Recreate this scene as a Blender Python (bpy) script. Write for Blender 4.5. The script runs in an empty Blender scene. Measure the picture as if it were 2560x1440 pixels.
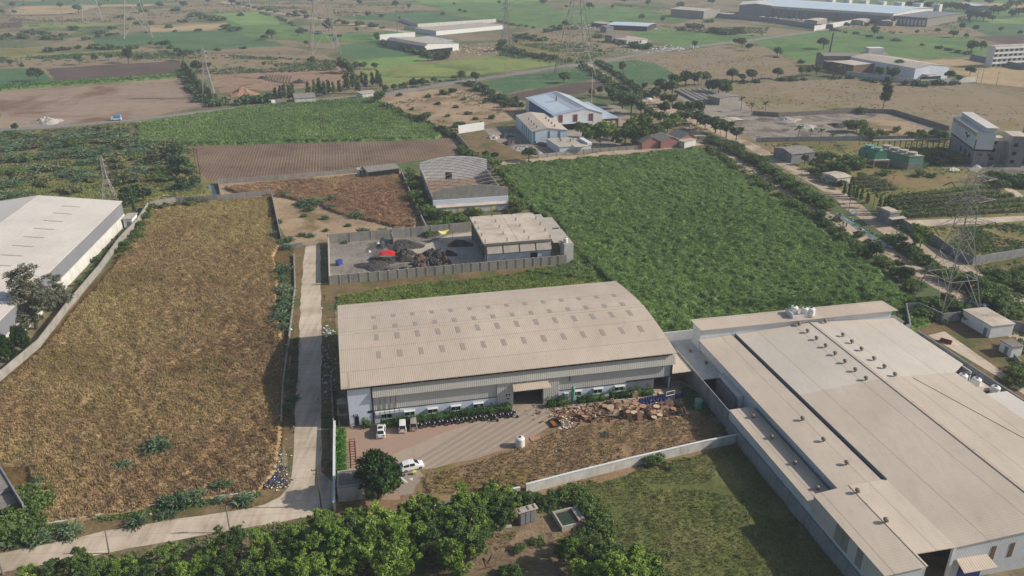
import bpy, math, random
import numpy as np
from mathutils import Vector, Matrix
from mathutils.geometry import tessellate_polygon
random.seed(7); RNG = np.random.default_rng(7)
SC = bpy.context.scene; COL = SC.collection
R = math.radians
# ------------------------------------------------------------------ camera calibration (photo 2560x1440)
FPX = 1991.0; PITCH = R(23.7); CAMH = 90.0
CP, SP = math.cos(PITCH), math.sin(PITCH)
def G(x, y, z=0.0):
    """ground (or height z) point seen at photo pixel x, y"""
    a = (x-1280)/FPX; b = -(y-720)/FPX
    vy = CP + b*SP; vz = -SP + b*CP; t = (z-CAMH)/vz
    return (a*t, vy*t, z)
C12, S12 = math.cos(R(12.25)), math.sin(R(12.25))
def E(u, v, z=0.0):                       # frame of the factory plots
    return (C12*u-S12*v, S12*u+C12*v, z)
def mpp(y):                               # metres per photo pixel at ground row y
    p = G(1280, y); return math.hypot(p[1], CAMH)/FPX
# ------------------------------------------------------------------ materials
MATS = {}
def lin(c):
    return tuple(((v/255)/12.92 if v <= 10 else ((v/255+.055)/1.055)**2.4) for v in c)
def nodes(name):
    m = bpy.data.materials.new(name); m.use_nodes = True
    nt = m.node_tree; b = nt.nodes['Principled BSDF']; MATS[name] = m
    return m, nt, b
def N(nt, t, **kw):
    n = nt.nodes.new(t)
    for k, v in kw.items(): setattr(n, k, v)
    return n
def coords(nt, mode, rot=0, sc=(1, 1, 1)):
    mp = N(nt, 'ShaderNodeMapping'); mp.inputs['Rotation'].default_value = (0, 0, rot); mp.inputs['Scale'].default_value = sc
    if mode == 'pos':
        g = N(nt, 'ShaderNodeNewGeometry'); nt.links.new(g.outputs['Position'], mp.inputs['Vector'])
    else:
        g = N(nt, 'ShaderNodeTexCoord'); nt.links.new(g.outputs['Object'], mp.inputs['Vector'])
    return mp.outputs['Vector']
def ramp(nt, fac, cols, lo=.3, hi=.7):
    r = N(nt, 'ShaderNodeValToRGB'); e = r.color_ramp.elements
    n = len(cols)
    while len(e) < n: e.new(.5)
    for i, c in enumerate(cols):
        e[i].position = lo+(hi-lo)*i/max(1, n-1); e[i].color = (*lin(c), 1)
    nt.links.new(fac, r.inputs['Fac']); return r.outputs['Color']
def noise(nt, vec, scale, detail=4, rough=.6, dist=0):
    n = N(nt, 'ShaderNodeTexNoise'); n.inputs['Scale'].default_value = scale; n.inputs['Detail'].default_value = detail
    n.inputs['Roughness'].default_value = rough; n.inputs['Distortion'].default_value = dist
    nt.links.new(vec, n.inputs['Vector']); return n.outputs['Fac']
def mix(nt, fac, a, b, mode='MIX'):
    m = N(nt, 'ShaderNodeMix', data_type='RGBA', blend_type=mode)
    for s, v in ((m.inputs['Factor'], fac), (m.inputs['A'], a), (m.inputs['B'], b)):
        if isinstance(v, (int, float)): s.default_value = v
        elif isinstance(v, tuple): s.default_value = (*lin(v), 1) if len(v) == 3 else v
        else: nt.links.new(v, s)
    return m.outputs['Result']
def bump(nt, b, h, strength, dist):
    n = N(nt, 'ShaderNodeBump'); n.inputs['Strength'].default_value = strength; n.inputs['Distance'].default_value = dist
    nt.links.new(h, n.inputs['Height']); nt.links.new(n.outputs['Normal'], b.inputs['Normal'])
def mth(nt, op, a, b=None):
    n = N(nt, 'ShaderNodeMath', operation=op)
    for i, v in enumerate((a, b)):
        if v is None: continue
        if isinstance(v, (int, float)): n.inputs[i].default_value = v
        else: nt.links.new(v, n.inputs[i])
    return n.outputs[0]
def mground(name, cols, s1=.08, s2=1.2, rot=0, st=(1, 1, 1), patch=None, pscale=.03, plo=.52, phi=.62, rows=None, mid=.35, bs=.5, bd=.3, mode='pos'):
    """earth or crop: colour ramp from two noise sizes, optional patches of another colour, optional furrows (angle, pitch, depth)"""
    m, nt, b = nodes(name); v = coords(nt, mode, rot, st); v0 = coords(nt, mode)
    f = mth(nt, 'ADD', mth(nt, 'MULTIPLY', noise(nt, v, s1, 5), .5), mth(nt, 'MULTIPLY', noise(nt, v, s2, 4, .65), .5))
    c = ramp(nt, f, cols, .36, .64)
    if patch:
        pf = N(nt, 'ShaderNodeMapRange'); pf.inputs[1].default_value = plo; pf.inputs[2].default_value = phi
        nt.links.new(noise(nt, v0, pscale, 6, .6, .4), pf.inputs[0]); c = mix(nt, pf.outputs[0], c, patch)
    mf = N(nt, 'ShaderNodeMapRange'); mf.inputs[1].default_value = .54; mf.inputs[2].default_value = .66; nt.links.new(noise(nt, v0, .16, 5, .7), mf.inputs[0])
    c = mix(nt, mth(nt, 'MULTIPLY', mf.outputs[0], mid), c, tuple(int(x*.72) for x in cols[0]))
    h = f
    if rows:
        ang, pitch, dep = rows
        w = N(nt, 'ShaderNodeTexWave'); w.inputs['Scale'].default_value = .31416/pitch; w.inputs['Distortion'].default_value = 1.2; w.inputs['Detail'].default_value = 2
        nt.links.new(coords(nt, mode, ang), w.inputs['Vector'])
        c = mix(nt, mth(nt, 'MULTIPLY', w.outputs['Fac'], dep), c, (40, 30, 24))
        h = mth(nt, 'ADD', f, mth(nt, 'MULTIPLY', w.outputs['Fac'], .5))
    nt.links.new(c, b.inputs['Base Color']); b.inputs['Roughness'].default_value = .95; b.inputs['Specular IOR Level'].default_value = .15
    bump(nt, b, h, bs, bd); return m
def msimple(name, col, col2=None, scale=.8, rough=.7, metal=0, amt=.6, bs=0, bd=.02, streak=None, mode='obj', spec=.3):
    """painted or cast surface with blotchy wear, optional vertical streaks of colour `streak`"""
    m, nt, b = nodes(name); v = coords(nt, mode)
    f = noise(nt, v, scale, 6, .65); mr = N(nt, 'ShaderNodeMapRange'); mr.inputs[1].default_value = .38; mr.inputs[2].default_value = .68
    nt.links.new(f, mr.inputs[0]); c = mix(nt, mth(nt, 'MULTIPLY', mr.outputs[0], amt), col, col2 or tuple(int(x*.82) for x in col))
    if streak:
        f2 = noise(nt, coords(nt, mode, 0, (1, 1, .2)), .55, 8, .78, .6); mr2 = N(nt, 'ShaderNodeMapRange')
        mr2.inputs[1].default_value = .48; mr2.inputs[2].default_value = .7; nt.links.new(f2, mr2.inputs[0]); c = mix(nt, mth(nt, 'MULTIPLY', mr2.outputs[0], .6), c, streak)
    nt.links.new(c, b.inputs['Base Color']); b.inputs['Roughness'].default_value = rough; b.inputs['Metallic'].default_value = metal
    b.inputs['Specular IOR Level'].default_value = spec
    if bs: bump(nt, b, f, bs, bd)
    return m
def msheet(name, col, col2, ang, pitch=.4, rough=.5, lines=None, depth=.25, dirt=.5, spec=.35):
    """profiled roof or wall sheet: ribs across direction ang, overlap lines every `lines` metres the other way, dust"""
    m, nt, b = nodes(name); v = coords(nt, 'pos', -ang)
    w = N(nt, 'ShaderNodeTexWave', wave_type='BANDS', bands_direction='X'); w.inputs['Scale'].default_value = 6.2832/(20*pitch)
    nt.links.new(v, w.inputs['Vector'])
    f = noise(nt, coords(nt, 'pos', -ang, (1, .25, 1)), .35, 6, .65); mr = N(nt, 'ShaderNodeMapRange'); mr.inputs[1].default_value = .35; mr.inputs[2].default_value = .68
    nt.links.new(f, mr.inputs[0])
    c = mix(nt, mth(nt, 'MULTIPLY', mr.outputs[0], dirt), col, col2)
    sf = N(nt, 'ShaderNodeMapRange'); sf.inputs[1].default_value = .5; sf.inputs[2].default_value = .72; nt.links.new(noise(nt, coords(nt, 'pos', -ang, (1, .3, 1)), .9, 6, .75, .3), sf.inputs[0])
    c = mix(nt, mth(nt, 'MULTIPLY', sf.outputs[0], .3), c, tuple(int(x*.8) for x in col2))
    lf = N(nt, 'ShaderNodeMapRange'); lf.inputs[1].default_value = .42; lf.inputs[2].default_value = .62; nt.links.new(noise(nt, coords(nt, 'pos'), .045, 4, .6), lf.inputs[0])
    c = mix(nt, mth(nt, 'MULTIPLY', lf.outputs[0], .35), c, tuple(int(x*.88) for x in col2))
    c = mix(nt, mth(nt, 'MULTIPLY', w.outputs['Fac'], depth), c, tuple(int(x*.72) for x in col2))
    if lines:
        s = N(nt, 'ShaderNodeSeparateXYZ'); nt.links.new(v, s.inputs[0])
        q = mth(nt, 'LESS_THAN', mth(nt, 'FRACT', mth(nt, 'DIVIDE', s.outputs[1], lines)), .22/lines)
        c = mix(nt, mth(nt, 'MULTIPLY', q, .4), c, tuple(int(x*.6) for x in col2))
    nt.links.new(c, b.inputs['Base Color']); b.inputs['Roughness'].default_value = rough; b.inputs['Specular IOR Level'].default_value = spec
    bump(nt, b, w.outputs['Fac'], .5, .04); return m
def mleaf(name, cols, rnd=.25, rough=.6):
    """foliage: hue from the clump's own tone attribute plus a shift per plant, a little light through the leaf"""
    m, nt, b = nodes(name)
    a = N(nt, 'ShaderNodeAttribute', attribute_name='tone'); oi = N(nt, 'ShaderNodeObjectInfo')
    f = mth(nt, 'ADD', mth(nt, 'MULTIPLY', a.outputs['Fac'], 1-rnd), mth(nt, 'MULTIPLY', oi.outputs['Random'], rnd))
    c = ramp(nt, f, cols, .05, .95)
    nt.links.new(c, b.inputs['Base Color']); b.inputs['Roughness'].default_value = rough; b.inputs['Specular IOR Level'].default_value = .2
    tr = N(nt, 'ShaderNodeBsdfTranslucent'); nt.links.new(c, tr.inputs['Color']); mx = N(nt, 'ShaderNodeMixShader'); mx.inputs[0].default_value = .3
    nt.links.new(b.outputs[0], mx.inputs[1]); nt.links.new(tr.outputs[0], mx.inputs[2])
    nt.links.new(mx.outputs[0], nt.nodes['Material Output'].inputs['Surface']); return m
# ------------------------------------------------------------------ objects
WL = {}
def wloc(o): return WL.get(o.name, Vector((0, 0, 0)))
def tag(o, label=None, cat=None, group=None, kind=None):
    for k, v in (('label', label), ('category', cat), ('group', group), ('kind', kind)):
        if v: o[k] = v
    return o
def thing(name, label, cat, loc, group=None, rz=0):
    o = bpy.data.objects.new(name, None); COL.objects.link(o); o.location = loc; o.rotation_euler = (0, 0, rz); o.empty_display_size = .3
    WL[o.name] = Vector(loc) if rz == 0 else Vector((0, 0, 0)); return tag(o, label, cat, group)
def mesh_obj(name, me, mats, parent=None, loc=None):
    for m in (mats if isinstance(mats, (list, tuple)) else [mats]): me.materials.append(MATS[m] if isinstance(m, str) else m)
    o = bpy.data.objects.new(name, me); COL.objects.link(o)
    if parent is not None: o.parent = parent
    if loc is not None: o.location = loc
    WL[o.name] = Vector(loc) if loc is not None else (wloc(parent) if parent is not None else Vector((0, 0, 0)))
    return o
class MB:
    def __init__(s): s.v = []; s.f = []; s.mi = []; s.m = 0
    def add(s, vs, fs):
        n = len(s.v); s.v += [tuple(p) for p in vs]
        for f in fs: s.f.append([n+i for i in f]); s.mi.append(s.m)
        return s
    def quad(s, *p): return s.add(p, [list(range(len(p)))])
    def hexa(s, b, t):
        n = len(b); fs = [list(range(n))[::-1], [n+i for i in range(n)]]+[[i, (i+1) % n, n+(i+1) % n, n+i] for i in range(n)]
        return s.add(list(b)+list(t), fs)
    def box(s, x0, x1, y0, y1, z0, z1, f=None):
        f = f or (lambda a, b, c: (a, b, c))
        q = [(x0, y0), (x1, y0), (x1, y1), (x0, y1)]
        return s.hexa([f(a, b, z0) for a, b in q], [f(a, b, z1) for a, b in q])
    def bar(s, p, q, w, h=None):
        h = h or w; p = Vector(p); q = Vector(q); d = (q-p)
        if d.length < 1e-6: return s
        d.normalize(); up = Vector((0, 0, 1)) if abs(d.z) < .95 else Vector((1, 0, 0)); a = d.cross(up).normalized()*(w/2); b = a.cross(d).normalized()*(h/2)
        return s.hexa([p-a-b, p+a-b, p+a+b, p-a+b], [q-a-b, q+a-b, q+a+b, q-a+b])
    def tube(s, p, q, r0, r1=None, n=8, caps=True):
        r1 = r0 if r1 is None else r1; p = Vector(p); q = Vector(q); d = (q-p).normalized(); up = Vector((0, 0, 1)) if abs(d.z) < .95 else Vector((1, 0, 0))
        a = d.cross(up).normalized(); b = a.cross(d).normalized(); c = [(math.cos(6.28319*i/n), math.sin(6.28319*i/n)) for i in range(n)]
        B = [p+a*(x*r0)+b*(y*r0) for x, y in c]; T = [q+a*(x*r1)+b*(y*r1) for x, y in c]
        return s.hexa(B, T) if caps else s.add(B+T, [[i, (i+1) % n, n+(i+1) % n, n+i] for i in range(n)])
    def lathe(s, c, prof, n=14):
        """prof = [(r, z)...] around the vertical through c"""
        vs = []; fs = []
        for r, z in prof: vs += [(c[0]+r*math.cos(6.28319*i/n), c[1]+r*math.sin(6.28319*i/n), c[2]+z) for i in range(n)]
        for k in range(len(prof)-1): fs += [[k*n+i, k*n+(i+1) % n, (k+1)*n+(i+1) % n, (k+1)*n+i] for i in range(n)]
        fs.append([(len(prof)-1)*n+i for i in range(n)]); return s.add(vs, fs)
    def wall(s, pts, h, w, z0=0, closed=False):
        """run of wall of thickness w along ground points; h a number or a height per point"""
        P = [Vector((p[0], p[1], 0)) for p in pts]; n = len(P); hs = h if isinstance(h, (list, tuple)) else [h]*n
        L = []; Rr = []
        for i in range(n):
            d = (P[min(i+1, n-1)]-P[max(i-1, 0)]).normalized(); a = Vector((-d.y, d.x, 0))*(w/2); L.append(P[i]+a); Rr.append(P[i]-a)
        for i in range(n-1):
            s.hexa([(*L[i][:2], z0), (*L[i+1][:2], z0), (*Rr[i+1][:2], z0), (*Rr[i][:2], z0)],
                   [(*L[i][:2], hs[i]), (*L[i+1][:2], hs[i+1]), (*Rr[i+1][:2], hs[i+1]), (*Rr[i][:2], hs[i])])
        return s
    def build(s, name, mats, parent=None, loc=None, smooth=False, local=False):
        off = Vector((0, 0, 0)) if local else (Vector(loc) if loc is not None else (wloc(parent) if parent is not None else Vector((0, 0, 0))))
        me = bpy.data.meshes.new(name); me.from_pydata([tuple(Vector(p)-off) for p in s.v], [], s.f)
        if any(s.mi): me.polygons.foreach_set('material_index', s.mi)
        if smooth: me.polygons.foreach_set('use_smooth', [True]*len(s.f))
        me.update(); bm_fix(me)
        return mesh_obj(name, me, mats, parent, loc if parent is None else None)
def bm_fix(me):
    import bmesh
    bm = bmesh.new(); bm.from_mesh(me); bmesh.ops.recalc_face_normals(bm, faces=bm.faces); bm.to_mesh(me); bm.free()
def tri_mesh(name, V, F, tone=None, quads=False):
    """fast mesh from numpy arrays"""
    k = 4 if quads else 3; me = bpy.data.meshes.new(name); me.vertices.add(len(V)); me.vertices.foreach_set('co', np.asarray(V, np.float32).ravel())
    n = len(F); me.loops.add(n*k); me.loops.foreach_set('vertex_index', np.asarray(F, np.int32).ravel())
    me.polygons.add(n); me.polygons.foreach_set('loop_start', np.arange(0, n*k, k, dtype=np.int32))
    if tone is not None:
        a = me.attributes.new('tone', 'FLOAT', 'FACE'); a.data.foreach_set('value', np.asarray(tone, np.float32))
    me.update(); me.validate(); return me
def vnoise(x, y, scale, seed=0):
    x = x/scale+seed*17.3; y = y/scale-seed*9.7; xi = np.floor(x).astype(np.int64); yi = np.floor(y).astype(np.int64); fx = x-xi; fy = y-yi
    def h(a, b):
        n = (a*374761393+b*668265263+seed*974711) & 0x7fffffff; n = ((n ^ (n >> 13))*1274126177) & 0x7fffffff; return ((n ^ (n >> 16)) & 0xffff)/65535.
    sx = fx*fx*(3-2*fx); sy = fy*fy*(3-2*fy)
    return (h(xi, yi)*(1-sx)+h(xi+1, yi)*sx)*(1-sy)+(h(xi, yi+1)*(1-sx)+h(xi+1, yi+1)*sx)*sy
def inpoly(x, y, P):
    r = np.zeros(x.shape, bool); n = len(P)
    for i in range(n):
        x0, y0 = P[i][:2]; x1, y1 = P[(i+1) % n][:2]
        if y0 == y1: continue
        r ^= ((y0 > y) != (y1 > y)) & (x < (x1-x0)*(y-y0)/(y1-y0)+x0)
    return r
LAID = []
def jag(P, amp, seg):
    out = []
    for i in range(len(P)):
        a = Vector(P[i][:2]); b = Vector(P[(i+1) % len(P)][:2]); n = max(1, int((b-a).length/seg)); d = (b-a)
        nn = Vector((-d.y, d.x)).normalized() if d.length > 0 else Vector((0, 0))
        for k in range(n):
            out.append(a+d*(k/n)+nn*(random.uniform(-amp, amp) if k else 0))
    return out
def sheet(name, px, mat, amp=.6, seg=6, z=None, world=False, label=None):
    """flat ground sheet from photo pixels on the ground, edges a little uneven"""
    P = [p[:2] for p in px] if world else [G(*p)[:2] for p in px]
    P = jag(P, amp, seg) if amp else [Vector(p) for p in P]
    q = np.array([tuple(p) for p in P]); bb = (q[:, 0].min(), q[:, 0].max(), q[:, 1].min(), q[:, 1].max())
    if z is None:                          # 4 mm above whatever sheet already lies below
        z = .008
        for b_, Q_, z_ in LAID:
            if bb[0] < b_[1] and b_[0] < bb[1] and bb[2] < b_[3] and b_[2] < bb[3]:
                g = np.linspace(0, 1, 24); X, Y = np.meshgrid(max(bb[0], b_[0])+g*(min(bb[1], b_[1])-max(bb[0], b_[0])), max(bb[2], b_[2])+g*(min(bb[3], b_[3])-max(bb[2], b_[2])))
                if (inpoly(X, Y, q) & inpoly(X, Y, Q_)).any() or inpoly(q[:, 0], q[:, 1], Q_).any() or inpoly(Q_[:, 0], Q_[:, 1], q).any(): z = max(z, z_+.004)
        LAID.append((bb, q, z))
    tr = tessellate_polygon([[Vector((p[0], p[1], 0)) for p in P]])
    me = bpy.data.meshes.new(name); me.from_pydata([(p[0], p[1], z) for p in P], [], [list(t) for t in tr]); me.update()
    bm_fix(me)
    if me.polygons and me.polygons[0].normal.z < 0: me.flip_normals()
    o = mesh_obj(name, me, mat); return tag(o, label, None, None, 'structure')
ORD = 'first second third fourth fifth sixth seventh eighth ninth tenth eleventh twelfth thirteenth fourteenth fifteenth sixteenth seventeenth eighteenth nineteenth twentieth'.split()
ORD += ['twenty-'+o for o in ORD[:9]]+['thirtieth']+['thirty-'+o for o in ORD[:9]]+['fortieth']+['forty-'+o for o in ORD[:9]]+['fiftieth']+['fifty-'+o for o in ORD[:9]]+['sixtieth']+['sixty-'+o for o in ORD[:9]]
def copy_thing(o, loc, rz=0, sc=1, label=None, group=None):
    c = o.copy(); COL.objects.link(c); c.location = loc; c.rotation_euler = (0, 0, rz); c.scale = (sc, sc, sc) if not isinstance(sc, tuple) else sc
    if label: c['label'] = label
    if group: c['group'] = group
    for ch in o.children:
        d = ch.copy(); COL.objects.link(d); d.parent = c
        for g in ch.children: e = g.copy(); COL.objects.link(e); e.parent = d
    return c
# ------------------------------------------------------------------ camera, light, air
cam = bpy.data.objects.new('camera', bpy.data.cameras.new('camera')); COL.objects.link(cam); SC.camera = cam
cam.data.sensor_width = 36; cam.data.lens = 36*FPX/2560; cam.data.clip_start = .5; cam.data.clip_end = 30000
cam.location = (0, 0, CAMH); cam.rotation_euler = (R(90)-PITCH, 0, 0)
SUN_EL, SUN_AZ = R(31), R(.5)              # azimuth from +x towards +y
sd = Vector((math.cos(SUN_AZ)*math.cos(SUN_EL), math.sin(SUN_AZ)*math.cos(SUN_EL), math.sin(SUN_EL)))
sl = bpy.data.lights.new('sun', 'SUN'); sl.energy = 4.8; sl.angle = R(.6); sl.color = (1, .93, .83)
so = bpy.data.objects.new('sun', sl); COL.objects.link(so); so.rotation_euler = sd.to_track_quat('Z', 'Y').to_euler(); so.location = (0, 0, 300)
w = bpy.data.worlds.new('World'); SC.world = w; w.use_nodes = True; nt = w.node_tree
sk = nt.nodes.new('ShaderNodeTexSky'); sk.sky_type = 'NISHITA'; sk.sun_disc = False; sk.sun_elevation = SUN_EL; sk.sun_rotation = R(90)-SUN_AZ
sk.dust_density = 2.0
nt.links.new(sk.outputs[0], nt.nodes['Background'].inputs[0]); nt.nodes['Background'].inputs[1].default_value = .1
SC.view_settings.view_transform = 'Standard'; SC.view_settings.look = 'None'; SC.view_settings.exposure = .1; SC.view_settings.gamma = 1
SC.cycles.use_denoising = True; SC.cycles.max_bounces = 6; SC.cycles.diffuse_bounces = 3; SC.cycles.transparent_max_bounces = 4; SC.cycles.volume_bounces = 0
SC.cycles.sample_clamp_indirect = 4
m = bpy.data.materials.new('haze_air'); m.use_nodes = True; nt = m.node_tree; nt.nodes.clear()
vo = nt.nodes.new('ShaderNodeVolumePrincipled'); vo.inputs['Density'].default_value = .00022; vo.inputs['Color'].default_value = (.80, .88, 1, 1); vo.inputs['Anisotropy'].default_value = 0.0
ou = nt.nodes.new('ShaderNodeOutputMaterial'); nt.links.new(vo.outputs[0], ou.inputs['Volume']); MATS['haze_air'] = m
hz = MB().box(-4600, 4600, -1500, 6100, -1.5, 96).build('haze', 'haze_air'); tag(hz, 'thin pale haze over the far fields', 'haze', None, 'stuff')
# ================================================================== SETTING: ground, fields, roads, canal
mground('scrub_earth', [(84, 84, 62), (116, 106, 82), (140, 126, 100), (98, 98, 70)], .02, .35, patch=(86, 98, 62), pscale=.012, plo=.5, phi=.58)
mground('tan_earth', [(128, 108, 86), (158, 136, 110), (174, 150, 122)], .06, 1.0, patch=(120, 104, 72), pscale=.05)
mground('red_earth', [(118, 96, 80), (148, 122, 102), (164, 138, 116)], .06, 1.1, patch=(112, 92, 60), pscale=.06)
mground('pale_plough', [(124, 104, 88), (150, 130, 112), (164, 146, 128)], .02, .5, st=(.25, 1.6, 1), patch=(120, 94, 76), pscale=.02, rows=(R(60), 3.2, .12))
mground('brown_plough', [(92, 76, 64), (122, 102, 86), (140, 120, 100)], .05, 1.3, rows=(R(-12), 1.25, .2), patch=(128, 104, 84), pscale=.02)
mground('dark_plough', [(72, 60, 56), (92, 78, 70), (108, 92, 82)], .04, .8, rows=(R(80), 3, .15))
mground('brown_stubble', [(110, 98, 80), (138, 122, 99), (130, 118, 90)], .03, .5, st=(.4, 1.4, 1), patch=(124, 112, 76), pscale=.03)
mground('tan_stubble', [(146, 126, 96), (168, 146, 112), (176, 156, 120)], .03, .5, st=(.5, 1.3, 1), patch=(138, 126, 88), pscale=.02)
mground('green_a', [(72, 96, 56), (92, 120, 66), (106, 132, 76)], .03, .45, patch=(74, 104, 56), pscale=.02)
mground('green_b', [(64, 92, 62), (78, 108, 70), (90, 118, 78)], .03, .4, patch=(66, 98, 62), pscale=.02, rows=(R(20), 4, .08))
mground('green_light', [(94, 120, 64), (114, 140, 76), (128, 150, 88)], .03, .4, patch=(96, 122, 64), pscale=.025)
mground('green_yellow', [(104, 116, 64), (122, 134, 74), (136, 144, 84)], .04, .6, patch=(98, 112, 62), pscale=.03)
mground('olive_scrub', [(88, 88, 52), (116, 112, 66), (140, 126, 80)], .05, .8, patch=(136, 112, 82), pscale=.04, plo=.55, phi=.64)
mground('lawn', [(70, 80, 42), (98, 102, 58), (126, 114, 78)], .09, 1.4, patch=(78, 92, 42), pscale=.06, bs=.9, bd=.25)
mground('dry_floor', [(70, 56, 36), (104, 82, 52), (124, 100, 62)], .1, 1.6, patch=(92, 84, 44), pscale=.04, bs=1, bd=.4)
mground('yard_earth', [(108, 88, 68), (136, 112, 86), (148, 126, 98)], .12, 1.5, patch=(120, 108, 62), pscale=.08)
mground('coal_floor', [(106, 101, 95), (134, 127, 119), (152, 143, 131)], .1, 1.3, patch=(90, 86, 83), pscale=.07)
mground('grey_yard', [(118, 112, 104), (146, 138, 126), (160, 150, 136)], .08, 1, patch=(98, 94, 88), pscale=.05)
mground('dirt_track', [(150, 134, 114), (178, 160, 138), (190, 174, 152)], .1, 1.2, patch=(140, 122, 98), pscale=.1)
mground('asphalt', [(120, 116, 110), (140, 135, 128)], .05, .8)
mground('garden_soil', [(96, 82, 66), (126, 108, 86), (148, 128, 104)], .15, 1.6, patch=(80, 84, 48), pscale=.1, bs=.9, bd=.3)
mground('verge', [(84, 76, 50), (116, 98, 70), (136, 114, 84)], .15, 1.5, patch=(82, 92, 52), pscale=.1)
mground('dark_soil', [(62, 52, 46), (84, 72, 64), (96, 84, 72)], .06, .8)
mground('ash_tip', [(104, 98, 90), (138, 129, 117), (158, 147, 132)], .15, 1.1, patch=(88, 84, 80), pscale=.1)
# concrete lane: slabs with joints
def mconcrete(name, cols, ang, jl, jw):
    m, nt, b = nodes(name); v = coords(nt, 'pos', -ang); f = mth(nt, 'ADD', mth(nt, 'MULTIPLY', noise(nt, v, .12, 6), .6), mth(nt, 'MULTIPLY', noise(nt, coords(nt, 'pos', -ang, (1.5, .12, 1)), .6, 5), .4))
    c = ramp(nt, f, cols, .35, .65); s = N(nt, 'ShaderNodeSeparateXYZ'); nt.links.new(v, s.inputs[0])
    for ax, L in ((1, jl), (0, jw)):
        if L:
            q = mth(nt, 'LESS_THAN', mth(nt, 'FRACT', mth(nt, 'DIVIDE', s.outputs[ax], L)), .1/L); c = mix(nt, mth(nt, 'MULTIPLY', q, .35), c, (90, 84, 76))
    nt.links.new(c, b.inputs['Base Color']); b.inputs['Roughness'].default_value = .9; b.inputs['Specular IOR Level'].default_value = .2; bump(nt, b, f, .2, .05)
mconcrete('concrete_lane', [(146, 132, 114), (184, 168, 148), (202, 188, 168)], R(5), 3.2, 0)
mconcrete('concrete_road', [(164, 154, 140), (186, 177, 164), (196, 188, 176)], R(108), 4, 0)
mconcrete('yard_concrete', [(150, 140, 126), (176, 166, 150), (190, 180, 166)], R(12), 4.5, 4.5)
# brick pavers of the factory yard, with worn grey stripes in one corner
m, nt, b = nodes('yard_pavers'); v = coords(nt, 'pos', -R(12.25)); f = noise(nt, v, .18, 6, .65); br = N(nt, 'ShaderNodeTexBrick'); br.inputs['Scale'].default_value = 2.2
br.inputs['Color1'].default_value = (*lin((168, 138, 120)), 1); br.inputs['Color2'].default_value = (*lin((152, 124, 108)), 1); br.inputs['Mortar'].default_value = (*lin((140, 120, 104)), 1)
nt.links.new(v, br.inputs['Vector']); mr = N(nt, 'ShaderNodeMapRange'); mr.inputs[1].default_value = .42; mr.inputs[2].default_value = .66; nt.links.new(f, mr.inputs[0])
c = mix(nt, mth(nt, 'MULTIPLY', mr.outputs[0], .6), br.outputs['Color'], (150, 132, 114)); nt.links.new(c, b.inputs['Base Color']); b.inputs['Roughness'].default_value = .9
msimple('stripe_grey', (143, 131, 118), (148, 135, 121), .5, .9, mode='pos'); msimple('stripe_pale', (164, 148, 131), (152, 134, 116), .5, .9, mode='pos'); msimple('line_white', (215, 212, 205), (170, 165, 155), 1.5, .8, mode='pos')
m, nt, b = nodes('canal_water'); b.inputs['Roughness'].default_value = .12
nt.links.new(ramp(nt, noise(nt, coords(nt, 'pos'), .3, 4), [(84, 102, 98), (116, 134, 130)], .35, .65), b.inputs['Base Color'])
bump(nt, b, noise(nt, coords(nt, 'pos'), 2.0, 3), .1, .05)
gr = MB(); gr.quad((-4400, -1300, 0), (4400, -1300, 0), (4400, 5900, 0), (-4400, 5900, 0)); tag(gr.build('ground', 'scrub_earth'), 'dry brown green plain reaching the horizon', None, None, 'structure')
F = lambda mat, *px, **k: sheet('field', px, mat, **{**dict(amp=1.0, seg=9, label='field of the plain'), **k})
# --- far fields (back to front)
F('green_a', (1002,3),(1330,-8),(1405,30),(1455,12),(1530,12),(1692,38),(1725,47),(1580,55),(1430,60),(1355,72),(1280,62),(1240,52),(1140,38),(1100,22))
F('green_b', (820,42),(1010,22),(1125,38),(1240,52),(1047,63),(960,50),(900,50))
F('green_light', (1030,-6),(1330,-22),(1400,-4),(1300,6),(1050,8))
F('green_b', (0,4),(190,2),(300,-6),(420,0),(400,9),(230,11),(20,16))
F('tan_stubble', (20,24),(60,15),(200,13),(385,10),(380,15),(250,17),(190,30),(160,35),(30,36))
F('dark_plough', (40,38),(150,36),(120,47),(20,52)); F('dark_plough', (0,58),(55,56),(50,68),(0,70))
F('brown_stubble', (0,40),(200,38),(560,8),(700,14),(640,24),(520,30),(400,60),(200,62))
F('brown_stubble', (640,10),(1000,12),(1050,25),(900,40),(760,44),(660,22))
F('green_a', (1860,42),(2100,-6),(2560,-8),(2560,60),(2420,40),(2280,30),(2200,12))
F('green_light', (2190,6),(2300,2),(2330,10),(2240,13))
F('green_b', (2285,20),(2420,26),(2560,50),(2560,130),(2480,92),(2380,52),(2290,40))
F('brown_stubble', (2300,34),(2420,38),(2430,46),(2310,42)); F('tan_stubble', (2390,4),(2560,10),(2560,20),(2440,16))
F('brown_stubble', (2170,62),(2300,62),(2420,78),(2330,85),(2230,84),(2150,74))
F('dark_plough', (2430,92),(2560,88),(2560,113),(2500,108))
F('green_light', (2460,48),(2560,44),(2560,60),(2480,58))
F('green_a', (525,33),(640,28),(700,44),(760,76),(860,92),(840,104),(760,102),(690,96),(640,100),(582,75),(560,45))
F('green_light', (535,34),(640,29),(690,44),(700,62),(600,62))
F('green_b', (222,95),(300,86),(375,82),(582,75),(640,100),(690,104),(715,115),(640,117),(475,129),(440,124),(375,113),(250,123))
F('tan_stubble', (375,64),(570,58),(580,72),(375,80)); F('green_yellow', (55,62),(180,56),(350,58),(180,68),(60,70))
F('green_a', (690,98),(840,104),(960,104),(1120,78),(1040,72),(940,80),(850,86),(760,86)) ; F('brown_stubble', (750,64),(880,66),(850,84),(770,80))
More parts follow.
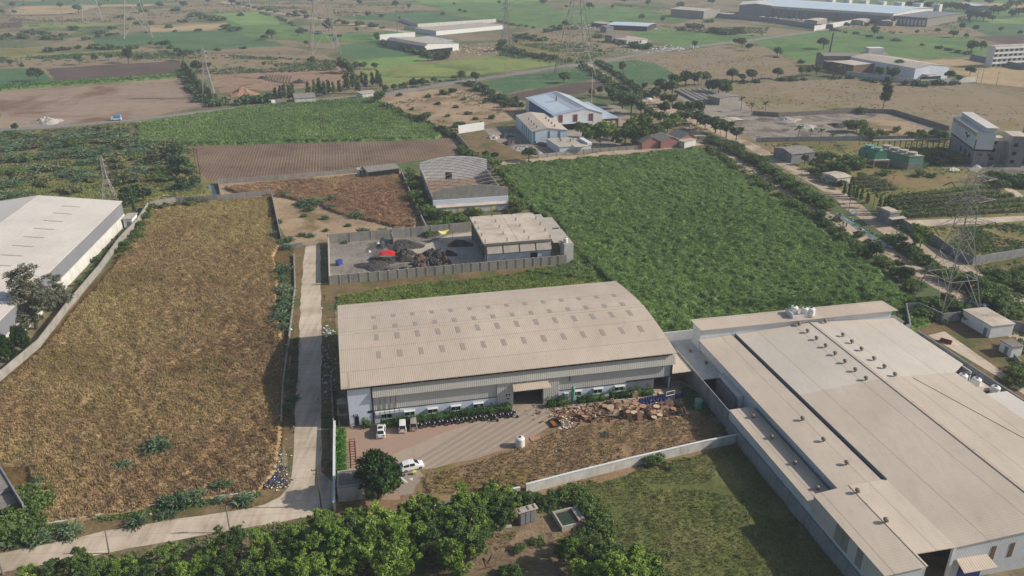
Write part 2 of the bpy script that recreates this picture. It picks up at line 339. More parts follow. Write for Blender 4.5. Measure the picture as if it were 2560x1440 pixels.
F('green_yellow', (0,142),(130,134),(300,125),(390,122),(380,128),(200,137),(0,148)); F('olive_scrub', (0,122),(220,116),(250,123),(110,133),(0,140))
F('brown_stubble', (0,148),(200,138),(380,122),(440,140),(455,152),(115,172),(0,168))
F('green_b', (0,172),(98,170),(135,205),(0,212)); F('dark_plough', (115,172),(300,160),(450,152),(462,172),(448,184),(140,203))
F('pale_plough', (0,222),(130,211),(450,186),(480,200),(520,262),(345,296),(130,318),(0,324))
F('brown_stubble', (470,131),(640,118),(720,116),(790,130),(845,150),(840,157),(520,184),(490,165))
F('red_earth', (525,192),(640,177),(848,160),(862,190),(850,215),(640,228),(560,236),(535,215))
F('green_b', (850,112),(940,106),(1010,120),(1062,137),(1000,143),(890,148),(840,130)); F('green_light', (888,149),(1010,142),(1062,140),(1078,152),(950,170),(885,166))
F('green_yellow', (888,178),(1280,134),(1405,160),(1285,176),(1170,190),(1000,216),(930,205))
F('olive_scrub', (1290,98),(1400,104),(1480,140),(1400,150),(1280,128)); F('brown_stubble', (1280,80),(1400,84),(1500,92),(1560,118),(1460,138),(1340,100))
F('green_a', (1575,82),(1655,72),(1720,78),(1822,86),(1925,80),(1930,96),(1817,109),(1700,118),(1625,100))
F('brown_stubble', (1655,68),(1740,48),(1920,68),(2030,78),(1920,90),(1822,85),(1720,78))
F('green_a', (1885,104),(1930,92),(2080,74),(2240,92),(2330,118),(2440,140),(2320,148),(2120,132),(2020,160),(1950,136))
F('green_a', (2085,74),(2150,72),(2260,88),(2420,92),(2520,128),(2440,140),(2330,117),(2240,91)); F('olive_scrub', (1920,138),(2020,160),(1990,178),(1920,170))
F('brown_stubble', (1520,156),(1580,149),(1680,130),(1817,112),(1900,130),(2000,165),(1995,185),(1920,200),(1817,199),(1705,182),(1600,152))
F('green_b', (1520,156),(1580,150),(1640,158),(1690,186),(1665,206),(1597,216),(1555,188))
F('green_b', (1200,206),(1280,191),(1455,168),(1500,195),(1440,206),(1300,226),(1262,236)); F('dark_plough', (1262,237),(1440,207),(1510,203),(1522,216),(1458,233),(1375,240),(1310,252))
F('brown_stubble', (1820,210),(1920,205),(2132,196),(2240,214),(2395,216),(2460,222),(2560,248),(2560,330),(2370,324),(2232,283),(2145,281),(1945,291),(1880,286),(1835,242))
F('tan_stubble', (2300,152),(2420,146),(2500,158),(2560,176),(2560,218),(2440,206),(2372,176))
F('tan_earth', (945,262),(965,236),(1190,210),(1290,268),(1280,300),(1150,326),(1100,314),(1055,290))
F('brown_plough', (470,358),(700,352),(1115,341),(1180,386),(1035,402),(1000,408),(880,428),(640,446),(520,452),(500,430))
# scrub land behind the white warehouse
sheet('scrub', [(0,332),(340,304),(345,356),(470,360),(500,430),(540,466),(536,496),(380,516),(340,520),(0,540)], 'olive_scrub', 1.5, label='olive scrub land behind the white warehouse')
# --- plots in the middle
sheet('earth', [(545,457),(700,446),(890,430),(1003,428),(1066,574),(1030,584),(815,612),(725,612),(690,555),(676,492),(545,495)], 'tan_earth', .4, label='bare tan plot behind the coal yard')
sheet('yard', [(820,606),(1172,574),(1432,640),(1432,655),(1290,668),(1020,692),(826,710)], 'coal_floor', .2, label='grey coal yard floor')
sheet('slab', [(995,640),(1120,588),(1180,580),(1215,655),(1130,662),(1060,640)], 'yard_concrete', .2, label='concrete slab in the coal yard')
sheet('earth', [(826,712),(1432,658),(1470,640),(1530,700),(1420,720),(836,775),(815,740)], 'verge', .5, label='grassy strip behind the arched shed')
sheet('earth', [(1140,330),(1300,300),(1400,335),(1480,360),(1560,376),(1300,402),(1240,408),(1180,385)], 'verge', .5, label='weedy ground by the blue roofed works')
sheet('yard', [(1210,322),(1290,318),(1330,350),(1400,380),(1350,395),(1290,378),(1235,350)], 'grey_yard', .4, label='grey yard of the blue roofed works')
sheet('yard', [(1480,262),(1545,262),(1600,300),(1560,322),(1545,380),(1420,380),(1400,340),(1440,310)], 'grey_yard', .4, label='concrete yard of the blue roofed works')
sheet('path', [(1240,405),(1480,383),(1740,353),(1760,362),(1500,392),(1260,418)], 'dirt_track', .3, label='earth lane behind the large cane field')
sheet('yard', [(1680,235),(1790,225),(1860,255),(1900,300),(1850,330),(1790,300)], 'grey_yard', .6, label='yard of the block works'); sheet('yard', [(1840,322),(1900,292),(2145,284),(2230,286),(2372,326),(2372,346),(2140,352),(1890,352)], 'ash_tip', 1, label='ash strewn yard')
sheet('earth', [(2150,300),(2240,292),(2330,330),(2270,345),(2160,340)], 'tan_earth', 1, label='bare earth of the yard')
sheet('earth', [(1890,352),(2370,346),(2560,400),(2560,700),(2330,600),(2230,540),(2050,440),(1930,390)], 'olive_scrub', .5, label='green ground of the tall works')
sheet('yard', [(2370,400),(2480,395),(2560,410),(2560,440),(2470,440),(2420,425)], 'grey_yard', .4, label='forecourt of the tall works')
sheet('path', [(2440,440),(2480,440),(2560,490),(2560,505),(2500,465)], 'concrete_lane', .2, label='pale drive of the tall works')
sheet('path', [(2250,552),(2560,540),(2560,552),(2430,560),(2300,566),(2275,565)], 'concrete_lane', .2, label='pale concrete drive by the hedge rows')
sheet('earth', [(2280,570),(2560,555),(2560,634),(2440,660),(2330,610)], 'olive_scrub', .4, label='walled scrub plot')
sheet('earth', [(2440,665),(2560,640),(2560,900),(2470,800),(2400,720)], 'verge', .6, label='rough ground by the pylon')
# yards right of the great factory
sheet('yard', [tuple(E(126,150)),tuple(E(141,164)),tuple(E(146,156)),tuple(E(165,156)),tuple(E(165,60)),tuple(E(126,60))], 'verge', 0, world=True, label='walled compound right of the factory')
sheet('path', [tuple(E(138,150)),tuple(E(143.5,151)),tuple(E(142,128)),tuple(E(141,110)),tuple(E(138.8,110)),tuple(E(139.5,128))], 'concrete_lane', 0, world=True, label='concrete path in the compound'); sheet('yard', [tuple(E(125.8,150)),tuple(E(134.5,150)),tuple(E(134.5,70)),tuple(E(125.8,70))], 'coal_floor', 0, world=True, label='service lane of the factory')
# --- near plots
DRY = [(375,520),(540,498),(676,492),(690,560),(700,610),(735,618),(735,720),(735,830),(722,900),(712,1050),(705,1180),(720,1225),(640,1240),(150,1312),(0,1352),(-60,1300),(-60,1000),(0,945),(100,865),(250,690),(350,560)]
sheet('earth', DRY, 'dry_floor', .5, label='floor of the dry grass field')
sheet('verge', [(735,612),(762,612),(752,840),(735,1085),(733,1160),(727,1225),(640,1272),(300,1338),(0,1390),(-200,1425),(-200,1330),(0,1310),(150,1290),(640,1230),(715,1210),(712,1050),(730,840)], 'verge', .5, label='weedy verge of the concrete lane')
sheet('verge', [(798,612),(826,690),(838,780),(848,1000),(850,1210),(842,1215),(803,1180),(800,1000)], 'verge', .3, label='rubbish strewn verge beside the shed')
sheet('earth', [(-300,1470),(70,1417),(272,1384),(640,1315),(760,1290),(1050,1270),(1320,1228),(1480,1250),(1600,1440),(1600,1700),(-300,1700)], 'garden_soil', .5, label='garden soil under the trees')
sheet('lawn', [(1330,1238),(1842,1112),(1925,1215),(2135,1445),(2300,1700),(1500,1700),(1500,1440),(1420,1270)], 'lawn', .3, label='rough green meadow beside the factory wall')
sheet('yard', [tuple(E(-3,139.4)),tuple(E(68.6,139.4)),tuple(E(69.6,125)),tuple(E(69.6,118)),tuple(E(30,107)),tuple(E(12,101)),tuple(E(-4,110)),tuple(E(-7,114)),tuple(E(-7,139.4))], 'yard_earth', 0, world=True, label='dry grass yard in front of the shed')
sheet('path', [(866,1072),(935,1060),(1285,1012),(1400,1000),(1700,958),(1740,975),(1640,1000),(1480,1012),(1400,1042),(1330,1095),(1285,1118),(1180,1150),(1000,1180),(1000,1250),(855,1248)], 'yard_pavers', .15, 3, label='brick paved yard of the arched shed')
sheet('yard', [(968,1143),(1119,1078),(1283,1030),(1310,1012),(1372,1000),(1560,975),(1700,950),(1740,972),(1640,998),(1480,1010),(1400,1042),(1365,1072),(1291,1105),(1201,1137),(1090,1170),(1000,1182)], 'stripe_pale', .15, 3, label='worn concrete drive of the yard')
BOT = [(1000,1182),(1090,1170),(1201,1137),(1291,1105),(1365,1072),(1400,1042)]; TOPL = [(968,1143),(1119,1078),(1283,1030),(1340,1006)]
def yat(P, x):
    for a, b in zip(P, P[1:]):
        if a[0] <= x <= b[0]: return a[1]+(b[1]-a[1])*(x-a[0])/(b[0]-a[0])
    return P[0][1] if x < P[0][0] else P[-1][1]
for i in range(15):                       # oblique grey paving bands of the drive
    x = 972+i*25; w_ = 12+3*random.random(); q = []
    def run(x0):
        a = [(x0+t*4, 1200-t*4*.60) for t in range(90)]; return [p for p in a if yat(TOPL, p[0])+2+5*random.random()*0 < p[1] < yat(BOT, p[0])-1]
    A, B = run(x-20), run(x-20+w_)
    if len(A) > 2 and len(B) > 2: sheet('paving_band', [A[0], B[0], B[-1], A[-1]], 'stripe_grey', .05, 2, label='oblique grey paving band of the drive')
sheet('paving_band', [(858,1246),(876,1241),(898,1222),(880,1226)], 'stripe_grey', 0, label='oblique grey paving band of the drive')
sheet('paving_patch', [(1000,1180),(1045,1172),(1060,1190),(1040,1215),(1030,1235),(995,1240)], 'stripe_grey', .1, 3, label='grey patch with the worn arrow')
sheet('road_marking', [(1022,1197),(1032,1194),(1032,1202)], 'line_white', 0, label='worn white arrow head'); sheet('road_marking', [(1000,1195),(1006,1194),(1020,1206),(1017,1208)], 'line_white', 0, label='worn white arrow shaft')
# --- roads
sheet('road', [(0,321),(130,313),(300,299),(345,295),(640,262),(890,238),(960,231),(1130,203),(1280,183),(1400,163),(1475,155),(1560,140),(1700,118),(1830,103),(1920,92),(2080,70),(2160,60),(2160,63),(2080,75),(1920,97),(1830,108),(1700,123),(1560,146),(1475,162),(1400,170),(1280,190),(1130,211),(965,240),(890,246),(640,269),(345,301),(130,320),(0,329)], 'asphalt', .25, label='narrow asphalt road across the plain')
sheet('road', [(560,4),(640,20),(715,34),(815,49),(965,71),(1040,81),(1040,85),(960,75),(815,53),(715,38),(640,24),(550,6)], 'dirt_track', .3, label='far dirt road')
TRA = [(1470,160),(1530,202),(1605,240),(1642,275),(1725,320),(1800,375),(1870,420),(1920,445),(1960,474),(2045,524),(2095,554),(2170,602),(2232,637),(2295,679),(2345,712),(2445,775),(2560,850),(2700,940)]
TRB = [(1600,228),(1700,290),(1800,330),(1890,372),(1960,410),(2025,446),(2095,487),(2145,527),(2232,582),(2295,614),(2370,655),(2432,690),(2507,730),(2570,765),(2700,830)]
def strip(name, line, half, mat, label, z=None, amp=.5):
    P = [Vector(G(*p)[:2]) for p in line]; L = []; Q = []
    for i in range(len(P)):
        d = (P[min(i+1, len(P)-1)]-P[max(i-1, 0)]).normalized(); n = Vector((-d.y, d.x)); h = half if not isinstance(half, (list, tuple)) else half[i]
        L.append(P[i]+n*h); Q.append(P[i]-n*h)
    return sheet(name, L+Q[::-1], mat, amp, 4, z, True, label)
strip('road', TRA, 2.6, 'dirt_track', 'pale dirt track along the cane field'); strip('road', TRB, 3.6, 'dirt_track', 'wide dirt road along the canal')
CAN = [(1492,160),(1542,190),(1590,222),(1680,280),(1790,345),(1930,432),(2050,510),(2110,548),(2190,602),(2240,628)]
strip('canal', CAN[:3], 1.5, 'canal_water', 'pale blue irrigation canal under the tall pylon', amp=.4); strip('canal', [(2085,532),(2110,547),(2150,573),(2190,600),(2225,620)], 1.3, 'canal_water', 'pale irrigation canal by the gate cabin', amp=.4)
sheet('water', [(520,465),(533,462),(545,492),(534,494)], 'canal_water', .2, label='ditch water behind the dry field')
sheet('lane', [(763,612),(800,612),(803,735),(804,840),(803,1085),(803,1180),(840,1212),(845,1262),(780,1290),(690,1308),(640,1315),(530,1334),(272,1382),(70,1418),(-60,1445),(-300,1500),(-300,1442),(-60,1398),(0,1384),(130,1358),(262,1327),(400,1305),(500,1290),(600,1275),(660,1262),(700,1243),(724,1215),(732,1160),(735,1085),(748,840),(753,720)], 'concrete_lane', .2, 2.6, label='concrete lane past the arched shed')
# ================================================================== STANDING CROPS AND TALL GRASS
mleaf('cane_leaf', [(92, 115, 64), (115, 141, 79), (132, 156, 93), (154, 175, 116)], .0)
mleaf('cane_leaf_dark', [(70, 104, 56), (98, 136, 70), (120, 156, 84), (136, 166, 98)], .0)
mleaf('dry_blade', [(140, 113, 86), (163, 136, 103), (165, 146, 99), (180, 166, 112)], .0)
mleaf('red_blade', [(130, 102, 80), (160, 128, 99), (174, 146, 114), (184, 162, 128)], .0)
mleaf('weed_blade', [(92, 112, 56), (120, 142, 70), (144, 158, 86), (162, 160, 104)], .0)
mleaf('straw_blade', [(118, 98, 70), (146, 124, 90), (162, 142, 100), (138, 138, 80)], .0)
mleaf('meadow_blade', [(76, 94, 44), (102, 118, 56), (128, 128, 78), (154, 140, 104)], .0)
mground('cane_base', [(62, 84, 44), (90, 116, 60), (106, 132, 70)], .25, 1.6, bs=1, bd=.5)
mground('dry_base', [(120, 99, 71), (150, 127, 90), (168, 146, 104)], .2, 1.5, patch=(96, 92, 52), pscale=.04, bs=1, bd=.5)
mground('red_base', [(116, 90, 68), (146, 116, 88), (166, 136, 106)], .2, 1.5, bs=1, bd=.5)
mground('weed_base', [(62, 76, 36), (94, 108, 50), (118, 116, 70)], .2, 1.5, bs=1, bd=.5)
def crop(name, label, px, top, res, dens, blade, mats, lump=2.2, rough=.4, lean=(0, 0), n=4, width=.12, tonescale=14, seed=1, zpx=None, world=False, gaps=0.0, margin=0.0, cat='crop', tmix=.5, bias=None):
    """tall crop: a lumpy raised bed with leaning blade tufts standing in it; one uncountable mass"""
    P = [p[:2] for p in px] if world else [G(p[0], p[1], top*.8 if zpx is None else zpx)[:2] for p in px]
    P = [tuple(q) for q in jag(P, .5, 5)]; A = np.array(P); lo = A.min(0)-res; hi = A.max(0)+res
    nx = int((hi[0]-lo[0])/res)+1; ny = int((hi[1]-lo[1])/res)+1
    X, Y = np.meshgrid(lo[0]+np.arange(nx)*res, lo[1]+np.arange(ny)*res, indexing='ij')
    X = X+(RNG.random(X.shape)-.5)*res*.6; Y = Y+(RNG.random(Y.shape)-.5)*res*.6
    ins = inpoly(X, Y, P)
    hgt = lambda x, y: top*(.62+.0*x)+rough*top*(vnoise(x, y, lump, seed)-.5)+.5*rough*top*(vnoise(x, y, lump*3.1, seed+3)-.5)+.35*rough*top*(vnoise(x, y, lump*.45, seed+5)-.5)
    Z = np.where(ins, np.maximum(.05, hgt(X, Y)+(RNG.random(X.shape)-.5)*rough*top*.35), 0.0)
    if gaps: Z = np.where(ins & (vnoise(X, Y, 7, seed+9) < gaps), .06, Z)
    idx = np.arange(nx*ny).reshape(nx, ny); keep = ins[:-1, :-1] | ins[1:, :-1] | ins[1:, 1:] | ins[:-1, 1:]
    Fq = np.stack([idx[:-1, :-1], idx[1:, :-1], idx[1:, 1:], idx[:-1, 1:]], -1)[keep]
    used = np.unique(Fq); mp = np.zeros(nx*ny, np.int64); mp[used] = np.arange(len(used))
    V = np.stack([X.ravel(), Y.ravel(), Z.ravel()], -1)[used]; Fq = mp[Fq]
    # tufts
    area = (hi-lo).prod(); k = int(area*dens); tx = lo[0]+RNG.random(k)*(hi[0]-lo[0]); ty = lo[1]+RNG.random(k)*(hi[1]-lo[1]); ok = inpoly(tx, ty, P)
    if gaps: ok &= vnoise(tx, ty, 7, seed+9) >= gaps
    tx = tx[ok]; ty = ty[ok]; k = len(tx); tz = np.maximum(0, hgt(tx, ty)-.12*top)
    tt = np.clip(tmix*vnoise(tx, ty, tonescale, seed+20)+(.85-tmix)*vnoise(tx, ty, tonescale*.12, seed+21)+.15*vnoise(tx, ty, tonescale*.4, seed+22), 0, 1)
    if bias: tt = np.clip(tt+bias(tx, ty), 0, 1)
    bl = []; tn = []
    wind = (vnoise(tx, ty, 9, seed+30)-.5)*2.2
    for i in range(n):
        a = RNG.random(k)*6.283; L = blade*(.6+.7*RNG.random(k)); s = .55+.5*RNG.random(k)
        dx = np.cos(a)*L*s*.62+(lean[0]*np.cos(wind)-lean[1]*np.sin(wind))*L; dy = np.sin(a)*L*s*.62+(lean[1]*np.cos(wind)+lean[0]*np.sin(wind))*L
        px_ = -np.sin(a)*width; py_ = np.cos(a)*width
        b0 = np.stack([tx-px_, ty-py_, tz], -1); b1 = np.stack([tx+px_, ty+py_, tz], -1)
        md = np.stack([tx+dx*.55+px_*.8, ty+dy*.55+py_*.8, tz+L*.62], -1); tp = np.stack([tx+dx*1.1, ty+dy*1.1, tz+L*(.55 if i % 2 else .95)], -1)
        bl.append(np.stack([b0, b1, md, tp], 1)); tn.append(np.clip(tt+(RNG.random(k)-.5)*.24, 0, 1))
    B = np.concatenate(bl).reshape(-1, 3); T = np.concatenate(tn); nb = len(T)
    Fb = np.arange(nb*4).reshape(nb, 4)+len(V)
    me = tri_mesh(name, np.concatenate([V, B]), np.concatenate([Fq, Fb]), np.concatenate([np.full(len(Fq), .35), T]), True)
    me.polygons.foreach_set('material_index', np.concatenate([np.zeros(len(Fq), np.int32), np.ones(nb, np.int32)]))
    o = mesh_obj(name, me, mats); return tag(o, label, cat, None, 'stuff')
CANE = [(1248,414),(1300,405),(1480,390),(1620,379),(1750,368),(1800,400),(1860,437),(1960,502),(2065,578),(2165,648),(2245,712),(2312,762),(2325,800),(2240,830),(1900,850),(1672,852),(1655,822),(1560,722),(1500,672),(1450,628),(1405,560),(1335,522),(1290,470)]
crop('cane_field', 'large green sugar cane field behind the arched shed', CANE, 1.9, .45, 5.0, .7, ['cane_base', 'cane_leaf'], lump=1.5, rough=.6, n=4, width=.1, tonescale=16, seed=3, tmix=.35)
crop('cane_field', 'bright green cane strip beside the brown ploughed field', [(345,305),(640,262),(930,240),(1000,275),(1060,300),(1102,332),(1090,340),(900,346),(640,352),(470,356),(345,352)], 2.0, .8, 1.5, 1.1, ['cane_base', 'cane_leaf'], lump=3, rough=.4, n=4, width=.18, tonescale=22, seed=5)
crop('dry_grass', 'tall dry brown grass filling the plot left of the lane', [(378,524),(540,502),(672,494),(686,560),(694,612),(680,640),(695,690),(690,760),(700,830),(712,900),(700,1050),(690,1170),(640,1225),(560,1236),(300,1280),(150,1300),(60,1318),(105,1285),(80,1200),(70,1158),(-60,1150),(-60,1010),(20,945),(110,868),(262,692),(352,566)], .8, .42, 10, .52, ['dry_base', 'dry_blade'], lump=1.7, rough=.8, lean=(-.25, .18), n=4, width=.05, tonescale=26, seed=8, cat='grass', tmix=.6, bias=lambda x, y: .2*np.clip((-66-x)/30, -1, 1)-.06)
crop('dry_grass', 'reddish dry grass stand behind the bare tan plot', [(560,466),(690,452),(880,438),(1000,436),(1022,490),(1040,562),(985,562),(850,530),(800,508),(700,486),(600,482)], 1.2, .55, 5.5, .7, ['red_base', 'red_blade'], lump=1.8, rough=.55, lean=(-.1, .2), n=4, width=.07, tonescale=16, seed=11, cat='grass')
crop('weeds', 'green and straw weeds along the strip behind the shed', [(842,738),(1000,712),(1200,694),(1400,668),(1460,650),(1500,680),(1520,700),(1400,712),(1100,738),(838,772)], .6, .5, 5, .55, ['weed_base', 'weed_blade'], lump=1.5, rough=.8, n=4, width=.07, tonescale=9, seed=14, cat='weeds')
crop('creeper_growth', 'bright green creepers beside the concrete works wall', [(1310,676),(1432,656),(1420,600),(1440,604),(1500,690),(1480,695)], .9, .45, 6, .6, ['weed_base', 'cane_leaf'], lump=1.3, rough=.9, n=4, width=.14, tonescale=8, seed=15, cat='creeper')
crop('dry_grass', 'patchy dry grass of the shed yard', [(1062,1186),(1180,1158),(1290,1124),(1340,1100),(1420,1068),(1530,1058),(1680,1046),(1760,1040),(1836,1092),(1320,1226),(1260,1222),(1060,1236)], .38, .45, 7, .42, ['yard_earth', 'straw_blade'], lump=1.4, rough=.9, n=3, width=.06, tonescale=6, seed=17, gaps=.12, cat='grass')
crop('meadow_grass', 'rough green meadow grass inside the factory wall', [(1345,1242),(1840,1116),(1918,1215),(2128,1445),(2180,1520),(1560,1520),(1540,1380),(1470,1290)], .32, .42, 8, .34, ['lawn', 'meadow_blade'], lump=1.2, rough=1.1, n=3, width=.05, tonescale=8, seed=19, cat='grass', gaps=.08, tmix=.6)
crop('scrub_grass', 'yellowish scrub grass behind the white warehouse', [(0,420),(200,400),(420,440),(520,470),(530,494),(380,512),(330,516),(0,528)], .7, .8, 1.8, .7, ['olive_scrub', 'weed_blade'], lump=2.5, rough=.8, n=3, width=.12, tonescale=16, seed=23, gaps=.35, cat='grass')
crop('garden_weeds', 'straw and weeds on the garden soil', [(830,1470),(900,1390),(1180,1320),(1300,1330),(1450,1330),(1480,1470)], .25, .5, 5, .35, ['garden_soil', 'straw_blade'], lump=1.2, rough=.9, n=3, width=.05, tonescale=6, seed=29, gaps=.45, cat='weeds')
crop('cane_strip', 'light green cane strip above the pale ploughed field', [(0,210),(130,203),(300,194),(450,181),(452,187),(300,200),(130,210),(0,220)], 2.2, 1.0, 1.0, 1.4, ['cane_base', 'cane_leaf_dark'], lump=3, rough=.5, n=4, width=.25, tonescale=20, seed=31)
# ================================================================== BUILDINGS
A12 = R(12.25)
msheet('roof_beige', (202, 186, 168), (187, 170, 151), A12, .42, .45, 8, .22, .6)
msheet('roof_cream', (200, 186, 168), (184, 170, 151), A12+R(90), .5, .45, 9, .10, .5)
msheet('roof_pale', (205, 195, 181), (193, 182, 167), A12+R(90), .5, .42, 9, .06, .4)
msheet('roof_white', (212, 204, 194), (200, 191, 181), R(60), 1, .4, None, .05, .4)
msheet('wall_ribbed', (190, 187, 178), (174, 171, 162), A12, .42, .5, None, .22, .4)
msheet('wall_grey_sheet', (200, 198, 192), (188, 185, 178), A12, .42, .5, None, .12, .3)
msheet('wall_white_sheet', (206, 210, 214), (188, 194, 200), A12, .3, .45, None, .04, .3)
msimple('paint_white', (214, 215, 214), (192, 192, 190), .5, .7); msimple('paint_blue_white', (205, 214, 226), (188, 196, 206), .4, .7)
msimple('stained_white', (206, 204, 198), (172, 168, 160), .5, .8, streak=(140, 134, 126)); msimple('stained_grey', (150, 146, 138), (118, 114, 108), .5, .9, streak=(92, 88, 84))
msimple('grimy_wall', (142, 143, 144), (108, 109, 112), .35, .9, streak=(78, 79, 83)); msimple('concrete', (176, 168, 156), (150, 142, 132), .35, .9, streak=(134, 126, 116)); msimple('concrete_dark', (128, 122, 114), (100, 96, 92), .5, .9)
msimple('slab_top', (196, 184, 168), (160, 148, 134), .22, .9, amt=.9); msimple('brown_floor', (150, 126, 108), (108, 90, 78), .5, .95, amt=.9); msimple('dark_steel', (58, 56, 56), (74, 66, 60), 1, .6, .3); msimple('dark_open', (20, 20, 22), (30, 28, 28), 1, .9); msimple('glass_dark', (34, 38, 44), (46, 50, 56), 1, .15, spec=.6)
msimple('sky_light', (158, 146, 134), (144, 133, 122), 2, .4); msimple('grey_band', (122, 124, 130), (110, 112, 118), .3, .5); msimple('galv', (158, 156, 150), (128, 124, 118), 2, .45, .4); msimple('vent_brown', (132, 120, 106), (96, 86, 76), 3, .55, .2)
msimple('asbestos', (140, 134, 126), (108, 104, 98), .8, .9, streak=(92, 88, 84)); msimple('blue_paint', (58, 98, 150), (48, 84, 132), .6, .6); msimple('red_paint', (118, 56, 50), (100, 48, 44), .8, .7); msimple('teal_paint', (66, 132, 142), (56, 116, 126), .8, .6); msimple('pink_wall', (156, 108, 102), (134, 94, 88), .6, .85)
msimple('roof_blue_grey', (176, 188, 198), (150, 162, 174), .12, .4, amt=.8, mode='pos'); msimple('solar_grey', (136, 148, 162), (120, 132, 148), .3, .35, mode='pos'); msimple('roof_skyblue', (196, 210, 218), (178, 194, 204), .1, .4, mode='pos'); msimple('brown_trim', (110, 88, 68), (92, 74, 58), 1, .7); msimple('sign_blue', (44, 52, 112), (36, 44, 96), 2, .6); msimple('mint', (112, 160, 146), (88, 136, 122), .8, .5); msimple('green_steel', (84, 138, 110), (64, 112, 90), .8, .5); msimple('yellow_cloth', (212, 204, 120), (196, 186, 104), 1, .8); msimple('red_cloth', (214, 40, 44), (188, 30, 36), 1, .75); msimple('blue_cloth', (30, 84, 190), (24, 70, 160), 1.5, .7)
def quadpoint(q, a, b): return tuple(q[0][i]*(1-a)*(1-b)+q[1][i]*a*(1-b)+q[2][i]*a*b+q[3][i]*(1-a)*b for i in range(3))
# ---------------------------------------------------------------- arched shed
OU, OV = -3.05, 139.7
S0 = lambda u, v, z: E(OU+u, OV+v, z)
shed = thing('factory_shed', 'long factory shed with a beige ribbed arched roof and white plinth beside the paved yard', 'factory', S0(0, 0, 0))
zar = lambda t: 9.2+1.9*(1-abs(2*t-1)**1.55)
r = MB(); n = 14; RU0, RU1, RV0, RV1 = -1.1, 69.2, -.85, 38.9
for i in range(n):
    t0, t1 = i/n, (i+1)/n; v0, v1 = RV0+(RV1-RV0)*t0, RV0+(RV1-RV0)*t1; z0, z1 = zar(t0), zar(t1)
    r.hexa([S0(RU0, v0, z0-.14), S0(RU1, v0, z0-.14), S0(RU1, v1, z1-.14), S0(RU0, v1, z1-.14)], [S0(RU0, v0, z0), S0(RU1, v0, z0), S0(RU1, v1, z1), S0(RU0, v1, z1)])
roof = r.build('roof', 'roof_beige', shed)
rc = MB().bar(S0(RU0, 19.02, zar(.5)+.03), S0(RU1, 19.02, zar(.5)+.03), .5, .14).build('ridge_cap', 'roof_cream', roof)
def zroof(v): return zar((v-RV0)/(RV1-RV0))
for i in range(14):
    uu = 6.5+4.44*i
    for v0, v1 in ((8.0, 10.6), (15.1, 17.8), (20.3, 22.4), (26.5, 28.5)):
        if v0 > 20 and i == 4 and v0 < 21: pass
        MB().add([S0(uu, v0, zroof(v0)+.035), S0(uu+.95, v0, zroof(v0)+.035), S0(uu+.95, v1, zroof(v1)+.035), S0(uu, v1, zroof(v1)+.035), S0(uu, v0, zroof(v0)+.005), S0(uu+.95, v0, zroof(v0)+.005), S0(uu+.95, v1, zroof(v1)+.005), S0(uu, v1, zroof(v1)+.005)],
                 [[0, 1, 2, 3], [4, 5, 1, 0], [5, 6, 2, 1], [6, 7, 3, 2], [7, 4, 0, 3]]).build('skylight', 'sky_light', roof)
wl = MB()
for u in (0.0, 68.6):                       # gable walls follow the arch
    P = [(RV0+(RV1-RV0)*i/n) for i in range(n+1)]
    for i in range(n):
        a, b = max(.2, P[i]), min(37.9, P[i+1]); wl.hexa([S0(u, a, 0), S0(u+.2, a, 0), S0(u+.2, b, 0), S0(u, b, 0)], [S0(u, a, zroof(a)-.15), S0(u+.2, a, zroof(a)-.15), S0(u+.2, b, zroof(b)-.15), S0(u, b, zroof(b)-.15)])
wl.box(.2, 68.6, 37.7, 37.9, 0, 9.0, S0); wl.build('wall', 'wall_grey_sheet', shed)
# front: plinth with real openings, sheet panel, canopy band, dark clerestory slot
pl = MB(); wins = [(6.4, 8.4), (11.1, 13.0), (15.8, 17.7), (20.6, 22.5), (25.3, 27.2), (46.5, 48.4), (51.2, 53.1), (56.0, 57.9)]
def fwall(mb, u0, u1, z1, cuts, zc0, zc1):
    x = u0
    for a, b in cuts: mb.box(x, a, 0, .25, 0, z1, S0); mb.box(a, b, 0, .25, 0, zc0, S0); mb.box(a, b, 0, .25, zc1, z1, S0); x = b
    mb.box(x, u1, 0, .25, 0, z1, S0)
fwall(pl, 4.95, 30.2, 2.8, wins[:5], .7, 1.9); pl.build('plinth', 'paint_blue_white', shed); pl = MB(); fwall(pl, 43.4, 58.5, 2.6, wins[5:], .9, 2.1); pl.build('plinth', 'paint_blue_white', shed)
MB().box(0, 4.6, -.15, .25, 0, 8.3, S0).build('office_wall', 'paint_blue_white', shed)
p = MB().box(4.95, 30.2, .03, .22, 2.95, 6.9, S0).build('front_panel', 'wall_grey_sheet', shed); p = MB().box(43.4, 68.6, .03, .22, 3.2, 6.9, S0); p.box(43.4, 58.5, .03, .22, 2.75, 3.2, S0).build('front_panel', 'wall_grey_sheet', shed)
MB().box(4.95, 30.2, -.05, .25, 2.8, 2.95, S0).box(43.4, 58.5, -.05, .25, 2.6, 2.75, S0).box(58.5, 68.6, -.12, .25, 3.05, 3.2, S0).build('sill_beam', 'dark_steel', shed)
b = MB()
for u0, u1 in ((4.9, 69.1),): b.hexa([S0(u0, -.75, 6.35), S0(u1, -.75, 6.35), S0(u1, -.62, 6.35), S0(u0, -.62, 6.35)], [S0(u0, -.12, 8.3), S0(u1, -.12, 8.3), S0(u1, .0, 8.3), S0(u0, .0, 8.3)])
b.build('fascia_sheet', 'wall_ribbed', shed)
MB().box(0, 68.6, .3, .45, 8.3, 9.1, S0).build('clerestory', 'dark_steel', shed)
br = MB()
for i in range(30): br.bar(S0(1+2.32*i, -.7, 9.0), S0(1+2.32*i, .2, 8.4), .09)
br.build('eave_bracket', 'paint_white', shed)
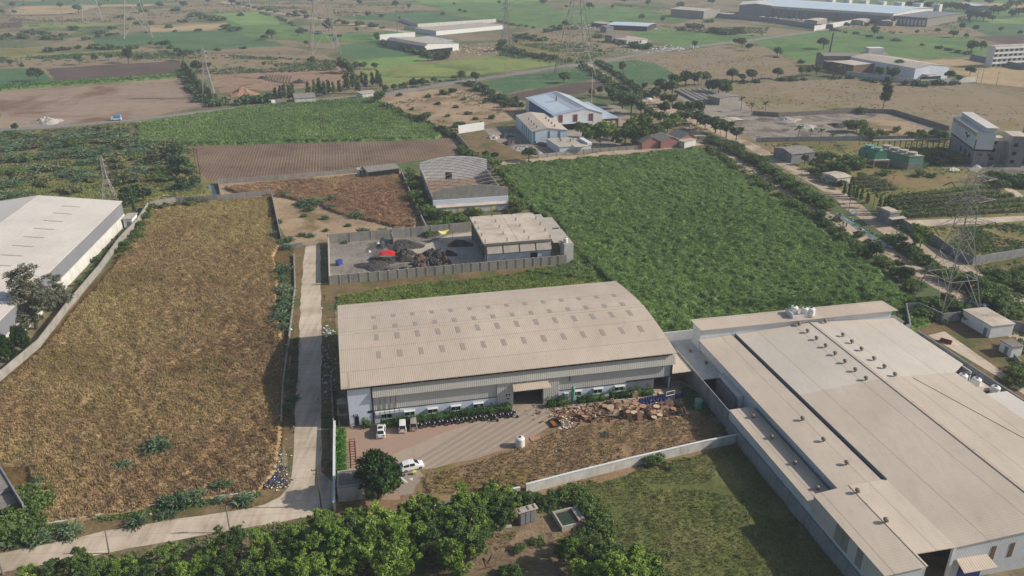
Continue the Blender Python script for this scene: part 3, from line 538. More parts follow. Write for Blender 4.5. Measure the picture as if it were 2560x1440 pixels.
MB().box(-.25, 0, -.3, .3, 0, 8.9, S0).box(4.6, 4.95, -.25, .25, 0, 8.3, S0).box(68.4, 68.75, -.25, .25, 0, 6.9, S0).build('column', 'dark_steel', shed)
d = MB().box(30.2, 33.6, -.35, .2, 0, 6.35, S0).box(40.0, 43.4, -.35, .2, 0, 6.35, S0).box(33.6, 40.0, -.35, .2, 4.9, 6.35, S0); d.build('door_surround', 'wall_grey_sheet', shed)
cn = MB().hexa([S0(33.2, -2.3, 5.0), S0(41.3, -2.3, 5.0), S0(40.9, -.36, 5.7), S0(33.4, -.36, 5.7)], [S0(33.2, -2.3, 5.1), S0(41.3, -2.3, 5.1), S0(40.9, -.36, 5.8), S0(33.4, -.36, 5.8)]); cn.build('door_canopy', 'roof_beige', shed)
MB().box(58.5, 64.8, .0, .2, 0, 3.05, S0).build('shutter', 'grey_band', shed)
MB().box(68.2, 68.6, -.2, .2, 0, 3.05, S0).build('white_post', 'paint_white', shed)
for a, b2 in wins:
    z0, z1 = (.7, 1.9) if a < 40 else (.9, 2.1)
    w_ = MB().box(a, b2, .12, .16, z0, z1, S0).build('window', 'glass_dark', shed)
    MB().box((a+b2)/2-.04, (a+b2)/2+.04, .06, .12, z0, z1, S0).box(a, b2, .06, .12, z1-.06, z1, S0).build('frame', 'paint_white', w_)
    if a > 10: MB().box(a-.15, b2+.15, -.6, -.003, z1+.1, z1+.2, S0).build('sunshade', 'paint_white', w_)
for i in range(6): a = 5.15+i*.98; MB().box(a, a+.85, -.4, -.02, 2.0+.02*i, 2.6+.02*i, S0).build('air_conditioner', 'paint_white', shed)
for i, h in enumerate((5.3, 6.1, 5.7, 6.4)): MB().tube(S0(6.3+1.05*i, -.06, 2.95), S0(6.3+1.05*i, -.06, h), .06).build('vent_pipe', 'galv', shed)
MB().tube(S0(47.0-1.2, -.1, 4.8), S0(47.0-1.2, -.1, 7.0), .08).build('down_pipe', 'dark_steel', shed)
dd = MB().box(1.0, 1.85, -.2, -.153, 0, 2.1, S0).build('door', 'dark_open', shed)
sg = MB().box(.75, 1.75, -.24, -.155, 2.2, 2.6, S0).build('sign', 'sign_blue', shed); MB().box(.95, 1.55, -.246, -.241, 2.33, 2.47, S0).build('sign_lettering', 'line_white', sg)
MB().box(3.75, 4.55, -.2, -.153, 2.6, 3.1, S0).build('wall_vent', 'dark_open', shed)
sg = MB().box(32.0, 32.9, -.42, -.355, 2.95, 3.45, S0).build('sign', 'sign_blue', shed); MB().box(32.25, 32.65, -.426, -.421, 3.08, 3.32, S0).build('sign_lettering', 'line_white', sg); MB().box(32.25, 32.7, -.42, -.355, 2.2, 2.5, S0).build('notice', 'dark_steel', shed)
MB().box(44.6, 45.6, -.5, -.003, 1.2, 2.0, S0).build('air_conditioner', 'paint_white', shed)
MB().tube(S0(.5, -.6, 9.2), S0(.5, -.6, 12.6), .05, .03).build('lightning_rod', 'dark_steel', shed)
st = MB().box(-2.2, -.25, 2.2, 2.4, 0, 5.2, S0).box(-2.2, -2.0, .3, 2.2, 0, 1.1, S0).box(-2.2, -.25, .3, 2.2, 2.5, 2.65, S0).box(-2.2, -2.0, .3, 2.2, 2.65, 3.7, S0).box(-2.2, -.25, .3, 2.2, 5.2, 5.35, S0); st.build('stair_block', 'stained_grey', shed)
MB().box(.3, 68.4, .4, 37.5, .02, .08, S0).build('floor', 'concrete_dark', shed)
MB().hexa([S0(68.75, -.5, 3.9), S0(74.6, -.3, 3.9), S0(74.6, 9.3, 3.9), S0(68.75, 9.3, 4.1)], [S0(68.75, -.5, 4.02), S0(74.6, -.3, 4.02), S0(74.6, 9.3, 4.02), S0(68.75, 9.3, 4.22)]).build('link_canopy', 'roof_cream', shed)
# ---------------------------------------------------------------- great factory on the right
fac = thing('factory_building', 'vast pale metal roofed factory with stepped roofs and rows of ridge vents', 'factory', E(84, 110, 0))
def slab(mb, pts, zs, th=.14):
    mb.hexa([E(p[0], p[1], z-th) for p, z in zip(pts, zs)], [E(p[0], p[1], z) for p, z in zip(pts, zs)])
ZR = lambda u: 7.0+1.2*(u-84.5)/18.8 if u < 103.3 else 8.2-1.2*(u-103.3)/22.1
rf = MB()
slab(rf, [(84.4, 121), (103.3, 121.6), (103.3, 148), (84.4, 148)], [7.0, 8.2, 8.2, 7.0]); slab(rf, [(103.3, 121.6), (121, 122), (125.4, 125), (125.4, 148), (103.3, 148)], [8.2, ZR(121), 7.0, 7.0, 8.2])
rfa = rf.build('main_roof', 'roof_pale', fac)
rf = MB(); slab(rf, [(84.4, 76.9), (103.3, 76.9), (103.3, 121.6), (84.4, 121)], [7.0, 8.2, 8.2, 7.0]); slab(rf, [(103.3, 76.9), (121, 76.9), (121, 122), (103.3, 121.6)], [8.2, ZR(121), ZR(121), 8.2])
rfb = rf.build('main_roof', 'roof_cream', fac)
MB().bar(E(103.3, 76.9, 8.25), E(103.3, 148, 8.25), .8, .1).build('ridge_cap', 'roof_beige', rfb)
rf = MB(); slab(rf, [(75.4, 93.3), (83.6, 93.3), (83.6, 148), (75.4, 148)], [6.7, 7.0, 7.0, 6.7]); rf2 = rf.build('side_roof', 'roof_cream', fac)
MB().box(83.6, 84.4, 93.3, 148, 6.2, 6.4, E).build('valley_gutter', 'grey_band', fac)
MB().box(84.3, 84.42, 93.3, 148, 6.4, 7.35, E).build('parapet', 'grey_band', fac)
rf = MB(); slab(rf, [(70.3, 92.4), (75.3, 92.4), (75.3, 122), (70.3, 122)], [4.9, 5.0, 5.0, 4.9]); rf1 = rf.build('lean_to_roof', 'roof_cream', fac)
rf = MB(); slab(rf, [(70.3, 74.0), (77.1, 74.0), (77.1, 93.0), (70.3, 92.6)], [6.95, 7.4, 7.4, 6.95]); slab(rf, [(77.1, 76.6), (84.4, 76.9), (84.4, 93.6), (77.1, 93.0)], [7.4, 7.02, 7.02, 7.4]); rf5 = rf.build('porch_roof', 'roof_cream', fac)
MB().bar(E(77.1, 74.0, 7.43), E(77.1, 93, 7.43), .35, .06).build('ridge_cap', 'roof_beige', rf5)
rf = MB(); slab(rf, [(121.2, 95), (128, 95), (127, 114.4), (121.2, 114.4)], [6.2, 6.2, 6.4, 6.4]); rf.build('annexe_roof', 'roof_white', fac)
rf = MB(); slab(rf, [(75.6, 147.6), (125.9, 147.6), (124.9, 152.6), (75.2, 152.6)], [9.2, 9.2, 9.6, 9.6]); rfk = rf.build('rear_roof', 'roof_beige', fac)
w_ = MB().box(84.6, 120.8, 77.2, 77.4, 0, 6.9, E).box(75.8, 124.6, 148.1, 148.3, 0, 9.1, E).box(75.8, 76, 148.3, 152.2, 0, 9.1, E).box(124.4, 124.6, 148.3, 152.2, 0, 9.1, E).box(76, 124.4, 152.0, 152.2, 0, 9.1, E)
for u in range(85, 121, 2): w_.hexa([E(u, 77.2, 6.9), E(u+2, 77.2, 6.9), E(u+2, 77.4, 6.9), E(u, 77.4, 6.9)], [E(u, 77.2, ZR(u)-.15), E(min(u+2, 120.8), 77.2, ZR(u+2)-.15), E(min(u+2, 120.8), 77.4, ZR(u+2)-.15), E(u, 77.4, ZR(u)-.15)])
w_.box(124.9, 125.1, 122, 148, 0, 6.9, E).box(120.6, 120.8, 77.4, 122, 0, 6.9, E).box(76, 76.2, 93.3, 148.1, 0, 6.55, E).build('wall', 'wall_white_sheet', fac)
MB().box(70.45, 70.65, 74.4, 92.4, 0, 3.4, E).box(70.45, 70.65, 92.4, 122, 0, 4.75, E).box(70.45, 77, 74.2, 74.4, 0, 6.9, E).box(71.4, 76, 121.7, 121.9, 0, 4.8, E).build('low_wall', 'wall_white_sheet', fac)
for v0, v1, mt in ((74.4, 79, 0), (80.5, 82.5, 0), (86, 92.4, 0), (79, 80.5, 1), (82.5, 86, 1)): MB().box(70.45, 70.65, v0, v1, 3.4, 6.8, E).build('side_panel', ('wall_grey_sheet', 'stained_grey')[mt], fac)
MB().box(84.0, 84.5, 76.9, 77.3, 0, 6.9, E).box(76.9, 77.15, 74.2, 92.8, 0, 6.9, E).build('porch_wall', 'paint_white', fac)
for u in (91.3, 94.6, 98.2, 101.8): MB().box(u, u+.75, 77.14, 77.195, 2.9, 5.6, E).build('window', 'brown_trim', fac)
cnp = MB().hexa([E(85.1, 75.0, 3.5), E(91.0, 75.0, 3.5), E(90.6, 77.19, 4.2), E(85.3, 77.19, 4.2)], [E(85.1, 75.0, 3.6), E(91.0, 75.0, 3.6), E(90.6, 77.19, 4.3), E(85.3, 77.19, 4.3)]).build('door_canopy', 'roof_beige', fac)
MB().box(86.2, 90.4, 77.12, 77.19, 0, 2.9, E).build('door', 'sign_blue', fac); MB().box(86.2, 90.4, 77.1, 77.19, 2.9, 3.4, E).build('door_beam', 'teal_paint', fac)
pw_ = MB().box(70.5, 74.3, 135.5, 153.4, 3.85, 4.0, E).box(74.3, 76.0, 135.5, 148, 3.85, 4.0, E).box(74.3, 77.6, 148, 153.4, 3.85, 4.0, E); pw_.build('passage_roof', 'stained_white', fac)
MB().box(70.5, 70.7, 122, 153.4, 0, 4.35, E).box(74.2, 74.35, 127, 135.4, 0, 3.9, E).box(70.7, 77.6, 153.2, 153.4, 0, 3.85, E).build('passage_wall', 'grimy_wall', fac)
MB().box(70.8, 74.2, 136.0, 136.1, 0, 3.8, E).build('passage_back', 'dark_open', fac)
MB().box(75.0, 75.9, 126.8, 136, 0, 4.6, E).build('tank_wall', 'paint_white', fac)
def vent(parent, u, v, z, big=1.0):
    mb = MB().lathe(E(u, v, z), [(.16*big, 0), (.16*big, .32*big), (.34*big, .38*big), (.4*big, .55*big), (.34*big, .72*big), (.15*big, .82*big)], 10); mb.bar(E(u, v, z+.05), E(u+.55*big, v, z+.03), .12, .1); mb.build('roof_vent', 'vent_brown', parent)
for i in range(8): vent(rfa, 99.85, 147.3-3.62*i, ZR(99.85), 1.15)
for v in (147.2, 140.2, 136.8, 133.3, 128.9, 125.4, 122): vent(rfa, 106.5, v, ZR(106.5), 1.15)
for v in (112.8, 105.8, 98.7): vent(rf2, 80.4, v, 6.88, 1.1)
for v in (118.3, 111.1, 103, 95.8): vent(rf1, 73.4, v, 4.97)
for v in (90.9, 83.6): vent(rf5, 77.15, v, 7.42, 1.1)
for v in (141.5, 147.5): vent(fac, 74.5 if v < 145 else 73.4, v, 4.0, .9)
c_ = MB()
for i in range(40):
    t = i/40; s = (i+1)/40; f = lambda t: E(110+11*t, 121-44*t, ZR(110+11*t)+.05); c_.bar(f(t), f(s), .05)
c_.build('roof_cable', 'dark_steel', rfb)
# ---------------------------------------------------------------- generic gabled or flat building from roof pixels
def house(name, label, cat, FL, FR, BL, ze, zr, wall, roof, rfrac=.5, over=.3, flat=False, group=None, rname='roof', axis='b', base=0):
    """FL, FR, BL: photo pixels of front left, front right, back left eave corners at height ze; ridge runs front to back (axis b) or side to side (axis a)"""
    f0, f1, f2 = (Vector(G(*q, ze)) for q in (FL, FR, BL)); ea = f1-f0; eb = f2-f0; A, B = ea.length, eb.length; ea.normalize()
    eb = Vector((-ea.y, ea.x, 0)); o = Vector((f0.x, f0.y, 0)); f = lambda a, b, z=0: tuple(o+ea*a+eb*b+Vector((0, 0, z+base)))
    t = thing(name, label, cat, f(0, 0, 0), group)
    w_ = MB(); i_ = .3 if not flat else .02; hw = .22
    x0, x1, y0, y1 = over, A-over, over, B-over; zt = ze-.16
    w_.box(x0, x1, y0, y0+hw, 0, zt, f).box(x0, x1, y1-hw, y1, 0, zt, f).box(x0, x0+hw, y0+hw, y1-hw, 0, zt, f).box(x1-hw, x1, y0+hw, y1-hw, 0, zt, f)
    r = MB(); th = .15
    if flat:
        r.box(0, A, 0, B, ze-th, ze, f)
    else:
        if axis == 'b':
            m_ = A*rfrac
            r.hexa([f(0, 0, ze-th), f(m_, 0, zr-th), f(m_, B, zr-th), f(0, B, ze-th)], [f(0, 0, ze), f(m_, 0, zr), f(m_, B, zr), f(0, B, ze)]).hexa([f(m_, 0, zr-th), f(A, 0, ze-th), f(A, B, ze-th), f(m_, B, zr-th)], [f(m_, 0, zr), f(A, 0, ze), f(A, B, ze), f(m_, B, zr)])
            for y in (y0, y1-hw): w_.hexa([f(x0, y, zt), f(m_, y, zt), f(m_, y+hw, zt), f(x0, y+hw, zt)], [f(x0, y, zt+.02), f(m_, y, zr-th-.02), f(m_, y+hw, zr-th-.02), f(x0, y+hw, zt+.02)]).hexa([f(m_, y, zt), f(x1, y, zt), f(x1, y+hw, zt), f(m_, y+hw, zt)], [f(m_, y, zr-th-.02), f(x1, y, zt+.02), f(x1, y+hw, zt+.02), f(m_, y+hw, zr-th-.02)])
        else:
            m_ = B*rfrac
            r.hexa([f(0, 0, ze-th), f(A, 0, ze-th), f(A, m_, zr-th), f(0, m_, zr-th)], [f(0, 0, ze), f(A, 0, ze), f(A, m_, zr), f(0, m_, zr)]).hexa([f(0, m_, zr-th), f(A, m_, zr-th), f(A, B, ze-th), f(0, B, ze-th)], [f(0, m_, zr), f(A, m_, zr), f(A, B, ze), f(0, B, ze)])
            for x in (x0, x1-hw): w_.hexa([f(x, y0, zt), f(x+hw, y0, zt), f(x+hw, m_, zt), f(x, m_, zt)], [f(x, y0, zt+.02), f(x+hw, y0, zt+.02), f(x+hw, m_, zr-th-.02), f(x, m_, zr-th-.02)]).hexa([f(x, m_, zt), f(x+hw, m_, zt), f(x+hw, y1, zt), f(x, y1, zt)], [f(x, m_, zr-th-.02), f(x+hw, m_, zr-th-.02), f(x+hw, y1, zt+.02), f(x, y1, zt+.02)])
    wo = w_.build('wall', wall, t); ro = r.build(rname, roof, t)
    return t, f, A, B, wo, ro
def fbox(t, f, name, mat, *bx, parent=None):
    mb = MB()
    for q in bx: mb.box(*q, f)
    return mb.build(name, mat, parent or t)
# white warehouse at the left edge: front is beyond the frame
t, f, A, B, wo, ro = house('warehouse', 'white roofed gabled warehouse with a grey band and white plinth beside the dry grass', 'warehouse', (-290, 690), (132, 670), (-77, 520), 8.0, 8.0, 'grey_band', 'roof_white')
bpy.data.objects.remove(wo); bpy.data.objects.remove(ro)
P0 = Vector(G(132, 670, 8)); P1 = Vector(G(297, 510, 8)); dv = (P1-P0).normalized(); P1 = P0+dv*60.5; P0 = P0-dv*34; du = Vector((-dv.y, dv.x, 0)); L_ = (P1-P0).length
W0 = lambda a, b, z: tuple(Vector((P0.x, P0.y, 0))+du*a+dv*b+Vector((0, 0, z)))
WL[t.name] = Vector(t.location)
r = MB(); Wd = 26.0; zrg = 11.2
r.hexa([W0(-.3, 0, 7.95), W0(Wd, 0, zrg-.1), W0(Wd, L_, zrg-.1), W0(-.3, L_, 7.95)], [W0(-.3, 0, 8.1), W0(Wd, 0, zrg+.05), W0(Wd, L_, zrg+.05), W0(-.3, L_, 8.1)]).hexa([W0(Wd, 0, zrg-.1), W0(2*Wd, 0, 7.95), W0(2*Wd, L_, 7.95), W0(Wd, L_, zrg-.1)], [W0(Wd, 0, zrg+.05), W0(2*Wd, 0, 8.1), W0(2*Wd, L_, 8.1), W0(Wd, L_, zrg+.05)])
ro = r.build('roof', 'roof_white', t)
for k in range(9):
    b0 = L_-9.5-7.4*k; a0, a1 = 10.0, 15.5; zz = lambda a: 8.1+(zrg-8.05)*(a+.3)/(Wd+.3)+.03
    MB().hexa([W0(a0, b0, zz(a0)-.02), W0(a1, b0, zz(a1)-.02), W0(a1, b0+.55, zz(a1)-.02), W0(a0, b0+.55, zz(a0)-.02)], [W0(a0, b0, zz(a0)+.02), W0(a1, b0, zz(a1)+.02), W0(a1, b0+.55, zz(a1)+.02), W0(a0, b0+.55, zz(a0)+.02)]).build('skylight', 'sky_light', ro)
    zz2 = lambda a: zrg+.05-(zrg-8.05)*(a-Wd)/Wd+.03; a0, a1 = 36.0, 41.5
    MB().hexa([W0(a0, b0, zz2(a0)-.02), W0(a1, b0, zz2(a1)-.02), W0(a1, b0+.55, zz2(a1)-.02), W0(a0, b0+.55, zz2(a0)-.02)], [W0(a0, b0, zz2(a0)+.02), W0(a1, b0, zz2(a1)+.02), W0(a1, b0+.55, zz2(a1)+.02), W0(a0, b0+.55, zz2(a0)+.02)]).build('skylight', 'sky_light', ro)
MB().box(.0, .2, 0, L_-.2, 3.6, 7.93, W0).box(.2, 2*Wd-.3, L_-.4, L_-.2, 0, 7.93, W0).box(2*Wd-.5, 2*Wd-.3, 0, L_-.4, 0, 7.93, W0).hexa([W0(.2, L_-.4, 7.93), W0(2*Wd-.3, L_-.4, 7.93), W0(2*Wd-.3, L_-.2, 7.93), W0(.2, L_-.2, 7.93)], [W0(Wd-.1, L_-.4, zrg-.12), W0(Wd+.1, L_-.4, zrg-.12), W0(Wd+.1, L_-.2, zrg-.12), W0(Wd-.1, L_-.2, zrg-.12)]).build('wall', 'grey_band', t)
MB().box(-.15, .25, 0, L_-.1, 0, 3.6, W0).build('plinth', 'stained_white', t)
t2 = thing('guard_cabin', 'small white flat roofed cabin at the rear corner of the white warehouse', 'cabin', W0(-2, L_-1, 0))
MB().box(-3.6, -.8, L_-4.5, L_+1.5, 0, 3.0, W0).build('wall', 'paint_white', t2); MB().box(-3.9, -.5, L_-4.8, L_+1.9, 3.0, 3.2, W0).build('roof', 'concrete', t2); MB().box(-3.2, -1.8, L_-4.56, L_-4.505, .2, 2.2, W0).build('door', 'grey_band', t2)
# ---------------------------------------------------------------- unfinished concrete works
cw = thing('concrete_works', 'unfinished concrete works with a flat slab roof and column stubs beside the coal yard', 'factory', E(40, 219, 0))
sl_ = MB()
for u0, u1, v0, v1 in ((38.6, 49.0, 217.2, 229.9), (49.1, 59.5, 217.2, 229.9), (38.6, 49.0, 230.0, 242.6), (49.1, 59.5, 230.0, 242.6)): sl_.box(u0, u1, v0, v1, 7.15, 7.5, E)
sl_.build('roof_slab', 'slab_top', cw)
MB().box(38.7, 59.4, 216.9, 217.2, 6.9, 7.45, E).box(38.4, 38.6, 217.2, 242.6, 6.9, 7.45, E).box(39.2, 59, 217.6, 242.2, 3.7, 3.95, E).build('edge_beam', 'concrete_dark', cw)
for i in range(4):
    for j in range(5):
        u, v = 39.2+6.6*i, 218+5.9*j
        if i in (0, 3) or j in (0, 4): MB().box(u-.2, u+.2, v-.2, v+.2, 0, 7.15, E).build('column', 'concrete', cw)
        s = MB()
        for a, b in ((-.13, -.13), (.13, -.13), (.13, .13), (-.13, .13)): s.bar(E(u+a, v+b, 7.5), E(u+a, v+b, 8.5), .07)
        s.build('rebar_stub', 'dark_steel', cw)
MB().box(39.6, 53.0, 217.7, 217.9, 0, 4.2, E).box(55.2, 59.2, 217.7, 217.9, 0, 4.2, E).box(53.0, 55.2, 217.7, 217.9, 3.3, 4.2, E).box(59.0, 59.2, 217.9, 242, 0, 6.9, E).box(39.4, 59, 241.9, 242.1, 0, 6.9, E).box(39.6, 59.2, 217.9, 218.1, 4.2, 6.9, E).build('wall', 'paint_blue_white', cw)
MB().box(53.1, 55.1, 218.2, 218.25, 0, 3.2, E).build('doorway', 'dark_open', cw)
for i in range(4):
    u = 39.5+5.0*i; MB().hexa([E(u, 216.1, 4.5), E(u+4.6, 216.1, 4.5), E(u+4.6, 216.2, 4.5), E(u, 216.2, 4.5)], [E(u, 217.3, 6.75), E(u+4.6, 217.3, 6.75), E(u+4.6, 217.4, 6.75), E(u, 217.4, 6.75)]).build('shade_panel', 'concrete', cw)
MB().box(59.8, 62.6, 216.5, 243.5, 6.25, 6.45, E).box(62.6, 65.7, 215.8, 229, 5.9, 6.1, E).box(62.6, 66, 231.5, 242, 5.5, 5.7, E).build('wing_roof', 'concrete', cw)
MB().box(62.9, 65.8, 215.6, 215.9, 0, 5.9, E).box(65.5, 65.8, 215.9, 242, 0, 5.5, E).box(62.7, 62.9, 215.9, 219, 0, 5.9, E).build('wing_wall', 'stained_white', cw)
# ---------------------------------------------------------------- roofless arched ruin
ru = thing('ruined_hall', 'roofless arched hall with stained gable walls and a bare lattice roof frame', 'ruin', E(44, 290, 0))
zc = lambda s: 7.4+2.0*(1-(2*s-1)**2)
def arch_wall(mb, v0, v1, u0, u1, zb, k=12, cut=None):
    for i in range(k):
        s0, s1 = i/k, (i+1)/k; a, b = u0+(u1-u0)*s0, u0+(u1-u0)*s1
        mb.hexa([E(a, v0, zb), E(b, v0, zb), E(b, v1, zb), E(a, v1, zb)], [E(a, v0, zc(s0)), E(b, v0, zc(s1)), E(b, v1, zc(s1)), E(a, v1, zc(s0))])
g = MB(); arch_wall(g, 272, 272.4, 30.2, 57.6, 4.6); g.build('gable_wall', 'stained_grey', ru)
MB().box(30.2, 57.6, 271.6, 272.3, 0, 4.55, E).build('lower_wall', 'paint_blue_white', ru)
MB().hexa([E(31, 269.6, 2.3), E(57.4, 269.6, 2.3), E(57.4, 271.55, 2.7), E(31, 271.55, 2.7)], [E(31, 269.6, 2.45), E(57.4, 269.6, 2.45), E(57.4, 271.55, 2.85), E(31, 271.55, 2.85)]).build('lean_to_roof', 'slab_top', ru)
MB().box(31.2, 57.2, 269.9, 270.1, 0, 2.25, E).build('lean_to_wall', 'stained_white', ru)
for u in (33, 39, 45, 51): MB().box(u, u+1.4, 269.83, 269.895, 0, 1.9, E).build('doorway', 'yellow_cloth' if u > 35 else 'slab_top', ru)
g = MB(); arch_wall(g, 313.6, 314, 30.2, 57.6, 0); g.build('gable_wall', 'paint_white', ru)
MB().box(40.5, 43.0, 313.5, 313.58, 0, 3, E).build('doorway', 'dark_open', ru)
MB().box(30.2, 30.5, 272.4, 313.6, 0, 5.2, E).box(57.3, 57.6, 272.4, 313.6, 0, 3.4, E).build('side_wall', 'stained_grey', ru)
MB().box(30.6, 57.2, 272.6, 313.4, .03, .09, E).build('floor', 'brown_floor', ru)
l = MB(); nv = 18; nu = 11
fp = lambda i, j: E(30.3+27.2*i/nu, 272.4+41.2*j/nv, zc(min(1, max(0, i/nu)))-.15)
for i in range(nu):
    for j in range(nv):
        l.bar(fp(i, j), fp(i+1, j+1), .09, .13) if (i+j) % 2 == 0 else l.bar(fp(i+1, j), fp(i, j+1), .09, .13)
for j in (0, nv): pass
l.build('roof_lattice', 'concrete_dark', ru)  # dark colour stands in for the lattice's shadow lines on the white gable
# ---------------------------------------------------------------- blue roofed works
t, f, A, B, wo, ro = house('blue_roofed_works', 'works with a broad grey blue gabled roof and red striped white front', 'factory', (1383, 289), (1508, 282), (1311, 244), 7.5, 10.4, 'paint_white', 'roof_blue_grey', .66)
fbox(t, f, 'side_cladding', 'blue_paint', (.1, .27, 4, B*.85, 0, 7.2))
for k, a in enumerate((3.0, 11, 19.5, 27.5, 35)):
    if a+2.6 < A: fbox(t, f, 'red_panel', 'red_paint', (a, a+2.2, .1, .27, 3.2, 7.4))
fbox(t, f, 'canopy', 'roof_blue_grey', (3, 21, -3, .25, 3.4, 3.6)); fbox(t, f, 'loading_door', 'dark_open', (4, 19, .2, .28, 0, 3.2))
mv = A*.66
for (a0, a1, nm, mt) in ((.06, .4, 'roof_panel_field', 'roof_skyblue'), (.55, .64, 'roof_panel_field', 'solar_grey')):
    z = lambda a: 7.5+2.9*a/.66
    MB().hexa([f(A*a0, 4, z(a0)+.02), f(A*a1, 4, z(a1)+.02), f(A*a1, B-3, z(a1)+.02), f(A*a0, B-3, z(a0)+.02)], [f(A*a0, 4, z(a0)+.06), f(A*a1, 4, z(a1)+.06), f(A*a1, B-3, z(a1)+.06), f(A*a0, B-3, z(a0)+.06)]).build(nm, mt, ro)
MB().bar(f(mv, 0, 10.45), f(mv, B, 10.45), .9, .1).build('ridge_cap', 'roof_cream', ro)
MB().tube(f(mv*.62, B*.55, 9), f(mv*.62, B*.55, 12), .7, .5).build('roof_turret', 'galv', ro)
fbox(t, f, 'side_lean_to', 'roof_blue_grey', (A+.2, A+9, 0, B*.9, 4.2, 4.4)); fbox(t, f, 'lean_to_wall', 'red_paint', (A+.4, A+8.8, .2, .45, 0, 4.1)); fbox(t, f, 'lean_to_window', 'paint_white', (A+2.2, A+4, .1, .19, 1, 3), (A+5, A+7, .1, .19, 1, 3))
t, f, A, B, wo, ro = house('cream_roofed_shed', 'cream roofed shed with teal pilasters in front of the blue roofed works', 'shed', (1330, 329), (1420, 325), (1281, 288), 6.2, 7.6, 'paint_blue_white', 'roof_cream', .44)
for a in (.02, .43, .72): fbox(t, f, 'pilaster', 'teal_paint', (A*a+.3, A*a+1.3, .2, .29, 0, 6))
for k in range(5): fbox(t, f, 'pilaster', 'teal_paint', (.2, .29, 3+k*5, 4+k*5, 0, 6))
for k in range(4):
    for a in (.2, .7): z = 6.2+1.4*(a/.44 if a < .44 else (1-a)/.56); MB().lathe(f(A*a, 5+k*6, z), [(.3, 0), (.3, .5), (.6, .6), (.2, 1.2)], 8).build('roof_vent', 'vent_brown', ro)
fbox(t, f, 'window', 'dark_open', (.8, 2, .2, .29, .5, 1.6))
t, f, A, B, wo, ro = house('flat_annexe', 'low flat roofed annexe in front of the cream roofed shed', 'annexe', (1398, 368), (1480, 362), (1368, 346), 3.6, 3.6, 'paint_blue_white', 'concrete', flat=True)
fbox(t, f, 'porch_roof', 'roof_cream', (A*.42, A*.85, -2.5, 2, 3.7, 3.85)); fbox(t, f, 'parapet', 'paint_white', (A*.86, A, .0, B*.6, 3.6, 4.6))
for a, b in ((.3, .6), (.35, .8), (.55, .5)): MB().lathe(f(A*a, B*b, 3.6), [(.3, 0), (.3, .5), (.55, .6), (.2, 1.1)], 8).build('roof_vent', 'vent_brown', ro)
# red saw tooth row
for k, (x0, x1, lab) in enumerate(((1605, 1652, 'westernmost red walled gable shed under the grove'), (1652, 1700, 'middle red walled gable shed, tallest of the three'), (1700, 1742, 'easternmost red walled gable shed beside the track'))):
    lab = ['low red walled gable shed beside the big grove', 'tall middle red walled gable shed between two lower ones', 'low red walled gable shed beside the white gate wall'][k]
    y = 358-k*5; t, f, A, B, wo, ro = house('red_shed', lab, 'shed', (x0, y), (x1, y-4), (x0-22, y-13), 3.0+(k == 1)*.6, 5.4, 'pink_wall', 'asbestos', .55, group='red walled gable sheds')
t, f, A, B, wo, ro = house('gate_house', 'small pale gatehouse beside the dirt track', 'gatehouse', (1712, 355), (1742, 348), (1704, 345), 3, 3, 'stained_white', 'concrete', flat=True)
# block works and other sheds right of the canal
t, f, A, B, wo, ro = house('far_shed', 'grey and white gabled shed far across the fields beside the long white wall', 'shed', (1062, 116), (1148, 108), (1020, 96), 6, 8, 'paint_white', 'concrete', .1)
fbox(t, f, 'side_block', 'grey_band', (A*.0-.1, .25, 1, B-1, 0, 5.8)); fbox(t, f, 'rear_hall', 'paint_white', (A*.75, A*1.25, B*.4, B*1.0, 0, 5.6)); fbox(t, f, 'rear_roof', 'roof_blue_grey', (A*.72, A*1.28, B*.36, B*1.03, 5.6, 5.9)); fbox(t, f, 'open_front', 'dark_open', (2, A*.8, .2, .29, 0, 3))
for px, lab in ((950, 'long pierced white boundary wall beside the far shed'),):
    t = thing('boundary_wall', lab, 'wall', G(950, 103)); MB().wall([G(950, 106), G(1038, 99)], 7, .5).build('wall', 'paint_white', t)
t, f, A, B, wo, ro = house('long_pavilion', 'long low white compound building with a pale flat roof far across the fields', 'building', (1090, 77), (1260, 62), (1065, 68), 4.5, 4.5, 'paint_white', 'concrete', flat=True)
t = thing('compound_wall', 'white wall around the empty compound far across the fields', 'wall', G(1045, 70)); MB().wall([G(1010, 73), G(1090, 79)], 3.5, .5).wall([G(1000, 52), G(1045, 69), G(1240, 56)], 4, .5).build('wall', 'stained_white', t)
t, f, A, B, wo, ro = house('open_shed', 'open sided shed with a pale blue roof in the fields below the pylon', 'shed', (1618, 66), (1642, 58), (1578, 56), 5, 6, 'dark_steel', 'roof_skyblue', .5)
t, f, A, B, wo, ro = house('open_shed', 'small open shed with a grey roof beside the pale blue roofed one', 'shed', (1510, 60), (1540, 58), (1503, 55), 4, 4.6, 'dark_steel', 'concrete', .5)
t, f, A, B, wo, ro = house('water_house', 'small blue box on stilts before the pale blue roofed open shed', 'hut', (1516, 67), (1535, 66), (1514, 64), 6, 6, 'grey_band', 'galv', flat=True)
t, f, A, B, wo, ro = house('derelict_house', 'derelict flat roofed house with dark openings in the dry field', 'house', (1567, 101), (1620, 97), (1530, 92), 4, 4, 'stained_white', 'concrete', flat=True)
for k in range(5): fbox(t, f, 'window', 'dark_open', (2+k*3.4, 3.6+k*3.4, -.06, .0, 1, 3))
fbox(t, f, 'upper_wall', 'concrete_dark', (-3, A*.55, B*.6, B*.95, 0, 6.5))
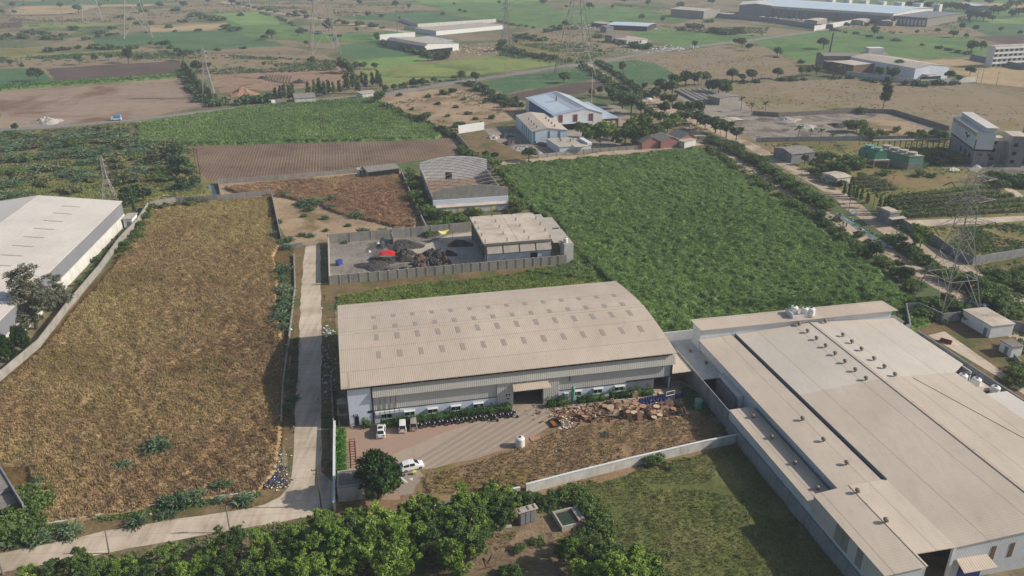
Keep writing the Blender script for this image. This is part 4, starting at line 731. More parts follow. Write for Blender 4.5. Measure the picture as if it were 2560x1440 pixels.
# huge works on the horizon
t, f, A, B, wo, ro = house('huge_factory', 'huge factory with a long pale blue white roof at the far edge of the plain', 'factory', (1850, 10), (2235, 34), (1905, -4), 12, 14.5, 'stained_white', 'roof_skyblue', .5, axis='a', over=1)
fbox(t, f, 'colonnade_wall', 'grimy_wall', (2, A-4, .3, .9, 0, 9))
cm = MB()
for k in range(40): cm.box(4+k*A/41, 5.4+k*A/41, -.6, .3, 0, 8.5, f)
cm.build('colonnade', 'stained_grey', t)
fbox(t, f, 'end_block', 'concrete_dark', (A-3, A+36, 4, B*.8, 0, 9)); fbox(t, f, 'end_roof', 'grey_band', (A-4, A+37, 2, B*.82, 9, 9.6))
for k in range(8): fbox(t, f, 'window', 'paint_white', (A+2+k*4.2, A+4.6+k*4.2, 3.8, 3.99, 1, 6.6))
for k in range(7): fbox(t, f, 'roof_tower', 'stained_white', (A*.28+k*A*.115, A*.28+k*A*.115+10, B+1, B+10, 0, 16))
for k, (x, y) in enumerate(((2010, 50), (2125, 50), (2200, 52))):
    lab = ('long open shed with a cream roof below the huge factory', 'cream roofed open shed between its two fellows below the huge factory', 'small pale shed by the end block of the huge factory')[k]
    q, f2, A2, B2, w2, r2 = house('yard_shed', lab, 'shed', (x, y), (x+34, y+2), (x+8, y-6), 5, 5.6, 'stained_grey', 'slab_top', .5, group='sheds below the huge factory')
q, f2, A2, B2, w2, r2 = house('far_hall', 'white gabled hall at the end of the huge factory', 'hall', (1848, 12), (1930, 14), (1870, 4), 13, 15, 'grey_band', 'roof_white', .5)
q, f2, A2, B2, w2, r2 = house('far_cottage', 'tile roofed house group left of the huge factory', 'house', (1760, 28), (1800, 24), (1755, 20), 9, 11, 'stained_grey', 'slab_top', .5); fbox(q, f2, 'side_shed', 'slab_top', (A2, A2+16, -12, 6, 4, 4.4))
t = thing('compound_wall', 'long grey compound wall below the huge factory', 'wall', G(1900, 60)); MB().wall([G(1700, 33), G(1800, 44), G(1930, 56), G(2040, 72), G(2080, 72)], 5, .8).build('wall', 'grey_band', t)
t = thing('compound_wall', 'pale roadside wall running toward the huge factory', 'wall', G(2100, 70)); MB().wall([G(2034, 77), G(2110, 64), G(2156, 58)], 5, .8).build('wall', 'stained_white', t)
t, f, A, B, wo, ro = house('distant_store', 'long blue grey store at the far right horizon', 'store', (2440, 15), (2480, 15), (2428, 9), 6, 7, 'grey_band', 'roof_skyblue', .5)
# cream hall with dark wing
t, f, A, B, wo, ro = house('cream_hall', 'long cream roofed hall with grey walls and tree in front of it', 'hall', (2289, 171), (2375, 165), (2148, 141), 8.5, 10.5, 'paint_blue_white', 'roof_cream', .46)
fbox(t, f, 'door_porch', 'concrete', (A*.24, A*.5, -4, .2, 4, 4.3)); fbox(t, f, 'base_band', 'dark_open', (A*.2, A*.8, .2, .29, 0, 2.2))
q, f2, A2, B2, w2, r2 = house('dark_hall', 'dark sheeted hall joined to the cream roofed hall', 'hall', (2060, 140), (2225, 140), (2060, 133), 9, 10.5, 'concrete_dark', 'asbestos', .5, axis='a')
fbox(q, f2, 'lower_roof', 'asbestos', (0, A2*.4, -8, .2, 5.5, 5.8)); fbox(q, f2, 'roof_tank', 'paint_white', (A2*.72, A2*.95, 6, 14, 10, 14))
q, f2, A2, B2, w2, r2 = house('porch_shed', 'low cream roofed porch shed in front of the dark hall', 'shed', (2135, 163), (2190, 158), (2090, 153), 7, 7, 'brown_trim', 'slab_top', flat=True)
t = thing('compound_wall', 'white compound wall in front of the cream roofed hall', 'wall', G(2300, 208)); MB().wall([G(2115, 188), G(2190, 197), G(2250, 206), G(2300, 210), G(2400, 207), G(2440, 204)], 3, .4).build('wall', 'stained_white', t)
# apartment slab
t, f, A, B, wo, ro = house('apartment_block', 'white four storey block with banded windows at the right edge of the fields', 'building', (2488, 116), (2600, 110), (2465, 115), 15.5, 15.5, 'paint_white', 'slab_top', flat=True)
for s in range(4):
    fbox(t, f, 'balcony_band', 'paint_white', (-.3, A, -1.2, -.02, 3.6*s+2.6, 3.6*s+3.9))
    for k in range(9): fbox(t, f, 'window', 'glass_dark', (1.5+k*5, 4+k*5, -.06, -.01, 3.6*s+.6, 3.6*s+2.4))
t = thing('compound_wall', 'grey compound wall below the white four storey block', 'wall', G(2450, 152)); MB().wall([G(2425, 148), G(2470, 157), G(2560, 175)], 4, .5).build('wall', 'grey_band', t)
# trough rows of the block works
for k in range(6):
    x0, y0 = 1692+k*13, 228-k*.8; t = tag(MB().wall([G(x0, y0), G(x0+62, y0+32)], 1.2, 2.4).build('casting_bed', 'concrete_dark' if k % 2 else 'galv', None, G(x0+30, y0+16)), ['dark', 'pale'][k % 2 == 0]+' low casting bed, '+ORD[k]+' in the row from the palm grove', 'casting bed', 'long casting beds of the block works')
t, f, A, B, wo, ro = house('block_works', 'small grey roofed building at the end of the casting beds', 'building', (1800, 246), (1850, 240), (1780, 238), 4, 4.6, 'stained_grey', 'asbestos', .5)
t, f, A, B, wo, ro = house('tin_shed', 'pair of pale tin roofs in the block yard beside the palms', 'shed', (1825, 304), (1862, 300), (1815, 296), 3, 3.6, 'concrete_dark', 'slab_top', .5)
# ---------------------------------------------------------------- tall works on the right
C_ = Vector(G(2425, 415)); Rr_ = Vector(G(2467, 417)); ta = (Rr_-C_).normalized(); tb = Vector((-ta.y, ta.x, 0)); TA, TBd = (Rr_-C_).length, 34.0
TW = lambda a, b, z=0: tuple(C_+ta*a+tb*b+Vector((0, 0, z)))
t = thing('tall_works', 'tall works tower, white sheeted above a stained concrete base', 'building', TW(0, 0))
MB().box(.5, TA, .5, TBd-.5, 0, 6.6, TW).build('base', 'grimy_wall', t)
for k in range(3): MB().box(.46, .495, 4+k*6, 6.4+k*6, 2.4, 4.6, TW).build('window', 'dark_open', t)
MB().box(2.4, 3.8, .44, .495, 4.6, 5.4, TW).box(6, 7.4, .44, .495, 4.6, 5.4, TW).build('window', 'dark_open', t)
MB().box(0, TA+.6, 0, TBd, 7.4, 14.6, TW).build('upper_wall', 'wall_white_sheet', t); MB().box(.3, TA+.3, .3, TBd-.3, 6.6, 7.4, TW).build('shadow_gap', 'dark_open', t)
MB().box(-.06, .3, -.06, .3, 7.6, 11.5, TW).build('corner_strip', 'red_paint', t)
MB().box(-.06, -.003, .8, TBd-.2, 12.6, 14.5, TW).build('louvre_band', 'concrete', t)
MB().box(3.2, TA+.5, .2, TBd-.2, 14.75, 16.6, TW).build('roof_lantern', 'wall_white_sheet', t)
rr = MB().box(-.6, 3.2, -.6, TBd+.6, 14.6, 14.75, TW).box(2.8, TA+1.2, -.6, TBd+.6, 16.6, 16.75, TW).build('roof', 'roof_white', t)
mk = MB()                                     # the worn dark mark on the sheeting
for a, z, w_, h in ((9, 10.6, 1.3, .9), (10.3, 10.0, 1.8, 1.1), (12, 10.6, 1.2, 1.3), (13.2, 11, .9, .7), (11.2, 8.6, .4, 1.6), (8, 11.3, .5, .6), (14.2, 11.2, .6, 1.0)): mk.box(-.05, -.004, a, a+w_, z, z+h, TW)
mk.build('dark_stain', 'dark_open', t)
t = thing('concrete_block', 'grey unfinished concrete block with window holes beside the tall works tower', 'building', TW(TA+6, 8))
for i, (a0, a1, b0, b1, z) in enumerate(((TA+1.2, TA+8, 6, 16, 10), (TA+8, TA+14, 2, 12, 13), (TA+19, TA+34, 8, 22, 14.5))):
    w_ = MB().box(a0, a1, b0, b1, 0, z, TW).build('wall', 'grimy_wall', t); MB().box(a0-.3, a1+.3, b0-.3, b1+.3, z, z+.3, TW).build('roof_slab', 'slab_top', w_)
    for k in range(3): MB().box(a0+1.2, a0+2.8, b0-.05, b0-.004, 1.5+3.6*k, 3+3.6*k, TW).build('window', 'dark_open', w_)
# pipe bridge and cooling towers
t = thing('pipe_bridge', 'long pipe bridge on posts behind the green cooling units', 'bridge', G(2270, 395))
a, b = Vector(G(2178, 376)), Vector(G(2372, 372)); m_ = MB(); m_.bar(a+Vector((0, 0, 4.6)), b+Vector((0, 0, 4.6)), 1.2, .5); m_.build('pipe', 'slab_top', t); m_ = MB()
for k in range(15): p = a.lerp(b, k/14); m_.bar(p, p+Vector((0, 0, 4.4)), .3)
m_.build('posts', 'brown_trim', t)
K = Vector(G(2183, 420)); kx = Vector((.99, .12, 0)).normalized(); ky = Vector((-.42, .9, 0)).normalized(); KW = lambda a, b, z=0: tuple(K+kx*a*.8+ky*b*.75+Vector((0, 0, z)))
t = thing('cooling_tower', 'bright green round topped cooling unit on a raised platform', 'cooling tower', KW(0, 0))
MB().box(-1, 8, -1, 13, 3.3, 3.6, KW).build('platform', 'slab_top', t); m_ = MB()
for a in (-.6, 7.6):
    for b in (-.6, 6, 12.4): MB().box(a-.2, a+.2, b-.2, b+.2, 0, 3.3, KW).build('platform_leg', 'concrete', t)
m_ = MB().box(-.8, 7.8, -.8, -.4, 2.9, 3.3, KW)
m_.build('platform_frame', 'concrete', t)
for k in range(2):
    m_ = MB(); b0, b1 = .3+6.2*k, 6.0+6.2*k; pr = [(0, 3.6), (0, 5.6), (.8, 6.7), (2.2, 7.3), (4.8, 7.3), (6.2, 6.7), (7, 5.6), (7, 3.6)]
    m_.hexa([KW(a, b0, z) for a, z in pr], [KW(a, b1, z) for a, z in pr]); m_.build('housing', 'green_steel', t); MB().lathe(KW(3.5, (b0+b1)/2, 7.3), [(1.8, 0), (1.6, .8), (1.7, 1.1)], 12).build('fan_cowl', 'mint', t)
K2 = Vector(G(2268, 424)); K2W = lambda a, b, z=0: tuple(K2+kx*a*.85+ky*b*.85+Vector((0, 0, z)))
t = thing('cooling_tower', 'long mint cooling unit with fan cowls on a concrete basin', 'cooling tower', K2W(0, 0))
MB().box(0, 8, 0, 22, 0, 2.6, K2W).build('basin', 'stained_grey', t); MB().box(.2, 7.8, .2, 21.8, 2.6, 5.6, K2W).build('housing', 'mint', t); MB().box(.0, 8, .0, 22, 5.6, 5.75, K2W).build('top_deck', 'concrete', t); MB().box(-.1, .19, .2, 21.8, 2.7, 5.5, K2W).build('side_louvre', 'green_steel', t)
for k in range(4): MB().lathe(K2W(4, 3+5.2*k, 5.75), [(2, 0), (1.8, .9), (1.9, 1.2)], 12).build('fan_cowl', 'concrete', t)
m_ = MB()
for k in range(5): m_.tube(K2W(9, 1+2*k, 1), K2W(11.5, 1+2*k, 2.6), .5)
m_.build('pump_pipe', 'green_steel', t)
hs = house('watch_house', 'small white house with a cream roof behind the climbing hedge', 'house', (2094, 446), (2130, 441), (2080, 431), 3.2, 3.7, 'stained_white', 'slab_top', .5, axis='a'); fbox(hs[0], hs[1], 'window', 'dark_open', (hs[2]-.3, hs[2]-.24, 1.2, 2.4, 1, 2.2))
hs = house('gate_cabin', 'flat roofed gate cabin at the end of the pale drive', 'cabin', (2226, 533), (2254, 530), (2224, 519), 4.6, 4.6, 'grimy_wall', 'slab_top', flat=True); fbox(hs[0], hs[1], 'ledge_roof', 'slab_top', (-.6, hs[2]+.8, -2, -.01, 2.9, 3.1)); fbox(hs[0], hs[1], 'parapet', 'concrete', (0, hs[2], 0, .2, 4.61, 5.1), (0, .2, .21, hs[3], 4.61, 5.1))
hs = house('worker_shed', 'grey tiled shed on stilts near the coconut palms', 'shed', (1980, 386), (2040, 380), (1960, 368), 4, 5.2, 'grimy_wall', 'asbestos', .5, axis='a')
# houses in the trees and the plots
hs = house('tiled_house', 'grey roofed house half hidden behind the row of slim trees', 'house', (735, 246), (790, 243), (745, 233), 4, 5, 'stained_white', 'asbestos', .5, axis='a')
hs = house('road_hut', 'small grey hut beside the road behind the slim trees', 'hut', (905, 235), (945, 231), (900, 228), 3.6, 3.6, 'stained_white', 'concrete', flat=True)
hs = house('farm_store', 'low store with a grey sheet roof at the edge of the ploughed field', 'store', (918, 430), (1000, 420), (914, 417), 3.2, 3.9, 'stained_grey', 'asbestos', .75, axis='a'); fbox(hs[0], hs[1], 'open_front', 'dark_open', (.5, hs[2]-.5, .2, .29, .2, 2.8))
hs = house('pump_house', 'small pale pump house with two dark slots at the end of the low store', 'hut', (893, 424), (914, 422), (892, 419), 3.2, 3.2, 'stained_white', 'concrete', flat=True); fbox(hs[0], hs[1], 'slot_opening', 'dark_open', (1, 1.6, -.04, 0, .6, 2.6), (2.4, 3, -.04, 0, .6, 2.6))
hs = house('side_house', 'sheet roofed house cut by the lower left frame edge beside the lane', 'house', (-60, 1248), (30, 1213), (-40, 1183), 3.6, 3.6, 'grimy_wall', 'asbestos', flat=True); fbox(hs[0], hs[1], 'verandah_roof', 'asbestos', (0, hs[2]-.4, -4, -.1, 2.4, 2.55)); fbox(hs[0], hs[1], 'side_wall', 'grimy_wall', (hs[2]-.25, hs[2], -7, hs[3]+.6, 0, 3.9)); fbox(hs[0], hs[1], 'door', 'dark_open', (2, 3.2, -.05, .0, 0, 2.1))
hs = house('garden_hut', 'grey slab hut with an open lid in the garden below the long wall', 'hut', (1297, 1284), (1346, 1270), (1291, 1271), 2.7, 2.7, 'stained_grey', 'concrete', flat=True)
for k in range(3): fbox(hs[0], hs[1], 'panel', 'grey_band', (.35+k*.95, 1.15+k*.95, -.05, .01, .2, 2.4))
[fbox(hs[0], hs[1], 'roof_rib', 'concrete_dark', (a, a+.2, .2, hs[3]-.2, 2.7, 2.82)) for a in (.3, 1.9, 3.0)]
p0 = Vector(G(1405, 1330)); px_ = (Vector(G(1452, 1318))-p0).normalized(); py_ = Vector((-px_.y, px_.x, 0)); PW = lambda a, b, z=0: tuple(p0+px_*a+py_*b+Vector((0, 0, z)))
t = thing('water_tank', 'open concrete water tank with green water beside the garden hut', 'tank', PW(0, 0)); MB().box(0, .25, 0, 4.2, 0, 1, PW).box(.25, 3.6, 0, .25, 0, 1, PW).box(3.35, 3.6, .25, 4.2, 0, 1, PW).box(.25, 3.35, 3.95, 4.2, 0, 1, PW).box(3.6, 4.5, .8, 4.2, .7, .85, PW).build('basin_wall', 'concrete', t)
m, nt, b = nodes('pond_water'); b.inputs['Base Color'].default_value = (.035, .05, .03, 1); b.inputs['Roughness'].default_value = .1
MB().box(.25, 3.35, .25, 3.95, .55, .6, PW).build('water', 'pond_water', t); MB().box(3.0, 3.5, .02, .3, 1.0, 1.25, PW).build('bucket', 'red_cloth', t)
g0 = Vector(G(846, 1256)); gx = (Vector(G(900, 1250))-g0).normalized(); gy = Vector((-gx.y, gx.x, 0)); GW = lambda a, b, z=0: tuple(g0+gx*a+gy*b+Vector((0, 0, z)))
t = thing('gate_room', 'flat dark roofed gate room with a pale parapet beside the lane corner', 'gatehouse', GW(0, 0)); MB().box(.0, 4.2, 0, 4.6, 0, 2.9, GW).build('wall', 'stained_white', t); MB().box(.25, 3.95, .25, 4.35, 2.9, 2.96, GW).build('roof', 'concrete_dark', t); MB().box(0, 4.2, 0, .25, 2.91, 3.3, GW).box(0, 4.2, 4.35, 4.6, 2.91, 3.3, GW).box(0, .25, .25, 4.35, 2.91, 3.3, GW).box(3.95, 4.2, .25, 4.35, 2.91, 3.3, GW).build('parapet', 'concrete', t)
# cabins of the compound right of the factory
def cabin(lab, u0, u1, v0, v1, z, roofm='slab_top'):
    t = thing('cabin', lab, 'cabin', E(u0, v0)); MB().box(u0, u1, v0, v1, 0, z, E).build('wall', 'paint_white', t); MB().box(u0-.2, u1+.2, v0-.2, v1+.2, z, z+.2, E).build('roof', roofm, t); MB().box(u0-.05, u0-.003, v0+1, v0+2, 0, 2.1, E).build('door', 'grey_band', t); return t
cabin('white flat roofed cabin at the corner of the walled compound', 151.5, 158, 145.5, 155, 3.2); cabin('tiny white cabin with a dark roof inside the walled compound', 149, 152, 136, 139.5, 2.6, 'concrete_dark'); cabin('small dark roofed lean-to at the rear corner of the vast factory', 126, 130.5, 150.5, 154, 4.2, 'concrete_dark')
t = thing('pump_room', 'low white roofed pump room beside the two white tanks', 'hut', E(122, 118)); MB().box(122, 126, 117.2, 120, 0, 5.2, E).build('wall', 'concrete_dark', t); MB().box(121.8, 126.3, 117, 120.3, 5.2, 5.4, E).build('roof', 'slab_top', t)
# ---------------------------------------------------------------- walls
def wallthing(lab, pts, h, mat, w=.25, posts=0, cap=None, world=False, cat='wall', name='boundary_wall', z=0):
    P = [Vector(p) if world else Vector(G(*p)) for p in pts]; P = [Vector((p.x, p.y, 0)) for p in P]
    t = thing(name, lab, cat, P[0]); MB().wall(P, h, w).build('wall', mat, t)
    hh = max(h) if isinstance(h, (list, tuple)) else h
    if posts:
        m_ = MB()
        for a, b in zip(P, P[1:]):
            n = max(1, int((b-a).length/posts))
            for k in range(n): q = a.lerp(b, k/n); m_.box(q.x-.22, q.x+.22, q.y-.22, q.y+.22, 0, hh+.08)
        m_.build('piers', 'concrete', t)
    if cap: MB().wall(P, hh+.1, w+.14, hh+.003).build('coping', cap, t)
    return t
wallthing('mossy grey wall between the white warehouse and the dry grass', [(-60, 1012), (0, 953), (100, 868), (170, 775), (250, 680), (300, 610), (345, 562), (372, 520)], 2.2, 'stained_grey', .25, 0, None); wallthing('grey rear wall behind the dry grass plot', [(376, 517), (440, 506), (545, 500), (684, 488)], 2.0, 'stained_grey')
wallthing('thin wall between the dry grass and the bare tan plot', [(680, 492), (692, 550), (704, 604)], 2.0, 'stained_grey'); wallthing('rear wall of the tan plot below the ploughed field', [(546, 460), (700, 449), (893, 432)], 1.8, 'stained_grey'); wallthing('short wall at the ditch corner of the tan plot', [(546, 459), (552, 492)], 1.8, 'stained_grey')
wallthing('thin grey wall between the reddish grass and the ruined hall', [(1003, 434), (1030, 500), (1068, 582)], 2.0, 'concrete')
wallthing('panelled grey front wall of the coal yard', [(825, 712), (1020, 694), (1290, 670), (1416, 659)], 2.8, 'stained_grey', .25, 2.6); wallthing('grey side wall of the coal yard along the lane', [(822, 610), (823, 650), (825, 708)], 2.4, 'concrete', .3); wallthing('grey rear wall of the coal yard', [(822, 609), (980, 596), (1172, 578)], 3.2, 'stained_grey', .25, 6); wallthing('grey cross wall inside the coal yard', [(980, 598), (984, 612)], 2.4, 'stained_grey'); wallthing('low wall stub with a gate gap at the end of the lane', [(712, 622), (757, 618)], 1.6, 'stained_grey'); wallthing('broken block wall closing the concrete lane', [(768, 616), (800, 611)], 1.0, 'stained_grey')
wallthing('long weathered white wall with a pale coping below the dry yard', [(1315, 1234), (1420, 1206), (1580, 1166), (1760, 1124), (1842, 1108)], 2.0, 'stained_white', .25, 0, 'paint_white'); wallthing('wall hidden among the bottom trees', [(1045, 1293), (1090, 1283), (1180, 1262), (1300, 1238)], 1.7, 'stained_white', .25, 0, 'paint_white')
wallthing('tall grimy boundary wall along the left side of the vast factory', [E(70.1, 60), E(70.1, 92), E(70.1, 121.8)], 2.9, 'grimy_wall', .3, world=True); wallthing('white wall closing the gap behind the passage roof', [E(69.2, 155), E(77.8, 155)], 5.6, 'paint_white', .25, world=True)
wallthing('white wall along the lane beside the paved yard', [E(-6.0, 139), E(-6.2, 128), E(-6.4, 113.5)], 2.0, 'stained_white', .3, 0, 'paint_white', True); wallthing('grey wall beside the lane below the arched shed', [E(-6.6, 158), E(-6.2, 139.3)], 2.0, 'stained_grey', .25, world=True)
wallthing('low broken kerb wall along the dry grass field', [(735, 640), (738, 720), (724, 840), (708, 960), (703, 1060)], .8, 'stained_grey', .3); wallthing('low white kerb wall between the dry grass and the lower lane', [(0, 1332), (140, 1310), (300, 1282), (470, 1252), (640, 1235)], .5, 'stained_white', .2)
CW = [E(126.2, 150.3), E(134, 152), E(141, 163), E(144.5, 162.6), E(146.2, 155.5), E(151.3, 155.5)]
wallthing('stepped grey wall around the rear corner of the factory compound', CW, 2.6, 'grimy_wall', .3, world=True); wallthing('grey compound wall running on past the white cabin', [E(158.4, 150), E(164, 145), E(175, 137)], 2.6, 'grimy_wall', .3, world=True); wallthing('dark service wall along the factory lane', [E(134.7, 150), E(134.7, 110), E(134.7, 80)], 1.8, 'grimy_wall', .3, world=True); wallthing('dark inner wall of the factory service lane', [E(129, 148), E(129, 120), E(129, 112)], 1.5, 'grimy_wall', .3, world=True)
wallthing('low wall around the tiny cabin of the compound', [E(149.5, 135.5), E(146.5, 128), E(143, 116)], 1.2, 'stained_grey', world=True)
wallthing('grey roadside wall at the end of the pale drive', [(2234, 553), (2280, 580), (2340, 608)], 2.4, 'stained_grey', .3, 0, 'concrete'); wallthing('grey wall around the scrub plot behind the large pylon', [(2335, 606), (2380, 640), (2430, 662), (2500, 650), (2600, 634)], 2.6, 'grimy_wall', .3)
wallthing('slanting compound wall beside the blue roofed works', [(1134, 338), (1150, 352), (1176, 384), (1186, 398)], 2.2, 'stained_grey'); t = wallthing('white painted wall standing among the rubble of the works yard', [(1146, 334), (1210, 324)], 4, 'paint_white', .4)
wallthing('weathered wall along the lane below the flat annexe', [(1345, 396), (1480, 381), (1610, 372), (1740, 354)], 1.8, 'stained_grey', .25, 4); wallthing('dark wall along the rear of the ash yard', [(1880, 288), (1945, 292), (2145, 282), (2232, 284), (2372, 327)], 2.4, 'concrete_dark', .4); wallthing('long grey wall in front of the ash yard', [(1890, 356), (2140, 352), (2370, 350)], 2.4, 'grimy_wall', .3)
# ---------------------------------------------------------------- lattice pylons
msimple('pylon_steel', (172, 166, 156), (138, 132, 124), 1.5, .7, .0); msimple('pylon_old', (160, 156, 150), (132, 128, 122), 1.5, .7, .0); msimple('insulator', (90, 74, 66), None, 2, .3)
def pylon(lab, base, H, W, wt, arms, rz=0, th=.28, mat='pylon_steel', segs=9, horns=True, belt=None, name='pylon'):
    """four tapered legs with cross bracing; arms = [(height fraction, half length)]"""
    t = thing(name, lab, 'pylon', base, 'lattice pylons of the power line'); o = Vector(base); ca, sa = math.cos(rz), math.sin(rz)
    def P(x, y, z): return o+Vector((x*ca-y*sa, x*sa+y*ca, z))
    waist = arms[0][0]-.06
    def hw(f): return (W/2)*(1-f/waist)+(wt/2)*(f/waist) if f < waist else wt/2*(1-.45*(f-waist)/(1-waist))
    lv = [0]; f = 0
    for k in range(40):
        f += max(.045, hw(f)*1.5/H)
        if f > .93: break
        lv.append(f)
    lv.append(.94); cn = [(-1, -1), (1, -1), (1, 1), (-1, 1)]
    for c in cn:
        m_ = MB()
        for a, b in zip(lv, lv[1:]): m_.bar(P(c[0]*hw(a), c[1]*hw(a), a*H), P(c[0]*hw(b), c[1]*hw(b), b*H), th*(1.25-.6*a))
        m_.bar(P(c[0]*hw(0), c[1]*hw(0), -.2), P(c[0]*hw(0), c[1]*hw(0), .35), th*2.6); m_.build('leg', mat, t)
    br = MB()
    for i, (a, b) in enumerate(zip(lv, lv[1:])):
        for k in range(4):
            c0, c1 = cn[k], cn[(k+1) % 4]; A0 = P(c0[0]*hw(a), c0[1]*hw(a), a*H); A1 = P(c1[0]*hw(a), c1[1]*hw(a), a*H); B0 = P(c0[0]*hw(b), c0[1]*hw(b), b*H); B1 = P(c1[0]*hw(b), c1[1]*hw(b), b*H)
            tt = th*(.62-.22*a)
            if i == 0: M_ = (B0+B1)/2; br.bar(A0, M_, tt).bar(A1, M_, tt).bar(B0, B1, tt*1.3)
            else: br.bar(A0, B1, tt).bar(A1, B0, tt); (br.bar(B0, B1, tt) if i % 2 == 0 else None)
    br.build('bracing', mat, t)
    for f, L in arms:
        m_ = MB(); z = f*H; w_ = hw(f); dz = .035*H
        for s in (-1, 1):
            tip = P(s*L, 0, z)
            for y in (-w_, w_):
                m_.bar(P(s*w_, y, z), tip, th*.7).bar(P(s*w_, y, z+dz), tip, th*.6)
                for q in (.25, .5, .75): m_.bar(P(s*w_, y, z+dz).lerp(tip, q), P(s*w_, y, z).lerp(tip, min(1, q+.2)), th*.4).bar(P(s*w_, -w_, z).lerp(tip, q), P(s*w_, w_, z).lerp(tip, q), th*.4)
        m_.build('cross_arm', mat, t)
        m_ = MB()
        for s in (-1, 1):
            for q in (-1, 1): m_.tube(P(s*L, 0, z), P(s*L, q*2.6, z-1.6), .13, n=6)
        m_.build('insulator_string', 'insulator', t)
    m_ = MB()
    for s in (-1, 1): m_.bar(P(s*hw(.94), 0, .94*H), P(s*hw(.94)*(4.2 if horns else .2), 0, H), th*.7).bar(P(0, 0, .94*H), P(s*hw(.94)*(4.2 if horns else .2), 0, H), th*.5).bar(P(s*hw(.94), hw(.94), .94*H), P(s*hw(.94)*(4.2 if horns else .2), 0, H), th*.5)
    m_.build('peak', mat, t)
    return t
pylon('big near pylon with splayed legs beside the dirt track and cane field', G(2362, 766), 38.5, 12.0, 3.6, [(.60, 9.0), (.76, 7.6), (.90, 6.6)], R(12), .16, 'pylon_old')
pylon('very tall lattice pylon where the asphalt road meets the canal track', G(1437, 192), 76, 24, 7, [(.72, 13), (.84, 11), (.94, 9)], R(15), .4, 'pylon_steel'); pylon('very tall lattice pylon beside the dark green plot and circled field', G(812, 132), 78, 24, 7, [(.74, 13), (.85, 11), (.94, 9)], R(20), .44, 'pylon_steel')
pylon('hazy tall lattice pylon standing in the far green strip', G(345, 92), 76, 26, 7, [(.74, 13), (.85, 11), (.94, 9)], R(25), .46, 'pylon_steel'); pylon('faint distant lattice pylon on the dry plain beyond the far green strip', G(232, 52), 70, 22, 7, [(.74, 12), (.85, 10), (.94, 8)], R(25), .42, 'pylon_old')
pylon('slim lattice pylon among the hedge at the corner of the pale field', G(524, 246), 31, 7.5, 2.0, [(.7, 2.5), (.8, 2.5), (.9, 2.2)], R(15), .26, 'pylon_steel', horns=False); pylon('small lattice mast behind the white warehouse', G(277, 512), 18.5, 5.0, 1.1, [(.66, 1.5), (.78, 1.5), (.9, 1.3)], R(15), .16, 'pylon_steel', horns=False)
pylon('slim faint lattice pylon right of the far white compound', G(1266, 115), 46, 9, 2.2, [(.7, 3.5), (.8, 3), (.9, 2.5)], R(15), .3, 'pylon_old', horns=False); pylon('faintest pylon at the top of the plain above the light green field', G(616, 30), 56, 14, 4, [(.74, 8), (.85, 7), (.94, 6)], R(15), .4, 'pylon_old')
# ---------------------------------------------------------------- poles
def pole(lab, q, h, kind=1, lean=0, mat='concrete_dark'):
    t = thing('utility_pole', lab, 'pole', G(*q), 'utility poles'); o = Vector(G(*q)); tip = o+Vector((lean, 0, h)); MB().tube(o-Vector((0, 0, .2)), tip, .15, .09, 8).build('post', mat, t)
    if kind: m_ = MB(); m_.bar(o.lerp(tip, .95)+Vector((-.9, -.2, 0)), o.lerp(tip, .95)+Vector((.9, .2, 0)), .12); m_.bar(o.lerp(tip, .86)+Vector((-.7, -.2, 0)), o.lerp(tip, .86)+Vector((.7, .2, 0)), .1); m_.build('cross_bar', mat, t); m_ = MB(); [m_.tube(o.lerp(tip, .95)+Vector((a, a*.22, .05)), o.lerp(tip, .95)+Vector((a, a*.22, .32)), .06, n=6) for a in (-.8, 0, .8)]; m_.build('insulator', 'insulator', t)
    return t
def hpole(lab, q0, q1, h):
    t = thing('double_pole', lab, 'pole', G(*q0), 'utility poles'); a, b = Vector(G(*q0)), Vector(G(*q1)); up = Vector((0, 0, 1))
    for p in (a, b): MB().tube(p-up*.2, p+up*h, .16, .11, 8).build('post', 'dark_steel', t)
    MB().bar(a+up*(h*.96)-(b-a)*.4, b+up*(h*.96)+(b-a)*.4, .18).bar(a+up*(h*.85), b+up*(h*.85), .12).build('cross_bar', 'dark_steel', t)
pole('thin leaning pole beside the lower concrete lane', (273, 1384), 4.6, 0, .3); pole('old pole with brackets at the lane bend by the gate room', (803, 1268), 8.2, 1, 0, 'brown_trim'); pole('pole rising from the trees at the lower lane edge', (576, 1332), 5.5, 1); pole('stayed pole at the lower left corner of the lane', (8, 1436), 5.8, 1); MB
hpole('double pole in front of the bright cane strip', (805, 352), (811, 351), 11); hpole('double pole at the left edge of the brown ploughed field', (493, 436), (501, 441), 11.5)
for k, (q, h, lab) in enumerate((((2233, 624), 8.5, 'pole between the dirt track and the canal near the gate cabin'), ((2120, 535), 9, 'pole between the canal and the wide dirt road'), ((1800, 345), 9, 'pole at the track junction by the red sheds'), ((2000, 462), 8, 'slim pole on the canal bank above the cane corner'), ((1165, 206), 9, 'roadside pole above the tan plot'), ((1022, 222), 8, 'whitish roadside pole below the yellow green field'), ((1078, 214), 8, 'second whitish roadside pole below the yellow green field'), ((1145, 204), 8, 'third whitish roadside pole below the yellow green field'), ((1262, 187), 8, 'roadside pole just before the tall pylon'), ((1352, 172), 9, 'dark pole left of the tall pylon by the road'), ((1377, 166), 9, 'dark pole close to the tall pylon by the road'), ((2440, 208), 10, 'pole at the white wall end right of the cream hall'), ((2452, 208), 10, 'taller pole at the white wall end right of the cream hall'), ((2490, 214), 9, 'lone pole in the tan stubble field'), ((2505, 818), 7, 'pole beyond the compound cabin by the dirt track'))): pole(lab, q, h, 1, 0, 'concrete' if 'whitish' in lab else 'concrete_dark')
